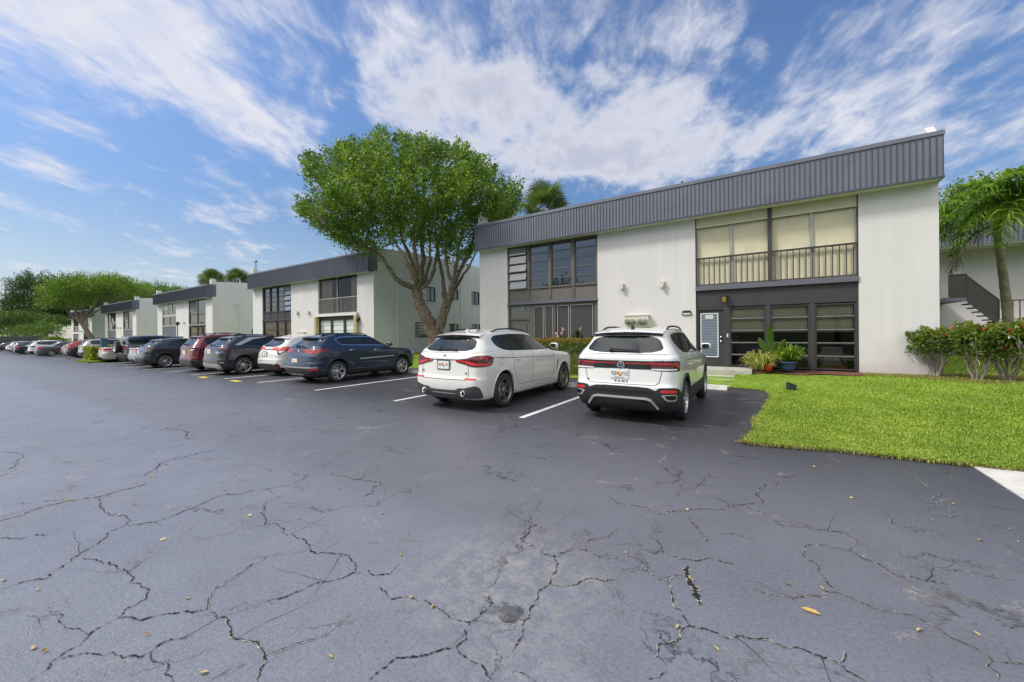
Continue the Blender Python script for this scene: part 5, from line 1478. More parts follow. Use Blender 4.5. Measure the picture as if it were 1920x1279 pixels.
def ex_kia(root, c, p, pm):
    x = c.hit((-4, .02, .95), (1, 0, 0))[0].x
    m = MB(); n = 24; m.lathe([(0, -.012), (.03, -.012), (.035, -.004), (.035, 0)], (x, 0, .955), 'x', n); o = m.build('emblem', M['chrome'], root); 
    for f in ('R', 'L'):
        m = MB(); c.patch(m, f, [(1.72, .66), (3.15, .70), (3.15, .735), (1.72, .70)], off=.012); m.build('side_moulding', M['silver_plastic'], root)
        m = MB(); c.seam(m, f, [q for q in p['dlo']], w=.028, off=.010, closed=True); m.build('window_trim', M['chrome'], root)
    for f in ('R', 'L'):
        m = MB(); c.patch(m, f, [(1.33, .62), (1.36, .62), (1.50, .50), (1.46, .50)], off=.008); m.build('rocker_trim', M['chrome'], root)

def ex_tuc(root, c, p, pm):
    for f in ('R', 'L'): m = MB(); c.patch(m, f, [(.62, 1.13), (.80, 1.115), (1.35, 1.34), (1.9, 1.425), (1.9, 1.44), (1.2, 1.42)], off=.014, step=.05); m.build('pillar_trim', M['silver_plastic'], root)

def ex_rogue(root, c, p, pm):
    for x in (1.45, 2.3):
        m = MB(); h = c.hit((x, 0, 4), (0, 0, -1))[0].z; m.tube([(x, -.56, h+.06), (x, 0, h+.075), (x, .56, h+.06)], .02, 6); m.build('cross_bar', M['black'], root)

def ex_jeep(root, c, p, pm):
    t, r, d = wheel_parts('plain', .37, .25); w = d.build('spare_wheel', [M['well'], M['galv']], root); t.build('tyre', M['rubber'], w); r.build('rim', M['alloy'], w)
    x = c.hit((-4, 0, .95), (1, 0, 0))[0].x; w.location = (x-.17, .12, 1.0); w.rotation_euler = (0, 0, PI/2)
    # dark hard top over the whole greenhouse
    for f in ('R', 'L'): m = MB(); c.patch(m, f, [(.03, 1.14), (3.28, 1.12), (3.0, 1.55), (2.6, 1.62), (.3, 1.62), (.08, 1.54)], off=.0015, step=.08, depth=.002); m.build('hard_top', M['p_navy'], root)
    m = MB(); m.box(-.02, .10, -(p['W']-.12), p['W']-.12, .42, .60); m.build('rear_bumper', M['black'], root)

def rect(u0, u1, v0, v1): return [(u0, v0), (u1, v0), (u1, v1), (u0, v1)]
SUV = dict(tum=.085, cr=(.20, .20))
SPEC = {}
SPEC['taos'] = dict(fin='black', L=4.47, W=.92, H=1.55, zg=1.11, xg=.10, zs=1.425, xs=.36, zh=.93, zc=1.06, xc=3.34, zt=1.45, xt=2.55, Wr=.635, R=.338, ax=.90, wb=2.72, rim='multi', clad=(.21, .50, .008), archw=.055,
    dlo=[(.66, 1.38), (.74, 1.20), (.98, 1.10), (2.0, 1.075), (3.10, 1.055), (2.85, 1.20), (2.45, 1.37), (2.05, 1.43), (1.4, 1.445), (.85, 1.425)], cuts=[1.02, 1.98],
    doors=[[(1.98, 1.06), (1.98, .40), (1.42, .40), (1.18, .72), (1.06, .86), (1.04, 1.08)], [(3.06, 1.04), (3.08, .62), (3.02, .40), (1.98, .40)], [(.42, .62), (.95, .985), (2.0, .955), (3.9, .90)]], handles=[(1.28, .90), (2.22, .885)], handle_m=None,
    rear_glass=(.70, 1.125, .54, 1.395), spoiler=True, rails='black', raillift=.03, gate=[(0, .63), (.56, .63), (.62, .68), (.66, .85), (.67, 1.02), (.70, 1.10)],
    lamps=[('C', rect(-.60, .60, .87, 1.00), 'gloss_black', .004), ('C', rect(-.60, .60, .950, .970), 'tail_red', .008), ('DR', [(.36, .855), (.80, .845), (.86, .86), (.87, .985), (.82, 1.01), (.36, 1.005)], 'gloss_black', .005),
           ('DR', [(.37, .945), (.72, .945), (.80, .88), (.85, .88), (.86, .98), (.37, .98)], 'tail_red', .009), ('DR', [(.40, .862), (.78, .862), (.76, .89), (.40, .885)], 'lens_white', .009), ('DR', [(.40, .895), (.74, .90), (.70, .935), (.40, .935)], 'tail_dark', .009)],
    trim=[('rear_bumper', 'C', rect(-.62, .62, .22, .60), 'black', .010), ('rear_bumper_corner', 'DR', [(.42, .24), (.95, .24), (.96, .46), (.86, .545), (.74, .60), (.42, .60)], 'black', .010), ('bumper_strip', 'C', rect(-.55, .55, .50, .545), 'gloss_black', .013),
          ('reflector', 'DR', [(.48, .525), (.74, .525), (.72, .57), (.50, .565)], 'tail_bright', .018), ('exhaust_trim', 'DR', [(.48, .50), (.56, .40), (.74, .40), (.74, .505)], 'silver_plastic', .016), ('exhaust_opening', 'DR', [(.52, .485), (.58, .425), (.72, .425), (.72, .49)], 'gloss_black', .020)],
    plate=(.03, .795, '92B XVZ', 'SUNSHINE STATE', None), extra=ex_taos)
SPEC['x3'] = dict(L=4.66, W=.945, H=1.545, zg=1.10, xg=.12, zs=1.40, xs=.42, zh=.92, zc=1.06, xc=3.42, zt=1.44, xt=2.6, Wr=.63, R=.345, ax=.93, wb=2.86, rim='double5', rim_m='bronze_alloy', archw=.035,
    dlo=[(.72, 1.34), (.80, 1.19), (1.05, 1.11), (2.1, 1.085), (3.22, 1.07), (2.95, 1.22), (2.5, 1.385), (2.05, 1.435), (1.4, 1.44), (.86, 1.41)], cuts=[1.22, 2.08],
    doors=[[(2.08, 1.07), (2.06, .40), (1.46, .40), (1.28, .70), (1.24, .92), (1.22, 1.10)], [(3.16, 1.06), (3.16, .62), (3.08, .40), (2.06, .40)], [(3.16, .90), (1.3, .955), (.52, 1.0)]], handles=[(1.42, .925), (2.32, .905)],
    rear_glass=(.69, 1.115, .55, 1.375), spoiler='gloss_black', rails='gloss_black', raillift=.03, gate=[(0, .595), (.58, .60), (.63, .66), (.62, .85), (.70, 1.08)],
    lamps=[('DR', [(.26, .965), (.46, .985), (.62, 1.045), (.92, 1.04), (1.02, .99), (.98, .86), (.80, .835), (.56, .835), (.40, .89), (.28, .915)], 'tail_dark', .007), ('DR', [(.28, .935), (.42, .925), (.56, .87), (.80, .86), (.94, .88), (.95, .91), (.80, .90), (.60, .905), (.44, .955), (.28, .955)], 'tail_bright', .011), ('DR', [(.60, .99), (.72, 1.025), (.92, 1.02), (.98, .99), (.96, .965), (.72, .975)], 'tail_red', .011)],
    trim=[('rear_bumper', 'C', [(-.60, .24), (.60, .24), (.60, .45), (.40, .445), (.34, .40), (-.34, .40), (-.40, .445), (-.60, .45)], 'tail_grey', .008), ('rear_bumper_corner', 'DR', [(.40, .26), (.80, .26), (.70, .47), (.60, .50), (.40, .45)], 'tail_grey', .008),
          ('bumper_strip', 'C', [(-.34, .33), (.34, .33), (.28, .345), (-.28, .345)], 'silver_plastic', .012), ('reflector', 'DR', rect(.42, .64, .605, .632), 'tail_bright', .008), ('light_strip', 'C', rect(-.44, .44, .955, .968), 'black', .006)],
    plate=(0, .865, 'SEF 7R', '', 'gloss_black'), extra=ex_x3)
M['tail_grey'] = mat('dark_grey_plastic', (.06, .06, .062), .45, var=.08)
SPEC['kia'] = dict(L=4.48, W=.93, H=1.50, zg=1.07, xg=.16, zs=1.345, xs=.52, zh=.90, zc=1.02, xc=3.30, zt=1.40, xt=2.5, Wr=.62, R=.335, ax=.92, wb=2.66, rim='star', clad=(.21, .36, .006), archw=.045,
    dlo=[(.92, 1.30), (1.10, 1.135), (1.6, 1.115), (2.3, 1.095), (3.28, 1.05), (2.95, 1.19), (2.5, 1.33), (2.1, 1.385), (1.6, 1.39), (1.1, 1.365)], cuts=[2.02],
    doors=[[(2.02, 1.09), (2.02, .40), (1.50, .40), (1.30, .66), (1.22, .90), (1.30, 1.12)], [(3.10, 1.05), (3.12, .62), (3.02, .40), (2.02, .40)], [(.5, .84), (1.3, .94), (3.6, .93)]], handles=[(1.42, .97), (2.40, .955)], handle_m='chrome',
    rear_glass=(.66, 1.075, .52, 1.31), spoiler='gloss_black', rails='gloss_black', raillift=.03, gate=[(0, .575), (.60, .575), (.66, .72), (.70, .88)],
    lamps=[('C', rect(-.55, .55, .955, 1.01), 'tail_dark', .007), ('DR', [(.30, .94), (.50, .90), (.80, .90), (1.0, .97), (1.12, 1.03), (.90, 1.03), (.60, 1.01), (.30, 1.01)], 'tail_red', .008), ('DR', [(.42, .925), (.76, .925), (.80, .945), (.42, .945)], 'tail_bright', .012)],
    trim=[('lower_panel', 'C', rect(-.62, .62, .56, .78), 'navy_shadow', .004), ('rear_bumper', 'C', rect(-.66, .66, .24, .46), 'black', .008), ('bumper_strip', 'C', rect(-.66, .66, .475, .505), 'silver_plastic', .010), ('bumper_corner_strip', 'DR', rect(.44, .80, .475, .515), 'silver_plastic', .010),
          ('reflector', 'DR', [(.50, .40), (.82, .42), (.80, .455), (.52, .45)], 'tail_bright', .012), ('diffuser', 'C', rect(-.36, .36, .265, .30), 'silver_plastic', .014), ('rear_bumper_corner', 'DR', [(.44, .24), (.85, .24), (.86, .44), (.44, .46)], 'black', .008)],
    plate=(.08, .665, '', '', None), extra=ex_kia)
M['navy_shadow'] = M['p_navy']  # the lower panel has the body's own navy paint
SPEC['hrv'] = dict(L=4.30, W=.885, H=1.50, zg=1.05, xg=.16, zs=1.34, xs=.52, zh=.90, zc=1.02, xc=3.2, zt=1.40, xt=2.4, Wr=.60, R=.33, ax=.86, wb=2.61, rim='multi', clad=(.21, .34, .006), archw=.045,
    dlo=[(.78, 1.16), (1.3, 1.11), (3.15, 1.05), (2.85, 1.18), (2.4, 1.33), (2.0, 1.39), (1.5, 1.37), (1.1, 1.28)], cuts=[1.95],
    doors=[[(1.95, 1.07), (1.95, .40), (1.45, .40), (1.25, .68), (1.15, 1.10)], [(3.0, 1.05), (3.0, .60), (2.9, .40), (1.95, .40)], [(.5, .70), (2.0, .92), (3.5, .93)]], handles=[(1.25, 1.16), (2.25, .95)],
    rear_glass=(.62, 1.06, .52, 1.31), spoiler=True, rails=None, gate=[(0, .56), (.60, .56), (.62, .70)],
    lamps=[('DR', [(.24, .955), (.50, .925), (.85, .93), (1.08, 1.03), (.80, 1.05), (.40, 1.02), (.26, .99)], 'tail_bright', .008), ('DR', [(.50, .92), (.95, .955), (.66, .78), (.60, .77)], 'tail_dark', .007), ('DR', [(.58, .91), (.84, .93), (.66, .82)], 'lens_white', .010), ('C', rect(-.46, .46, .95, .975), 'gloss_black', .006)],
    trim=[('rear_bumper', 'C', rect(-.62, .62, .22, .46), 'black', .008), ('rear_bumper_corner', 'DR', [(.42, .24), (.72, .24), (.62, .47), (.42, .46)], 'black', .008), ('reflector', 'DR', [(.48, .30), (.70, .32), (.68, .36), (.48, .36)], 'tail_red', .012)],
    plate=(.10, .80, '', '', 'gloss_black'))
SPEC['tucson'] = dict(L=4.60, W=.935, H=1.525, zg=1.09, xg=.14, zs=1.38, xs=.52, zh=.92, zc=1.05, xc=3.35, zt=1.42, xt=2.5, Wr=.63, R=.345, ax=.93, wb=2.74, rim='swirl', clad=(.21, .34, .006), archw=.06,
    dlo=[(.95, 1.13), (2.1, 1.11), (3.2, 1.06), (2.9, 1.22), (2.5, 1.36), (2.05, 1.41), (1.6, 1.40), (1.25, 1.29)], cuts=[2.02],
    doors=[[(2.02, 1.09), (2.02, .40), (1.52, .40), (1.34, .66), (1.26, .90), (1.25, 1.12)], [(3.10, 1.05), (3.10, .60), (3.0, .40), (2.02, .40)], [(.4, 1.0), (1.3, 1.02), (3.4, .98)]], handles=[(1.42, .99), (2.38, .97)],
    rear_glass=(.68, 1.10, .55, 1.35), spoiler='gloss_black', rails='gloss_black', raillift=.03, gate=[(0, .60), (.58, .60), (.66, .75)],
    lamps=[('C', rect(-.55, .55, 1.00, 1.045), 'tail_dark', .007), ('DR', [(.30, 1.0), (.90, .98), (1.06, 1.04), (.30, 1.045)], 'tail_dark', .008), ('DR', [(.52, .86), (.62, .86), (.72, .99), (.64, .99)], 'tail_dark', .010), ('DR', [(.70, .86), (.80, .88), (.92, .99), (.84, .99)], 'tail_dark', .010), ('DR', [(.40, .84), (.66, .83), (.82, .89), (.80, .91), (.40, .90)], 'chrome', .006)],
    trim=[('rear_bumper', 'C', rect(-.62, .62, .30, .45), 'silver_plastic', .010), ('rear_bumper_corner', 'DR', [(.42, .28), (.62, .24), (.74, .24), (.60, .45), (.42, .45)], 'silver_plastic', .010), ('reflector', 'DR', [(.56, .49), (.62, .53), (.84, .52), (.80, .48), (.66, .47)], 'tail_dark', .012), ('reflector_lens', 'DR', rect(.62, .78, .485, .505), 'lens_white', .015)],
    plate=(.10, .90, '', '', None), extra=ex_tuc)
SPEC['rogue'] = dict(L=4.60, W=.92, H=1.60, zg=1.10, xg=.10, zs=1.45, xs=.36, zh=.95, zc=1.08, xc=3.3, zt=1.48, xt=2.5, Wr=.64, R=.345, ax=.92, wb=2.68, rim='multi', clad=(.21, .42, .008), archw=.06,
    dlo=[(.55, 1.38), (.60, 1.16), (1.2, 1.12), (3.2, 1.08), (2.9, 1.25), (2.45, 1.41), (2.0, 1.465), (1.2, 1.47), (.66, 1.44)], cuts=[1.10, 2.0],
    doors=[[(2.0, 1.09), (2.0, .42), (1.5, .42), (1.3, .70), (1.12, 1.10)], [(3.05, 1.06), (3.05, .62), (2.95, .42), (2.0, .42)], [(.4, .92), (3.4, .95)]], handles=[(1.35, .97), (2.35, .95)],
    rear_glass=(.68, 1.12, .56, 1.42), spoiler=True, rails='black', raillift=.06, gate=[(0, .58), (.60, .58), (.66, .75)],
    lamps=[('C', rect(-.50, .50, .985, 1.02), 'tail_dark', .006), ('DR', [(.32, .98), (.52, .97), (.66, .90), (.90, .90), (.96, .95), (.86, 1.05), (.60, 1.02), (.32, 1.02)], 'tail_dark', .008), ('DR', [(.40, .94), (.60, .90), (.74, .97), (.60, .97)], 'lens_white', .011)],
    trim=[('rear_bumper', 'C', rect(-.66, .66, .22, .52), 'tail_grey', .010), ('rear_bumper_corner', 'DR', [(.44, .24), (.95, .24), (.94, .46), (.70, .52), (.44, .52)], 'tail_grey', .010), ('reflector', 'DR', rect(.56, .70, .40, .48), 'gloss_black', .014)],
    plate=(.02, .82, '', '', 'chrome'), extra=ex_rogue)
SPEC['cx'] = dict(L=4.40, W=.90, H=1.48, zg=1.06, xg=.18, zs=1.33, xs=.60, zh=.90, zc=1.02, xc=3.15, zt=1.38, xt=2.35, Wr=.60, R=.338, ax=.89, wb=2.66, rim='star', clad=(.21, .42, .010), archw=.085,
    dlo=[(.98, 1.12), (1.2, 1.10), (3.05, 1.05), (2.8, 1.18), (2.35, 1.33), (1.95, 1.375), (1.5, 1.36), (1.15, 1.28)], cuts=[1.9],
    doors=[[(1.9, 1.08), (1.9, .42), (1.5, .42), (1.30, .70), (1.2, 1.08)], [(2.95, 1.04), (2.95, .62), (2.85, .42), (1.9, .42)]], handles=[(1.35, .94), (2.25, .93)],
    rear_glass=(.64, 1.075, .52, 1.30), spoiler='gloss_black', rails=None, gate=[(0, .60), (.58, .60), (.64, .75)],
    lamps=[('DR', [(.36, .955), (.62, .94), (.86, .98), (1.08, 1.04), (.70, 1.03), (.38, 1.0)], 'tail_dark', .008), ('DR', [(.52, .965), (.66, .965), (.66, .99), (.52, .99)], 'tail_bright', .011)],
    trim=[('rear_bumper', 'C', rect(-.66, .66, .22, .54), 'tail_grey', .010), ('rear_bumper_corner', 'DR', [(.44, .24), (.95, .24), (.94, .50), (.44, .54)], 'tail_grey', .010), ('bumper_strip', 'C', rect(-.6, .6, .535, .55), 'silver_plastic', .014)],
    plate=(.05, .80, '', '', None))
SPEC['sedan'] = dict(L=4.85, W=.92, H=1.42, zg=1.02, xg=.95, zs=1.33, xs=1.45, zh=.82, zc=.97, xc=3.55, zt=1.33, xt=2.85, Wr=.58, R=.33, ax=1.02, wb=2.80, rim='multi', zd=.98, xd=.10, bump=.05, sill=.19, fin=True, spoiler=False, wiper=False, archw=.02,
    dlo=[(1.20, 1.06), (1.5, 1.02), (3.45, .98), (3.2, 1.10), (2.8, 1.27), (2.4, 1.32), (1.9, 1.31), (1.5, 1.20)], cuts=[2.25],
    doors=[[(2.25, 1.0), (2.25, .36), (1.68, .36), (1.46, .70), (1.42, 1.0)], [(3.35, .96), (3.35, .55), (3.28, .36), (2.25, .36)]], handles=[(1.6, .86), (2.5, .84)],
    rear_glass=(.62, 1.06, .50, 1.30), rails=None, gate=[(0, .62), (.52, .62), (.56, .90)],
    lamps=[('DR', [(.34, .80), (.62, .76), (.95, .80), (.96, .88), (.70, .93), (.36, .91)], 'tail_bright', .008), ('DR', [(.36, .83), (.60, .82), (.60, .86), (.36, .87)], 'lens_white', .011)],
    trim=[('rear_bumper', 'C', rect(-.55, .55, .20, .36), 'black', .008)], plate=(0, .72, '', '', None))
SPEC['jeep'] = dict(L=4.75, W=.92, H=1.70, zg=1.12, xg=.07, zs=1.58, xs=.13, zh=1.03, zc=1.13, xc=3.2, zt=1.56, xt=2.95, Wr=.76, R=.39, ax=.92, wb=2.95, rim='plain', clad=None, archw=.10, cr=(.10, .10), cf=(.14, .12), br=.02, bf=.04, tr=.01, tf=.02, tum=.04, sill=.36, bump=.02, spoiler=False, wiper=False, fin=False,
    dlo=[(.20, 1.20), (3.05, 1.19), (2.88, 1.48), (.20, 1.49)], cuts=[1.15, 2.1],
    doors=[[(2.1, 1.16), (2.1, .55), (1.5, .55), (1.2, .85), (1.2, 1.16)], [(3.1, 1.16), (3.1, .55), (2.1, .55)]], handles=[(1.4, 1.02), (2.3, 1.02)],
    rear_glass=(.66, 1.20, .62, 1.50), rails=None, lamps=[('DR', [(.50, .86), (.68, .86), (.68, 1.10), (.50, 1.10)], 'tail_red', .02)], trim=[], extra=ex_jeep)

def place(key, paintm, X, Yr, label, rz=0.0, protos={}):
    group = 'cars parked nose in along the building'
    if key not in protos:
        root = empty('parked_car', (X, Yr, 0), PI/2+rz, label, 'car', group)
        root.location = (0, 0, 0); root.rotation_euler = (0, 0, 0)
        make_car(key, paintm, root); protos[key] = (root, M[paintm])
    else:
        src, pm = protos[key]; root = dup(src); root['label'] = label
        def rep(o):
            if o.type == 'MESH':
                for sl in o.material_slots:
                    if sl.material == pm: sl.link = 'OBJECT'; sl.material = M[paintm]
            for ch in o.children: rep(ch)
        rep(root)
    f_ = 1+.0085*max(0, -X-15); X, Yr = X*f_, Yr*f_
    root.location = (X, Yr, float(gz(X))); root.rotation_euler = (0, 0, PI/2+rz); root.scale = (1, 1, ZS)
    return root
CARS = [('taos', 'p_white', -2.04, 6.5, 'white car beside the lawn with a full width red light bar'),
 ('x3', 'p_pearl', -5.46, 5.76, 'white car with angular red tail lamps, black roof rails and twin exhaust tips'),
 ('kia', 'p_navy', -12.53, 6.5, 'navy blue car beside the empty stall, with chrome window trim'),
 ('hrv', 'p_pearl', -15.85, 7.1, 'white crossover with bright red arrow shaped tail lamps, beside the navy car'),
 ('tucson', 'p_darkgrey', -18.25, 6.12, 'dark slate car with silver rear pillar trim and five blade swirl wheels'),
 ('rogue', 'p_red', -20.9, 6.12, 'dark red car with black roof bars and grey bumper, between two dark grey cars'),
 ('cx', 'p_darkgrey', -25.1, 5.62, 'dark grey crossover with wide black wheel arches, left of the dark red car'),
 ('sedan', 'p_silver', -27.8, 5.92, 'silver saloon car mostly hidden between the dark grey crossover and the boxy off-road car'),
 ('jeep', 'p_bronze', -30.5, 6.1, 'boxy bronze grey off-road car with a dark hard top and rear spare wheel'),
 ('sedan', 'p_champagne', -33.1, 5.7, 'pale champagne saloon car just right of the teal post and the yellow bush'),
 ('rogue', 'p_silver', -39.6, 5.86, 'silver grey car partly hidden behind the yellow bush'),
 ('sedan', 'p_darkgrey', -42.2, 5.53, 'dark slate saloon car with bright red tail lamps, in front of the red car'),
 ('cx', 'p_brightred', -45, 5.77, 'bright red car far down the row, behind the dark slate saloon'),
 ('sedan', 'p_purplegrey', -48, 4.77, 'mid grey saloon car far down the row, its side and rear wheel showing'),
 ('rogue', 'p_white', -51, 4.72, 'white car far down the row behind the mid grey saloon'),
 ('sedan', 'p_black', -56.5, 4.41, 'black saloon car beside the small far grass island'),
 ('hrv', 'p_navy', -60, 4.53, 'dark blue crossover far down the row, left of the black saloon'),
 ('rogue', 'p_silver', -63, 4.59, 'silver car far down the row behind the dark blue crossover'),
 ('cx', 'p_white', -67, 4.74, 'white car second from the far end of the row'),
 ('sedan', 'p_midgrey', -74, 4.06, 'grey saloon car at the far left end of the row')]
for i_, cc in enumerate(CARS): place(*cc, rz=0 if i_ < 3 else float(np.random.default_rng(abs(int(cc[2]*10))).normal(0, .008)))
# ---------------------------------------------------------------- vegetation
def leaf_quads(C, size, r, up=.35, aspect=.5, D=None):
    """diamond leaves at centres C"""
    n = len(C)
    d = r.normal(0, 1, (n, 3)); d[:, 2] += up
    if D is not None: d = d*.6 + D
    d /= np.linalg.norm(d, axis=1)[:, None]
    q = r.normal(0, 1, (n, 3)); s = np.cross(d, q); s /= (np.linalg.norm(s, axis=1)[:, None]+1e-9)
    L = (size*r.uniform(.6, 1.3, n))[:, None]; w = L*aspect
    nn = np.cross(d, s)
    V = np.stack([C-d*L/2, C+s*w/2+nn*L*.08, C+d*L/2, C-s*w/2+nn*L*.08], 1).reshape(-1, 3)
    F = (np.arange(n)[:, None]*4+np.array([[0, 1, 2, 3]]))
    return V, F

def clusters(centres, axes, n_each, size, r, spread=(.32, .16), up=.35, aspect=.5, tb=None):
    """leafy shoots: each cluster is spread along its axis"""
    K = len(centres); idx = np.repeat(np.arange(K), n_each); n = len(idx)
    t = r.uniform(-1, 1, n)[:, None]
    C = centres[idx] + axes[idx]*t*spread[0] + r.normal(0, 1, (n, 3))*spread[1]*(1.1-.5*t)
    V, F = leaf_quads(C, size, r, up, aspect, axes[idx]*.5)
    base = r.normal(.5, .17, K) if tb is None else tb
    tint = np.clip(base[idx] + r.normal(0, .14, n), 0, 1)
    return V, F, np.repeat(tint, 4)

M['leaf_oak'] = leafmat('oak_leaves', (.040, .095, .010), (.105, .190, .018), (.25, .335, .045), .38)
M['leaf_dark'] = leafmat('dark_leaves', (.018, .044, .014), (.042, .080, .022), (.10, .145, .05), .3)
M['leaf_mid'] = leafmat('mid_leaves', (.035, .09, .012), (.075, .15, .016), (.15, .22, .03), .35)
M['leaf_far'] = leafmat('far_leaves', (.026, .062, .012), (.058, .115, .016), (.13, .19, .035), .3)
M['leaf_yellow'] = leafmat('yellow_leaves', (.10, .15, .012), (.22, .26, .018), (.36, .36, .03), .3)
M['leaf_red'] = leafmat('red_tip_leaves', (.09, .16, .02), (.28, .16, .03), (.42, .08, .03), .35)
M['leaf_ti'] = leafmat('ti_leaves', (.022, .05, .025), (.05, .065, .035), (.22, .06, .06), .25)
M['petal_red'] = leafmat('red_petals', (.45, .03, .03), (.6, .06, .04), (.7, .2, .12), .3)
M['petal_pink'] = leafmat('pink_petals', (.7, .3, .35), (.75, .45, .5), (.8, .6, .6), .3)
M['palm_leaf'] = leafmat('palm_leaves', (.045, .105, .014), (.12, .22, .022), (.28, .38, .06), .4, .3)
M['palm_dead'] = leafmat('dead_palm_leaves', (.05, .03, .02), (.10, .065, .04), (.16, .11, .07), .2, .8)
M['hedge_trim'] = leafmat('trimmed_hedge', (.06, .12, .010), (.13, .20, .014), (.22, .28, .02), .3)

def bez(p0, p1, p2, n=10): 
    t = np.linspace(0, 1, n)[:, None]; return (1-t)**2*p0+2*t*(1-t)*p1+t*t*p2

# ---- the big tree in the gap between the two nearest blocks
def big_tree():
    r = np.random.default_rng(5)
    d0 = 23.4
    root = empty('broadleaf_tree', tuple(on_z(816, 656)*0+at_d(818, 668, d0)), 0, 'large spreading tree with many pale limbs, growing between the two nearest apartment blocks', 'tree')
    o = np.array(root.location)
    P = lambda x, y, dd=0: at_d(x, y, d0+dd)-o
    tr = MB()
    def limb(pts, r0, r1, n=9):
        pts = [np.array(q) for q in pts]; Q = []
        for i in range(len(pts)-1):
            p0, p1, p2, p3 = pts[max(i-1, 0)], pts[i], pts[i+1], pts[min(i+2, len(pts)-1)]
            for k in range(4):
                t = k/4; Q.append(.5*((2*p1)+(-p0+p2)*t+(2*p0-5*p1+4*p2-p3)*t*t+(-p0+3*p1-3*p2+p3)*t**3))
        Q.append(pts[-1]); Q = np.array(Q); Q[1:-1] += r.normal(0, .035*r0/.3, (len(Q)-2, 3))
        rad = np.linspace(0, 1, len(Q)); rad = r0+(r1-r0)*rad**.8; rad *= 1+.10*np.sin(np.arange(len(Q))*1.9)+.04*r.normal(0, 1, len(Q))
        tr.tube(Q, list(rad), n); return Q
    T0 = P(821, 668); F = P(820, 622)
    limb([P(823, 676), P(822, 655), P(818, 635), P(812, 618)], .50, .43, 12)
    # knotty fork, left stem and right stem
    A = limb([P(822, 648), P(806, 612), P(794, 585), P(786, 562), P(780, 543)], .43, .32, 11)
    B = limb([P(818, 640), P(826, 606), P(836, 575), P(846, 548), P(853, 528)], .32, .21, 10)
    B2 = limb([P(822, 636), P(831, 600), P(834, 570), P(833, 545)], .22, .14, 9)
    for q in ((803, 604, .20), (797, 600, .14), (810, 622, .2)):
        tr.lathe([(.02, -q[2]*.8), (q[2]*.9, -q[2]*.4), (q[2], 0), (q[2]*.8, q[2]*.5), (.02, q[2]*.8)], tuple(P(q[0], q[1], -.25)), 'z', 10)
    ends = []
    def br(src, i, pts, r0, r1):
        Q = limb([src[i]]+pts, r0, r1, 8); ends.append(Q); return Q
    br(A, -1, [P(762, 534, -.6), P(742, 522, -1.2), P(728, 500, -1.6), P(705, 474, -2.0), P(660, 452, -2.4), P(610, 420, -2.6)], .22, .04)
    br(A, -1, [P(775, 523, .2), P(762, 490, .6), P(748, 465, 1), P(722, 420, 1.6), P(690, 370, 2.4)], .19, .04)
    br(A, -1, [P(779, 520, -.5), P(772, 490, -1.0), P(757, 455, -1.6), P(740, 400, -2.4), P(705, 330, -3)], .18, .04)
    br(A, -1, [P(784, 510, .2), P(777, 470, .6), P(776, 420, 1.2), P(770, 350, 2.0), P(765, 290, 2.4)], .19, .04)
    br(A, -1, [P(789, 520, -.3), P(794, 485, -.6), P(790, 440, -1.2), P(796, 370, -2), P(790, 290, -2.6)], .22, .05)
    br(A, -2, [P(796, 525, .4), P(806, 490, 1.0), P(806, 455, 1.6), P(815, 390, 2.6), P(830, 310, 3.4)], .16, .04)
    br(A, -2, [P(801, 532, -.2), P(814, 505, -.6), P(820, 470, -1), P(832, 410, -2), P(850, 330, -2.8)], .15, .04)
    br(B2, -1, [P(828, 510, -.2), P(822, 480, -.4), P(816, 430, -.6), P(822, 360, -.4), P(826, 280, 0)], .14, .03)
    br(B, -1, [P(855, 500, .3), P(859, 470, .7), P(868, 430, 1.2), P(880, 380, 2), P(900, 320, 2.6)], .16, .04)
    br(B, -1, [P(866, 498, -.2), P(880, 470, -.6), P(895, 430, -1.2), P(925, 390, -1.8), P(950, 370, -2.2)], .15, .03)
    br(B, -2, [P(842, 520, .4), P(836, 480, .9), P(838, 440, 1.5), P(850, 380, 2.4), P(866, 300, 3)], .15, .04)
    br(B, -2, [P(862, 510, 1.0), P(885, 470, 2.0), P(905, 440, 3.0), P(925, 420, 3.6)], .13, .03)
    br(B, 8, [P(866, 520, .8), P(880, 500, 1.5), P(900, 460, 2.2), P(940, 430, 3)], .11, .03)
    # crown volume: silhouette polygon in the view plane, with depth
    S = np.array([(562,300),(590,284),(628,290),(640,268),(672,262),(690,275),(706,250),(722,246),(738,262),(765,256),(790,262),(812,268),(838,276),(862,272),(880,292),(905,300),(922,318),(935,316),(945,342),(972,345),(973,372),(966,398),(940,420),(905,432),(890,470),(870,490),(848,478),(828,466),(800,458),(772,452),(748,446),(722,452),(700,474),(680,472),(655,466),(628,448),(600,428),(572,418),(560,398),(574,382),(562,370),(572,348),(576,325)], float)
    def inside(x, y):
        c = False; n = len(S); j = n-1
        for i in range(n):
            if (S[i, 1] > y) != (S[j, 1] > y) and x < (S[j, 0]-S[i, 0])*(y-S[i, 1])/(S[j, 1]-S[i, 1])+S[i, 0]: c = not c
            j = i
        return c
    def edge_dist(x, y):
        a = S; b = np.roll(S, -1, 0); q = np.array((x, y)); ab = b-a; t = np.clip(((q-a)*ab).sum(1)/(ab*ab).sum(1), 0, 1)
        return np.sqrt((((a+ab*t[:, None])-q)**2).sum(1)).min()
    cen = []; ax = []; hub = P(800, 520); tb = []
    twigs = []
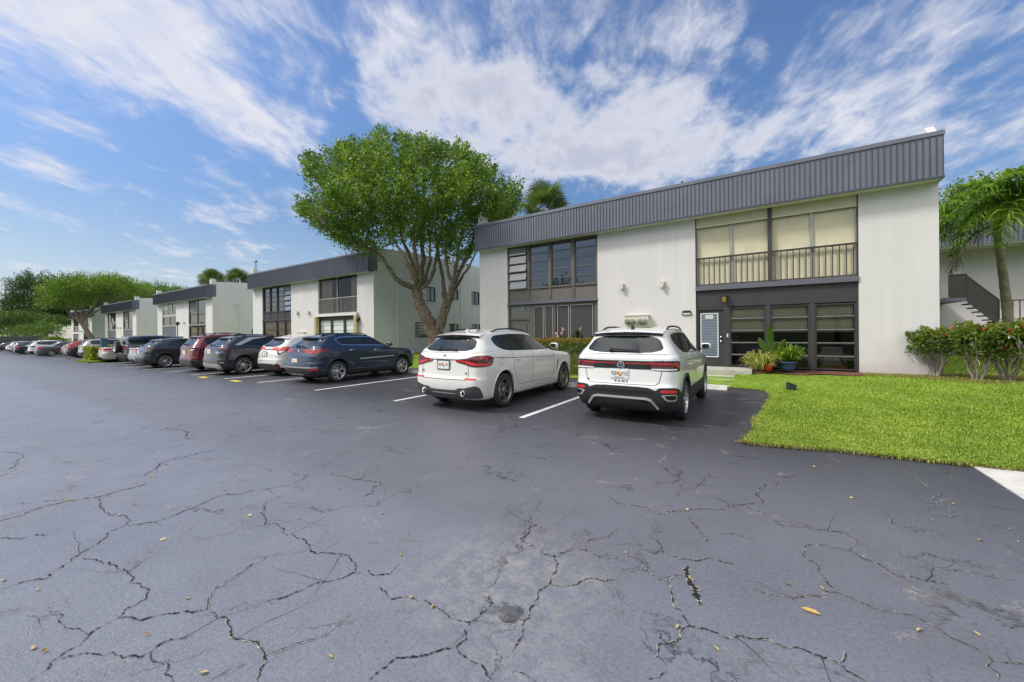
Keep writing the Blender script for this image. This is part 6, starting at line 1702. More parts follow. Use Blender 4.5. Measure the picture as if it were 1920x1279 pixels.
    while len(cen) < 1250:
        x, y = r.uniform(556, 980), r.uniform(242, 495)
        if not inside(x, y): continue
        e = edge_dist(x, y); h = min(1, e/95); D = 5.4*math.sqrt(max(0, 1-(1-h)**2))
        # mostly on the shell, fewer low down inside the vase
        w = r.choice([-1, 1])*D*(1-abs(r.normal(0, .22))) if r.random() < .66 else r.uniform(-D, D)
        low = (y > 405 and abs(x-790) < 130)
        if low and r.random() < .25: continue
        # gaps between leaf masses
        g = math.sin(x*.047+1.3*math.sin(y*.03))*math.sin(y*.062+x*.013)+.5*math.sin(x*.11+y*.07+w)
        if g < -.62 and r.random() < .8: continue
        c = P(x, y, w); a = c-hub; a[2] = abs(a[2])*.5+1.6; a /= np.linalg.norm(a)
        cen.append(c); ax.append(a); tb.append(.45+.18*g+r.normal(0, .19))
    cen, ax = np.array(cen), np.array(ax)
    V, F_, t = clusters(cen, ax, 62, .165, r, (.46, .155), .3, .55, np.array(tb))
    # twigs from the nearest limb point to a share of the clusters
    allp = np.concatenate([q[6:] for q in ends])
    for k in range(0, len(cen), 4):
        j = np.argmin(((allp-cen[k])**2).sum(1)+ 2.0*np.maximum(0, allp[:, 2]-cen[k][2]+.3)); a = allp[j]
        if np.linalg.norm(a-cen[k]) < 4.5:
            m = (a+cen[k])/2; m[2] -= .15; m += r.normal(0, .15, 3); tr.tube(bez(a, m, cen[k], 6), list(np.linspace(.035, .010, 6)), 5, cap=False)
    tr.build('trunk', M['bark_big'], root)
    npmesh('crown', V, F_, M['leaf_oak'], root, tint=t)
def bark_big():
    m = mat('bark_mottled', (.19, .145, .105), .95, var=.5, vscale=5, bump=1.0, bscale=9, bdist=.09)
    nt = m.node_tree; b = nt.nodes['Principled BSDF']; src = b.inputs['Base Color'].links[0].from_socket
    tc = node(nt, 'ShaderNodeTexCoord'); v = node(nt, 'ShaderNodeTexNoise', Scale=5.5, Detail=8.0, Roughness=.75); link(nt, tc.outputs['Object'], v.inputs['Vector'])
    r = node(nt, 'ShaderNodeMapRange', interpolation_type='SMOOTHSTEP'); r.inputs['From Min'].default_value = .52; r.inputs['From Max'].default_value = .62; link(nt, v.outputs['Fac'], r.inputs['Value'])
    mx = node(nt, 'ShaderNodeMix', data_type='RGBA'); link(nt, r.outputs[0], mx.inputs[0]); link(nt, src, mx.inputs[6]); mx.inputs[7].default_value = (.36, .33, .28, 1); link(nt, mx.outputs[2], b.inputs['Base Color'])
    return m
M['bark_big'] = bark_big()
big_tree()

def crown_tree(name, label, base, trunk_h, blobs, leafm, size, ncl, neach, seed, group=None, trunk_r=.3, lean=(0, 0), barkm='bark'):
    """tree with a crown of leaf shoots spread over several overlapping lobes; blobs: (dx, dy, z, rx, ry, rz)"""
    r = np.random.default_rng(seed); root = empty(name, base, 0, label, 'tree', group); tr = MB()
    top = np.array((lean[0], lean[1], trunk_h)); tr.tube(bez(np.array((0, 0, -.3)), np.array((lean[0]*.3, lean[1]*.3, trunk_h*.5)), top, 8), list(np.linspace(trunk_r*1.25, trunk_r*.7, 8)), 9)
    vol = np.array([b[3]*b[4]*b[5] for b in blobs])**.67; vol /= vol.sum(); C = []; A = []; T = []
    for b, f in zip(blobs, vol):
        c0 = np.array(b[:3]); rad = np.array(b[3:6]); n = int(ncl*f)+3
        m = (top+c0)/2; m[2] -= .1*rad[2]; tr.tube(bez(top*.85, m, c0, 7), list(np.linspace(trunk_r*.55, trunk_r*.12, 7)), 6)
        for k in range(4):
            u = r.normal(0, 1, 3); u /= np.linalg.norm(u); u[2] = abs(u[2])*.6; e = c0+u*rad*.8; tr.tube(bez(c0*.6+top*.4*.85, (c0+e)/2, e, 5), list(np.linspace(trunk_r*.3, trunk_r*.06, 5)), 5, cap=False)
        for k in range(n):
            u = r.normal(0, 1, 3); u /= np.linalg.norm(u)
            if u[2] < -.55: u[2] *= -.6
            q = (.62+.42*r.random()**.7)*(1+.12*math.sin(u[0]*7+seed)*math.sin(u[1]*8+u[2]*6))
            C.append(c0+u*rad*q); a = u.copy(); a[2] += .5; A.append(a/np.linalg.norm(a)); T.append(.5+.14*math.sin(u[0]*5+seed*2)*math.sin(u[2]*6+1)+r.normal(0, .13))
    C, A = np.array(C), np.array(A); V, F, t = clusters(C, A, neach, size, r, (size*3.0, size*1.5), .25, .55, np.array(T))
    tr.build('trunk', M[barkm], root); npmesh('crown', V, F, M[leafm], root, tint=t); return root

# smaller street tree in front of the fifth block's gap
s, c = math.sin(CYAW), math.cos(CYAW)
crown_tree('broadleaf_tree', 'bright green tree with a leaning forked trunk between the fourth and fifth blocks', (-89.3, 15.2, -.5), 5.2,
    [(x*c-y*s, x*s+y*c, z, a_, a_, b_) for x, y, z, a_, b_ in ((-4.6, 0, 9.6, 3.0, 2.1), (-1.2, .5, 10.3, 3.3, 2.0), (2.3, .3, 10.1, 3.2, 2.0), (5.0, .6, 9.2, 2.4, 1.6), (-5.6, -.6, 7.5, 2.3, 1.5), (-3.0, -.8, 7.9, 2.4, 1.6), (.6, 1.2, 8.6, 2.6, 1.6))], 'leaf_oak', .20, 760, 40, 11, None, .34, (-3.2*c, -3.2*s))
far = [('broadleaf_tree', 'tall dark rounded tree behind the trees at the far end of the car park', 86, 122, .2, [(0, 0, 15.0, 8, 8, 6.5), (-5.5, 0, 10.0, 5.0, 6, 5), (7, 2, 13.5, 7, 8, 6), (3, -2, 9, 9, 7, 5), (-2.5, -4, 7, 6.5, 5, 4)], 'leaf_dark', .40, 1500, 54, 31),
       ('broadleaf_tree', 'dark tree standing right of the tall rounded tree, behind the fifth block', 150, 130, .2, [(0, 0, 13.5, 9, 8, 6.5), (9, 0, 14.0, 8, 8, 5.5), (-7, 0, 10, 6, 6, 5)], 'leaf_dark', .38, 1200, 52, 32),
       ('broadleaf_tree', 'low flat topped tree with bare dark branches at the far left edge', 28, 105, .2, [(-6, 0, 6.4, 5, 5, 1.8), (3, -1, 6.6, 5, 5, 1.7), (-13, 2, 5.8, 5, 5, 1.8), (9, 1, 5.8, 3.5, 4, 1.4)], 'leaf_far', .27, 900, 44, 33),
       ('broadleaf_tree', 'small dark tree at the very far left, lowest of the far trees', -12, 150, .2, [(0, 0, 5.6, 8, 6, 3.4), (9, 0, 5.5, 6, 6, 3.0)], 'leaf_dark', .6, 260, 30, 34),
       ('broadleaf_tree', 'yellow green bushy tree under the far dark trees, left of the dome hedge', 88, 96, .2, [(0, 0, 3.0, 4, 3, 2.4), (-6, 0, 2.4, 4, 3, 1.8)], 'leaf_mid', .3, 220, 30, 38),
       ('broadleaf_tree', 'dense green tree top showing above the fourth block, left of centre', 245, 118, .2, [(0, 0, 13.5, 8, 8, 4.5), (9, 0, 13.0, 7, 7, 4.2), (-9, 0, 12.5, 7, 7, 4)], 'leaf_mid', .32, 900, 48, 35),
       ('broadleaf_tree', 'olive green tree top showing above the roofs between the third and fourth blocks', 312, 100, .2, [(0, 0, 11.3, 6, 6, 3.2), (7, 0, 10.4, 5, 5, 2.6), (-6, 0, 11.2, 5, 5, 3)], 'leaf_mid', .28, 700, 44, 36)]
for nm, lb, px, d, z, bl, lm_, sz, nc, ne, sd in far:
    q = at_d(px, 633, d); s, c = math.sin(CYAW), math.cos(CYAW)
    bl2 = [(b_[0]*c-b_[1]*s, b_[0]*s+b_[1]*c, b_[2], b_[3], b_[4], b_[5]) for b_ in bl]
    crown_tree(nm, lb, (q[0], q[1], 0), bl[0][2]*.45, bl2, lm_, sz, nc, ne, sd, 'trees beyond the car park', .45)
# tree behind the right building
q = at_d(1838, 633, 34)
s_, c_ = math.sin(CYAW), math.cos(CYAW)
crown_tree('broadleaf_tree', 'green tree with layered branches rising behind the palm at the right edge', (q[0], q[1], 0), 7.5, [(x*c_, x*s_, z, a, a, b_) for x, z, a, b_ in ((0, 13.2, 2.6, 1.3), (-2.0, 11.4, 2.4, 1.4), (2.0, 12.0, 2.6, 1.5), (-3.2, 10.0, 1.8, 1.3), (.6, 10.6, 2.6, 1.6), (4, 10.8, 2.4, 1.6))], 'leaf_oak', .26, 420, 34, 51, None, .3)

# ---- palms
def frond(mb_r, LV, LF, LT, base, dirv, L, droop, r, n=66, wl=.68, width=.046, plume=0.5, dead=False):
    dirv = np.array(dirv, float); dirv /= np.linalg.norm(dirv); p0 = np.array(base, float)
    p1 = p0+dirv*L*.55+np.array((0, 0, .12*L)); h = dirv.copy(); h[2] = 0; h /= (np.linalg.norm(h)+1e-9)
    p2 = p0+h*L*(.95-.25*droop)+np.array((0, 0, dirv[2]*L*.6-droop*L)); C = bez(p0, p1, p2, 16)
    mb_r.tube(C, list(np.linspace(.03, .006, 16)), 5, cap=False)
    t = np.linspace(.12, 1, n); ii = t*15; i0 = np.minimum(ii.astype(int), 14); f = (ii-i0)[:, None]
    Q = C[i0]*(1-f)+C[i0+1]*f; T = C[i0+1]-C[i0]; T /= np.linalg.norm(T, axis=1)[:, None]
    side = np.cross(T, np.array((0, 0, 1.))); side /= (np.linalg.norm(side, axis=1)[:, None]+1e-9); upv = np.cross(side, T)
    for sg in (1, -1):
        k = len(Q); ln = (wl*np.sin(PI*np.clip(t*.92+.06, 0, 1))**.6*r.uniform(.8, 1.15, k))[:, None]; el = r.normal(.15, plume, k)[:, None]
        d = side*sg*np.cos(el)+upv*np.sin(el)+T*.75; d /= np.linalg.norm(d, axis=1)[:, None]
        mid = Q+d*ln*.55; tip = Q+d*ln*.95+np.array((0, 0, -1.))*ln*(.38 if not dead else .6)
        w = np.cross(d, np.array((0, 0, 1.))+r.normal(0, .4, (k, 3))); w /= (np.linalg.norm(w, axis=1)[:, None]+1e-9); w *= width
        V = np.stack([Q-w*.5, Q+w*.5, mid+w*.6, tip, mid-w*.6], 1).reshape(-1, 3); o = sum(len(v) for v in LV)
        b_ = np.arange(k)[:, None]*5+o; LF.append(np.concatenate([b_+[[0, 1, 2]], b_+[[0, 2, 4]], b_+[[4, 2, 3]]])); LV.append(V); LT.append(np.repeat(np.clip(r.normal(.5, .22, k), 0, 1), 5))
def palm(label, base, crown, fr, seed, trunk_r=.15, trunk=True):
    r = np.random.default_rng(seed); root = empty('palm_tree', tuple(base), 0, label, 'palm tree'); b = np.array(base); c = np.array(crown)-b
    if trunk:
        m = MB(); P = bez(np.zeros(3), np.array((c[0]*.25, c[1]*.25, c[2]*.5)), c, 26); rad = [trunk_r*(1.25-.45*i/25)*(1.06 if i % 2 else .96) for i in range(26)]
        m.tube(P, rad, 12); sh = bez(c+np.array((0, 0, -.1)), c+np.array((0, 0, .35)), c+np.array((0, 0, .8)), 6); m.build('trunk', M['palm_bark'], root)
        m = MB(); m.tube(sh, [trunk_r*.85, trunk_r*.95, trunk_r*.8, .09, .06, .03], 10); m.build('crown_shaft', M['palm_shaft'], root)
    R_ = MB(); LV, LF, LT = [], [], []
    for d, L, dr in fr: frond(R_, LV, LF, LT, c+np.array((0, 0, .55)), d, L, dr, r)
    f = npmesh('frond_crown', np.concatenate(LV), np.concatenate(LF), M['palm_leaf'], root, tint=np.concatenate(LT)); R_.build('frond_stem', M['palm_shaft'], f)
    return root, c
M['palm_bark'] = mat('palm_bark', (.24, .20, .15), .9, var=.35, vscale=5, bump=.8, bscale=14)
M['palm_shaft'] = mat('palm_shaft', (.16, .22, .05), .6, var=.2)
def vdir(a, e):   # azimuth in the view frame: 0 = image right, 90 = away
    s, c = math.sin(CYAW), math.cos(CYAW); x, y = math.cos(math.radians(a))*math.cos(math.radians(e)), math.sin(math.radians(a))*math.cos(math.radians(e))
    return np.array((x*c-y*s, x*s+y*c, math.sin(math.radians(e))))
pb = at_d(1896, 633, 15.2); pc = at_d(1869, 436, 15.0); 
fr = [(vdir(a, e), L, dr) for a, e, L, dr in ((180, 35, 2.5, .42), (165, 52, 2.5, .35), (200, 30, 2.6, .55), (215, 15, 2.2, .55), (150, 20, 2.4, .5), (175, 8, 2.1, .75), (120, 55, 2.4, .4), (60, 60, 2.4, .4), (20, 50, 2.3, .45), (-20, 40, 2.3, .5), (-60, 45, 2.2, .5), (235, 50, 2.3, .45), (270, 40, 2.3, .55), (95, 30, 2.2, .5), (190, 62, 2.4, .3))]
proot, pc_l = palm('leaning palm tree with a ringed grey trunk and one brown dead frond', (pb[0], pb[1], .2), pc, fr, 71, .135)
r_ = np.random.default_rng(3); R_ = MB(); LV, LF, LT = [], [], []
frond(R_, LV, LF, LT, pc_l+np.array((0, 0, .2)), vdir(182, -12), 2.35, .62, r_, 50, .55, .03, .5, True)
dd = npmesh('dead_frond', np.concatenate(LV), np.concatenate(LF), M['palm_dead'], proot, tint=np.concatenate(LT)); R_.build('frond_stem', M['bark'], dd)
pb = at_d(1950, 633, 12.3); pc = at_d(1936, 430, 12.3)
fr = [(vdir(a, e), L, dr) for a, e, L, dr in ((180, 62, 2.2, .25), (195, 45, 2.3, .95), (165, 68, 2.4, .2), (205, 70, 2.3, .2), (230, 30, 2.2, .75), (150, 40, 2.1, .5), (100, 60, 2.2, .3), (60, 50, 2.2, .4), (20, 50, 2.2, .5), (-30, 50, 2.2, .5), (-70, 40, 2.2, .5), (260, 50, 2.2, .5))]
palm('palm tree cut off by the right edge of the view, only its arching fronds showing', (pb[0], pb[1], .2), pc, fr, 72, .16)
# small feather palm beside the second block's far end
pb = at_d(461, 633, 46); pc = at_d(461, 580, 46)
fr = [(vdir(a, e), 2.6, dr) for a, e, dr in ((180, 40, .5), (150, 55, .4), (200, 15, .6), (220, 50, .5), (90, 60, .3), (20, 50, .5), (0, 20, .6), (270, 40, .6), (300, 60, .4), (165, 15, .7))]
palm('small feather palm leaning out between the second and third apartment blocks', (pb[0], pb[1], .2), pc, fr, 73, .14)
def fan_palm(label, px, py, d, R, seed):
    r = np.random.default_rng(seed); c = at_d(px, py, d); root = empty('palm_tree', (c[0], c[1], 0), 0, label, 'palm tree', 'fan palms behind the roofs'); cz = c[2]
    m = MB(); m.tube([(0, 0, 0), (0, 0, cz)], [.22, .18], 9); m.build('trunk', M['palm_bark'], root); V = []; F = []; T = []
    for k in range(64):
        a = r.uniform(0, 2*PI); e = r.uniform(-.65, 1.5); d_ = np.array((math.cos(a)*math.cos(e), math.sin(a)*math.cos(e), math.sin(e))); hub = np.array((0, 0, cz))+d_*R*r.uniform(.12, .58)
        s = np.cross(d_, (0, 0, 1.)); s /= (np.linalg.norm(s)+1e-9); u = np.cross(s, d_); ro = r.uniform(-1.2, 1.2); s, u = s*math.cos(ro)+u*math.sin(ro), u*math.cos(ro)-s*math.sin(ro); tt = r.uniform(.2, .8)
        for j in range(15):
            b_ = -1.35+2.7*j/14; dd_ = d_*math.cos(b_)+s*math.sin(b_)+u*.12*math.cos(b_*2); L = R*.55*r.uniform(.85, 1.1); w = np.cross(dd_, u); w *= .035*R/1.6/np.linalg.norm(w)
            tip = hub+dd_*L+np.array((0, 0, -.18*L)); mid = hub+dd_*L*.55; o = len(V); V += [hub, mid+w, tip, mid-w]; F.append((o, o+1, o+2, o+3)); T += [tt+r.normal(0, .08)]*4
    npmesh('fan_crown', np.array(V), np.array(F), M['palm_fan'], root, tint=np.clip(T, 0, 1))
M['palm_fan'] = leafmat('fan_palm_leaves', (.05, .085, .03), (.10, .15, .05), (.22, .27, .12), .3, .4)
fan_palm('fan palm behind the nearest roof, right of the large tree', 1018, 392, 33, 2.7, 81)
fan_palm('fan palm behind the third roof, the left one of the pair', 398, 527, 62, 2.4, 82)
fan_palm('fan palm behind the third roof, the right one of the pair', 446, 524, 62, 2.2, 83)

# ---- hedges and shrubs
def hedge_box(name, label, x0, x1, y0, y1, z0, z1, leafm, n, size, seed, cat='hedge', topm=None, toph=.12, group=None, round_=0.0):
    r = np.random.default_rng(seed); cx, cy = (x0+x1)/2, (y0+y1)/2; root = empty(name, (cx, cy, z0), 0, label, cat, group); H = z1-z0
    C = []
    while len(C) < n:
        p = np.array((r.uniform(x0, x1), r.uniform(y0, y1), r.uniform(0, H)))
        if round_:
            q = np.array(((p[0]-cx)/((x1-x0)/2), (p[1]-cy)/((y1-y0)/2), p[2]/H))
            rr = (abs(q[0])**2.6+abs(q[1])**2.6+abs(q[2])**2.6); 
            if rr > 1 or rr < .55: continue
            p[:2] += (r.normal(0, .02, 2))
        else:
            e = min(p[0]-x0, x1-p[0], p[1]-y0, y1-p[1], H-p[2])
            if e > .16+.1*r.random(): continue
            p += r.normal(0, .03, 3)
        C.append(p-np.array((cx, cy, 0)))
    C = np.array(C); V, F = leaf_quads(C, size, r, .5, .55); t = np.clip(np.repeat(.5+.2*np.sin(C[:, 0]*4+seed)*np.sin(C[:, 2]*5)+r.normal(0, .17, len(C)), 4), 0, 1)
    st = MB(); 
    for k in range(max(4, int((x1-x0)*4))):
        bx = r.uniform(x0+.1, x1-.1)-cx; by = r.uniform(-.3, .3)*(y1-y0); st.tube(bez(np.array((bx, by, -.05)), np.array((bx, by, H*.4)), np.array((bx+r.normal(0, .15), by+r.normal(0, .1), H*.85)), 5), list(np.linspace(.018, .006, 5)), 5, cap=False)
    st.build('stem', M['bark_grey'], root)
    npmesh('foliage', V, F, M[leafm], root, tint=t)
    if topm:
        n2 = n//4; C = np.stack([r.uniform(x0, x1, n2)-cx, r.uniform(y0, y1, n2)-cy, H+r.uniform(-toph, toph*.5, n2)], 1); V, F = leaf_quads(C, size, r, .9, .5); npmesh('new_growth', V, F, M[topm], root, tint=np.clip(np.repeat(r.normal(.45, .25, n2), 4), 0, 1))
    return root
M['leaf_yellow2'] = leafmat('hedge_leaves', (.05, .10, .012), (.11, .16, .016), (.25, .26, .03), .35)
hedge_box('hedge', 'clipped hedge with reddish new tips, standing between the two nearest white cars', -7.4, -2.9, 12.5, 13.4, .10, 1.30, 'leaf_yellow2', 9000, .085, 91, topm='leaf_red')
# dome hedge and yellow bush on the island
q = at_d(99, 640, 76)
hedge_box('hedge', 'large rounded dome of clipped green hedge at the far end of the car park', q[0]-2.2, q[0]+2.2, q[1]-2.2, q[1]+2.2, -.9, 1.7, 'hedge_trim', 12000, .15, 92, round_=1)
q = on_z(168, 679); gq = float(q[2])
hedge_box('bush', 'low yellow green bush on the planted island beside the teal post', q[0]-1.2, q[0]+.9, q[1]-.1, q[1]+1.9, gq+.02, gq+1.12, 'leaf_yellow', 5200, .15, 93, 'bush')
iz = MB(); iz.box(q[0]-2.2, q[0]+1.7, q[1]-.35, q[1]+5, gq-.2, gq+.05); tag(iz.build('planted_island', M['soil_green']), kind='structure')
xs3 = r_.uniform(q[0]-2.2, q[0]+1.7, 2200); ys3 = q[1]-.35+2.4*r_.random(2200)**1.5
V3, T3, t3 = blades(2200, xs3, ys3, .10, .03, 61); V3[:, 2] += gq+.05-V3[:, 2].min(); tag(npmesh('island_grass', V3, T3, M['grass'], tint=t3), 'grass growing round the yellow bush on the island', 'grass', kind='stuff')
# far grass island
q2 = on_z(36, 662.5); iz = MB(); iz.box(q2[0]-3.5, q2[0]+1.5, q2[1]-.2, q2[1]+5, q2[2]-.2, q2[2]+.06); tag(iz.build('far_island', M['grass_base']), kind='structure')

# flowering shrubs at the right corner: bare leaning stems below, leafy clipped top
def stem_shrub(label, x, y, zb, zt, rx, ry, spread, seed, n=3400):
    r = np.random.default_rng(seed); root = empty('flowering_shrub', (x, y, zb), 0, label, 'shrub', 'flowering shrubs along the mulch bed'); H = zt-zb; st = MB(); tips = []
    for k in range(9):
        a = r.uniform(0, 2*PI); u = np.array((math.cos(a)*rx*spread, math.sin(a)*ry*spread, 0)); p0 = np.array((math.cos(a)*.05, math.sin(a)*.05, -.05)); p1 = p0+u*.25+np.array((0, 0, H*.25)); p2 = u*r.uniform(.6, 1.05)+np.array((0, 0, H*r.uniform(.6, .85)))
        C = bez(p0, p1, p2, 9); C[2:-1] += r.normal(0, .012, (6, 3)); st.tube(C, list(np.linspace(.024, .008, 9)), 6)
        for j in range(4):
            s = C[r.integers(4, 8)]; e = s+r.normal(0, .16, 3)+np.array((0, 0, .22)); st.tube([s, (s+e)/2+r.normal(0, .02, 3), e], [.012, .009, .005], 5, cap=False); tips.append(e)
    st.build('stem', M['bark_grey'], root)
    C = []
    while len(C) < n:
        p = np.array((r.uniform(-rx, rx), r.uniform(-ry, ry), r.uniform(H*.42, H*1.06))); q = (p[0]/rx)**2+(p[1]/ry)**2
        if q > 1.0+.15*math.sin(7*math.atan2(p[1], p[0])): continue
        lowp = (p[2]/H-.45)/.32
        if lowp < 1 and r.random() > (.10+.9*max(0, lowp)*(.25+.75*q)): continue
        g = math.sin(p[0]*9+seed)*math.sin(p[1]*8)*math.sin(p[2]*10+1)
        if g < -.10 or p[2] > H*(.93+.12*math.sin(p[0]*7+seed*1.7)*math.sin(p[1]*6+seed)): continue
        C.append(p)
    C = np.array(C); V, F = leaf_quads(C, .088, r, .55, .45); t = np.clip(np.repeat(.25+.5*(C[:, 2]/H)**2*r.uniform(.4, 1.2, n)+r.normal(0, .12, n), 4), 0, 1)
    npmesh('foliage', V, F, M['leaf_ixora'], root, tint=t)
    for k in range(4):
        a = r.uniform(0, 2*PI); c = np.array((math.cos(a)*rx*.92, math.sin(a)*ry*.92, H*r.uniform(.55, .98))); Cc = c+r.normal(0, .022, (26, 3)); V, F = leaf_quads(Cc, .034, r, .6, .8); npmesh('flower', V, F, M['petal_red'], root, tint=np.clip(np.repeat(r.normal(.5, .25, 26), 4), 0, 1))
M['leaf_ixora'] = leafmat('shrub_leaves', (.026, .06, .014), (.10, .165, .018), (.34, .35, .06), .3, .3)
for k, (px, py, l) in enumerate(((1764, 708, 'red flowering shrub at the white wall corner, leftmost of the row'), (1832, 714, 'red flowering shrub with bare grey stems, second from the white wall'), (1892, 716, 'red flowering shrub with bare grey stems, third from the white wall'), (1958, 722, 'red flowering shrub cut by the right edge of the view'))):
    q = on_z(px, py, .22); stem_shrub(l, q[0]-(.12 if k == 0 else 0), q[1], .22, 1.62+.05*k+.07*math.sin(k*2.2), .52 if k else .56, .50, .85, 100+k, 3600)
# ti plants and a pink flowering plant behind the clipped hedge
M['stem_green'] = mat('green_stem', (.10, .14, .04), .7, var=.2)
def strap_plant(name, label, x, y, zb, H, nst, leafm, seed, L=.42, w=.075, cat='plant', group=None):
    r = np.random.default_rng(seed); root = empty(name, (x, y, zb), 0, label, cat, group); st = MB(); V = []; F = []; T = []
    for k in range(nst):
        b = np.array((r.normal(0, .10), r.normal(0, .08), 0)); tp = b+np.array((r.normal(0, .12), r.normal(0, .1), H*r.uniform(.45, .8))); st.tube([b, (b+tp)/2, tp], [.014, .012, .009], 5)
        for j in range(13):
            a = j*2.4+r.uniform(0, .5); e = r.uniform(.2, 1.3); d = np.array((math.cos(a)*math.cos(e), math.sin(a)*math.cos(e), math.sin(e))); s = np.cross(d, (0, 0, 1.)); s /= np.linalg.norm(s); l = L*r.uniform(.7, 1.15); q = tp-np.array((0, 0, .012*j))
            o = len(V); m1 = q+d*l*.45; tip = q+d*l+np.array((0, 0, -.22*l)); V += [q-s*w*.12, q+s*w*.12, m1+s*w*.5, tip, m1-s*w*.5]; F += [(o, o+1, o+2), (o, o+2, o+4), (o+4, o+2, o+3)]; T += [r.uniform(0, 1)]*5
    st.build('stem', M['stem_green'], root); npmesh('foliage', np.array(V), np.array(F), M[leafm], root, tint=np.array(T)); return root
for k, x in enumerate((-7.0, -6.55, -6.1, -5.65, -5.15)):
    strap_plant('leafy_plant', 'dark green and red strap leaved plant behind the clipped hedge', x+.3, 14.2, .22, 1.55+.15*math.sin(k*2), 4, 'leaf_ti', 120+k, group='strap leaved plants behind the hedge')
q = on_y(1043, 655, 14.0)
rt = strap_plant('flowering_plant', 'pink flowering light green plant at the left end of the strap leaved plants', q[0], 14.0, .22, 1.5, 5, 'leaf_mid', 131, .16, .08, 'plant')
r9 = np.random.default_rng(8)
for k in range(8):
    c = np.array((r9.normal(0, .2), r9.normal(0, .15), 1.15+r9.normal(0, .16))); V, F = leaf_quads(c+r9.normal(0, .03, (18, 3)), .05, r9, .5, .8); npmesh('flower', V, F, M['petal_pink'], rt, tint=r9.random(72))

# trees across the lane behind the viewer: seen only as reflections in the windows and car panes
for k, (x, y, h) in enumerate(((-14.5, -22, 8.5), (-4, -26, 9.5), (7, -24, 8.0), (-27, -25, 9.0))):
    crown_tree('broadleaf_tree', 'bushy tree across the lane, seen only mirrored in the window panes', (x, y, 0), h*.45, [(0, 0, h*.8, 3.4, 3.2, 2.4), (2.8, .4, h*.68, 2.6, 2.6, 1.9), (-2.8, -.3, h*.7, 2.6, 2.6, 2.0)], 'leaf_dark', .42, 190, 26, 140+k, 'trees across the lane', .28)
# ---------------------------------------------------------------- pots, posts, small things
M['pot_red'] = mat('red_pot', (.50, .02, .02), .35, coat=.4, var=.06)
M['pot_blue'] = mat('blue_glazed_pot', (.045, .09, .22), .25, coat=.6, var=.2)
M['soil'] = mat('potting_soil', (.03, .02, .015), .95, var=.3)
M['leaf_stripe'] = leafmat('variegated_leaves', (.16, .21, .04), (.34, .36, .10), (.55, .52, .22), .35)
M['leaf_fern'] = leafmat('fern_leaves', (.06, .13, .015), (.14, .24, .02), (.26, .34, .05), .35)
M['leaf_banana'] = leafmat('banana_leaves', (.05, .12, .02), (.10, .20, .03), (.16, .27, .05), .4)
def pot(name, label, px, py, r0, h, m, Y=15.2):
    q = on_y(px, py, Y); o = MB(); o.lathe([(0, 0), (r0*.62, 0), (r0*.85, h*.35), (r0, h*.86), (r0*1.06, h*.88), (r0*1.06, h), (r0*.92, h), (r0*.88, h*.86), (0, h*.85)], (0, 0, 0), 'z', 28); ob_ = o.build(name, m, loc=(q[0], q[1]-.0, .27))
    tag(ob_, label, 'plant pot'); return q
def grassy(name, label, x, y, z, n, L, w, leafm, seed, up=.6, spread=.3):
    r = np.random.default_rng(seed); root = empty(name, (x, y, z), 0, label, 'plant'); V = []; F = []; T = []; st = MB()
    for k in range(n):
        a = r.uniform(0, 2*PI); e = r.uniform(.15, 1.45); d = np.array((math.cos(a)*math.cos(e), math.sin(a)*math.cos(e), math.sin(e)*up+.25)); d /= np.linalg.norm(d); b = np.array((math.cos(a), math.sin(a), 0))*spread*r.random(); b[2] = r.uniform(0, spread*.9); l = L*r.uniform(.6, 1.2)
        s = np.cross(d, (0, 0, 1.)+r.normal(0, .3, 3)); s /= np.linalg.norm(s); P = [b, b+d*l*.4+np.array((0, 0, .06*l)), b+d*l*.75, b+d*l+np.array((0, 0, -.32*l))]; o = len(V); W = w*r.uniform(.7, 1.2)
        V += [P[0]-s*W*.3, P[0]+s*W*.3, P[1]+s*W*.5, P[1]-s*W*.5, P[2]+s*W*.42, P[2]-s*W*.42, P[3]]; F += [(o, o+1, o+2), (o, o+2, o+3), (o+3, o+2, o+4), (o+3, o+4, o+5), (o+5, o+4, o+6)]; T += [r.random()]*7
    npmesh('foliage', np.array(V), np.array(F), M[leafm], root, tint=np.array(T)); 
    for k in range(6): a = k*1.05; st.tube([(0, 0, -.1), (.04*math.cos(a), .04*math.sin(a), .1), (.16*math.cos(a), .16*math.sin(a), .3)], [.012, .01, .006], 5)
    st.build('stem', M['stem_green'], root); return root
q = pot('flower_pot', 'small red flower pot on the mulch in front of the variegated plant', 1441, 696.5, .13, .24, M['pot_red'], 15.0)
grassy('potted_plant', 'small bright green plant growing in the red pot', q[0], q[1], .50, 60, .22, .035, 'leaf_fern', 201, .8, .06)
q = pot('flower_pot', 'wide blue glazed flower pot on the mulch under the fern', 1477, 693, .245, .30, M['pot_blue'], 15.3)
grassy('potted_plant', 'bushy green fern growing in the blue pot', q[0]+.02, q[1], .55, 330, .55, .035, 'leaf_fern', 202, .75, .2)
q = on_y(1429, 693, 15.15)
grassy('variegated_plant', 'pale yellow striped bushy plant behind the red pot', q[0], q[1]+.1, .27, 420, .54, .026, 'leaf_stripe', 203, .85, .32)
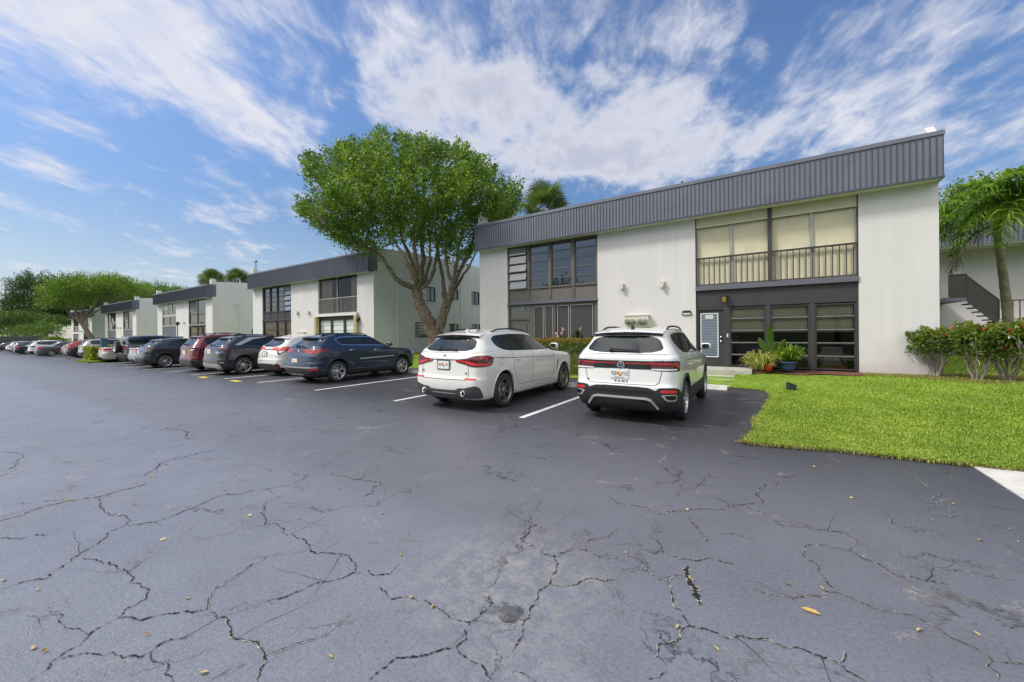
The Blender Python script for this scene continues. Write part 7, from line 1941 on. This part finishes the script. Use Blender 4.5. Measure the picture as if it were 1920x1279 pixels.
# broad leaved plant rising behind the pots
q = on_y(1446, 690, 15.45); root = empty('broad_leaved_plant', (q[0], q[1], .27), 0, 'tall broad leaved plant with upright paddle leaves between the pots and the window', 'plant')
V = []; F = []; T = []; st = MB(); r = np.random.default_rng(5)
for dx, dz, lean, wl, L in ((-.02, .72, -.03, .11, .80), (.10, .52, .50, .10, .62), (-.10, .55, -.42, .10, .62), (.16, .35, .72, .09, .5), (.02, .45, .22, .10, .55)):
    p0 = np.array((0, 0, 0)); p1 = np.array((dx, -.05, dz)); st.tube(bez(p0, np.array((dx*.3, 0, dz*.5)), p1, 6), [.02, .018, .016, .014, .012, .01], 6)
    d = np.array((math.sin(lean), -.12, math.cos(lean))); d /= np.linalg.norm(d); s = np.array((math.cos(lean), .25, -math.sin(lean))); n = 8; o = len(V)
    for i in range(n+1):
        t = i/n; c = p1+d*L*t+np.array((0, -.12, -.06))*t*t*L; w = wl*math.sin(PI*min(1, t*.93+.05))**.7; V += [c-s*w+np.array((0, .03, 0)), c, c+s*w+np.array((0, .03, 0))]; T += [.3+.4*r.random()]*3
    for i in range(n):
        for j in range(2): F.append((o+3*i+j, o+3*i+j+1, o+3*i+j+4, o+3*i+j+3))
npmesh('foliage', np.array(V), np.array(F), M['leaf_banana'], root, tint=np.array(T), smooth=True); st.build('stem', M['stem_green'], root)
# dark green spot lamp in the lawn
q = on_z(1484, 722, .16); m = MB(); m.prism([(-.09, 0), (.07, 0), (.09, .13), (-.09, .20)], 'y', -.08, .08); m.lathe([(.03, -.1), (.03, .01)], (0, 0, 0), 'z', 8)
M['lamp_green'] = mat('dark_green_metal', (.015, .035, .035), .45, var=.1); o = m.build('garden_light', M['lamp_green'], loc=(q[0], q[1], float(lawn_z(q[0], q[1]))+.01), rot=(0, 0, .4)); tag(o, 'small dark green box shaped garden light standing in the lawn', 'garden light')
g = MB(); g.add([(-.085, -.07, .205), (.085, -.07, .139), (.085, .07, .139), (-.085, .07, .205)], [(0, 1, 2, 3)]); g.build('lens', M['lens_white'], o)
# teal post by the yellow bush
M['teal'] = mat('teal_paint', (.03, .10, .14), .5, var=.15); q = on_z(184, 679)
m = MB(); m.box(-.17, .17, -.17, .17, 0, 1.60); m.box(-.19, .19, -.19, .19, 1.60, 1.65); o = m.build('post', M['teal'], loc=(q[0], q[1]+.3, q[2])); tag(o, 'square teal painted post rising behind the yellow bush', 'post')
# black lamp post by the third block
q = at_d(333, 648, 41); m = MB(); m.lathe([(.14, 0), (.12, .12), (.06, .2), (.045, .5), (.04, 2.9)], (0, 0, 0), 'z', 12); root = empty('lamp_post', (q[0], q[1], -.25), 0, 'slim black lamp post with a lantern head in front of the third block', 'lamp post'); m.build('pole', M['rail'], root)
m = MB(); m.lathe([(.04, 2.9), (.09, 2.95), (.15, 3.15), (.17, 3.2), (.06, 3.32), (0, 3.4)], (0, 0, 0), 'z', 12); m.build('lantern', M['rail'], root)
# dark fence at the far end
M['fence'] = mat('dark_fence', (.012, .02, .022), .8, var=.15); a = at_d(-60, 633, 92); b = at_d(84, 633, 88); m = MB(); a[2] = b[2] = .9; m.bar(a, b, .06, 1.7); n = 30
fr_ = empty('fence', tuple((a[0], a[1], 0)), 0, 'dark screened fence along the far left end of the car park', 'fence'); o_ = np.array((a[0], a[1], 0))
m = MB(); m.bar(a-o_, b-o_, .04, 1.7); m.build('fence_screen', M['fence'], fr_)
for i in range(n): p = a+(b-a)*i/(n-1)-o_; k = MB(); k.lathe([(.05, 0), (.05, 1.95), (0, 2.0)], (p[0], p[1], 0), 'z', 8); k.build('post', M['rail'], fr_)
# ---------------------------------------------------------------- sky, sun, film
SUN_EL, SUN_AZ = math.radians(48), math.radians(232)      # azimuth measured from +y towards +x
def world():
    w = bpy.data.worlds.new('World'); scene.world = w; w.use_nodes = True; nt = w.node_tree; nt.nodes.clear()
    out = node(nt, 'ShaderNodeOutputWorld'); bg = node(nt, 'ShaderNodeBackground'); bg.inputs["Strength"].default_value = .14
    sky = node(nt, 'ShaderNodeTexSky', sky_type='NISHITA'); sky.sun_disc = False; sky.sun_elevation = SUN_EL; sky.sun_rotation = SUN_AZ; sky.air_density = 1.0; sky.dust_density = .6; sky.ozone_density = 2.0; sky.altitude = 0
    tc = node(nt, 'ShaderNodeTexCoord'); D = tc.outputs['Generated']
    sep = node(nt, 'ShaderNodeSeparateXYZ'); link(nt, D, sep.inputs[0])
    def mth(op, a, b=None, c=None, clamp=False):
        n = node(nt, 'ShaderNodeMath', operation=op, use_clamp=clamp)
        for i, v in enumerate((a, b, c)):
            if v is None: continue
            if isinstance(v, (int, float)): n.inputs[i].default_value = v
            else: link(nt, v, n.inputs[i])
        return n.outputs[0]
    zz = mth('ADD', mth('MAXIMUM', sep.outputs['Z'], 0.0), .20)
    px = mth('DIVIDE', sep.outputs['X'], zz); py = mth('DIVIDE', sep.outputs['Y'], zz)
    # cloud layer coordinates: a along the wind, b across it
    wd = np.array((-.42, .907)); 
    a = mth('ADD', mth('MULTIPLY', px, float(wd[0])), mth('MULTIPLY', py, float(wd[1]))); b = mth('ADD', mth('MULTIPLY', px, float(wd[1])), mth('MULTIPLY', py, float(-wd[0])))
    cmb = node(nt, 'ShaderNodeCombineXYZ'); link(nt, a, cmb.inputs[0]); link(nt, b, cmb.inputs[1])
    def noise(sa, sb, scale, detail, rough, off=(0, 0, 0), dist=0.0):
        mp = node(nt, 'ShaderNodeMapping'); mp.inputs['Scale'].default_value = (sa, sb, 1); mp.inputs['Location'].default_value = off; link(nt, cmb.outputs[0], mp.inputs['Vector'])
        n = node(nt, 'ShaderNodeTexNoise', Scale=scale, Detail=detail, Roughness=rough, Distortion=dist); link(nt, mp.outputs[0], n.inputs['Vector']); return n.outputs['Fac']
    fib = noise(.95, 1.35, 2.3, 14.0, .62, (3.1, 1.2, 0), .35)      # streaky cirrus
    fine = noise(1.1, 1.7, 7.0, 12.0, .62, (7.7, 4.4, 0), .4)
    puf = noise(1, 1.15, 3.4, 14.0, .62, (1.2, 8.3, 0), .1)       # puffy
    # cover: where on the layer the cloud banks lie
    def lay(px_, py_):
        r = ray(px_, py_); r = r/np.linalg.norm(r); z = max(r[2], 0)+.20; p = np.array((r[0]/z, r[1]/z)); return float(p@wd), float(p[0]*wd[1]-p[1]*wd[0])
    def blob(cx, cy, ex, ey, amp):
        """elliptical bank: centre and two half-axis points surveyed by direction"""
        c = np.array(lay(cx, cy)); u = np.array(lay(*ex))-c; v = np.array(lay(*ey))-c; Mi = np.linalg.inv(np.stack([u, v], 1))
        da = mth('SUBTRACT', a, float(c[0])); db = mth('SUBTRACT', b, float(c[1]))
        s = mth('ADD', mth('MULTIPLY', da, float(Mi[0, 0])), mth('MULTIPLY', db, float(Mi[0, 1]))); t = mth('ADD', mth('MULTIPLY', da, float(Mi[1, 0])), mth('MULTIPLY', db, float(Mi[1, 1])))
        q = mth('ADD', mth('MULTIPLY', s, s), mth('MULTIPLY', t, t)); return mth('MULTIPLY', mth('EXPONENT', mth('MULTIPLY', q, -1.0)), amp)
    def total(L):
        o = L[0]
        for k in L[1:]: o = mth('ADD', o, k)
        return o
    cir = total([blob(300, 130, (520, 260), (340, 50), .42), blob(150, 20, (420, 60), (150, 90), .32), blob(540, 70, (620, 220), (470, 60), .36), blob(760, 60, (640, 60), (780, 130), .26), blob(520, 250, (620, 310), (540, 215), .34),
                 blob(1010, 60, (1180, 40), (1020, 130), .34), blob(1700, 180, (1950, 90), (1720, 260), .34), blob(1400, 240, (1650, 250), (1400, 300), .30), blob(60, 300, (140, 330), (40, 320), .30), blob(470, 400, (600, 400), (470, 430), .26), blob(300, 455, (520, 490), (310, 480), .36), blob(60, 510, (350, 520), (60, 545), .34), blob(130, 235, (220, 260), (130, 260), .2), blob(420, 200, (560, 290), (470, 130), .34), blob(250, 30, (500, 60), (240, 90), .26), blob(640, 330, (560, 300), (660, 350), .2), blob(700, 120, (640, 200), (740, 110), .22), blob(1250, 60, (1380, 30), (1260, 120), .26), blob(60, 600, (420, 590), (60, 622), .25), blob(1880, 320, (1600, 330), (1880, 420), .3)])
    cum = total([blob(1120, 240, (1420, 250), (1120, 330), .46), blob(850, 170, (1000, 190), (850, 225), .34), blob(780, 215, (900, 240), (780, 250), .30), blob(1300, 290, (1560, 300), (1300, 350), .3), blob(1000, 300, (1200, 320), (1000, 340), .28), blob(1130, 140, (1200, 150), (1130, 165), .2)])
    m1 = mth('SUBTRACT', mth('ADD', mth('ADD', mth('MULTIPLY', fib, 1.7), mth('MULTIPLY', fine, 1.0)), cir), 1.52)
    m2 = mth('SUBTRACT', mth('ADD', mth('ADD', mth('MULTIPLY', puf, 1.7), mth('MULTIPLY', fine, .35)), cum), 1.27)
    def ss(v, lo, hi):
        n = node(nt, 'ShaderNodeMapRange', interpolation_type='SMOOTHSTEP'); n.inputs['From Min'].default_value = lo; n.inputs['From Max'].default_value = hi; link(nt, v, n.inputs['Value']); return n.outputs[0]
    c1 = mth('MULTIPLY', ss(m1, -.16, .60), mth('ADD', mth('MULTIPLY', fine, .95), .38, clamp=True)); c2 = mth('MULTIPLY', ss(m2, -.14, .34), .94)
    cov = mth('SUBTRACT', 1.0, mth('MULTIPLY', mth('SUBTRACT', 1.0, c1), mth('SUBTRACT', 1.0, c2)))
    # haze toward the horizon
    hz = ss(sep.outputs['Z'], .30, .0); cov = mth('MAXIMUM', cov, mth('MULTIPLY', hz, .35))
    # cloud brightness varies with thickness
    dens = ss(mth('ADD', m2, mth('MULTIPLY', fine, .3)), .2, .75)
    cc = node(nt, 'ShaderNodeMix', data_type='RGBA'); link(nt, dens, cc.inputs[0]); cc.inputs[6].default_value = CLOUD_HI; cc.inputs[7].default_value = CLOUD_LO
    sat = node(nt, 'ShaderNodeHueSaturation'); sat.inputs['Saturation'].default_value = SKY_SAT; sat.inputs['Value'].default_value = SKY_VAL; sat.inputs['Hue'].default_value = SKY_HUE; link(nt, sky.outputs[0], sat.inputs['Color'])
    el = mth('ADD', mth('MULTIPLY', ss(sep.outputs['Z'], .0, .55), .42), .58)
    link(nt, mth('MULTIPLY', el, SKY_VAL), sat.inputs['Value'])
    mx = node(nt, 'ShaderNodeMix', data_type='RGBA'); link(nt, cov, mx.inputs[0]); link(nt, sat.outputs[0], mx.inputs[6]); link(nt, cc.outputs[2], mx.inputs[7])
    # bright cloud added unseen behind the viewer, to light the facades softly and neutrally
    tb = mth('ADD', mth('ADD', mth('MULTIPLY', sep.outputs['X'], .15), mth('MULTIPLY', sep.outputs['Y'], -.93)), mth('MULTIPLY', sep.outputs['Z'], .33))
    cb = mth('MULTIPLY', mth('MULTIPLY', ss(tb, .0, .55), ss(sep.outputs['Z'], .16, .5)), ss(mth('ADD', puf, mth('MULTIPLY', tb, .38)), .42, .68))
    mb = node(nt, 'ShaderNodeMix', data_type='RGBA'); link(nt, cb, mb.inputs[0]); link(nt, mx.outputs[2], mb.inputs[6]); mb.inputs[7].default_value = CLOUD_FILL
    link(nt, mb.outputs[2], bg.inputs['Color']); link(nt, bg.outputs[0], out.inputs['Surface'])
CLOUD_HI, CLOUD_LO, CLOUD_FILL = (2.75, 2.78, 3.05, 1), (1.9, 2.0, 2.4, 1), (6.2, 6.05, 5.85, 1); SKY_SAT, SKY_VAL, SKY_HUE = 1.15, .57, .505
world()
sd = bpy.data.lights.new('sun', 'SUN'); so = bpy.data.objects.new('sun', sd); COL.objects.link(so)
sd.energy = 1.5; sd.angle = math.radians(10); sd.color = (1.0, .965, .915)
v = Vector((math.sin(SUN_AZ)*math.cos(SUN_EL), math.cos(SUN_AZ)*math.cos(SUN_EL), math.sin(SUN_EL)))
so.rotation_euler = v.to_track_quat('Z', 'Y').to_euler(); so.location = (0, 0, 30)
scene.view_settings.view_transform = 'Standard'; scene.view_settings.look = 'None'; scene.view_settings.exposure = 1.05; scene.view_settings.gamma = 1.0
scene.cycles.max_bounces = 8; scene.cycles.transparent_max_bounces = 16; scene.cycles.caustics_reflective = False; scene.cycles.caustics_refractive = False
scene.cycles.use_adaptive_sampling = True; scene.cycles.use_denoising = True
for o in list(bpy.data.objects):
    if o.name.startswith('cutter'): bpy.data.objects.remove(o)
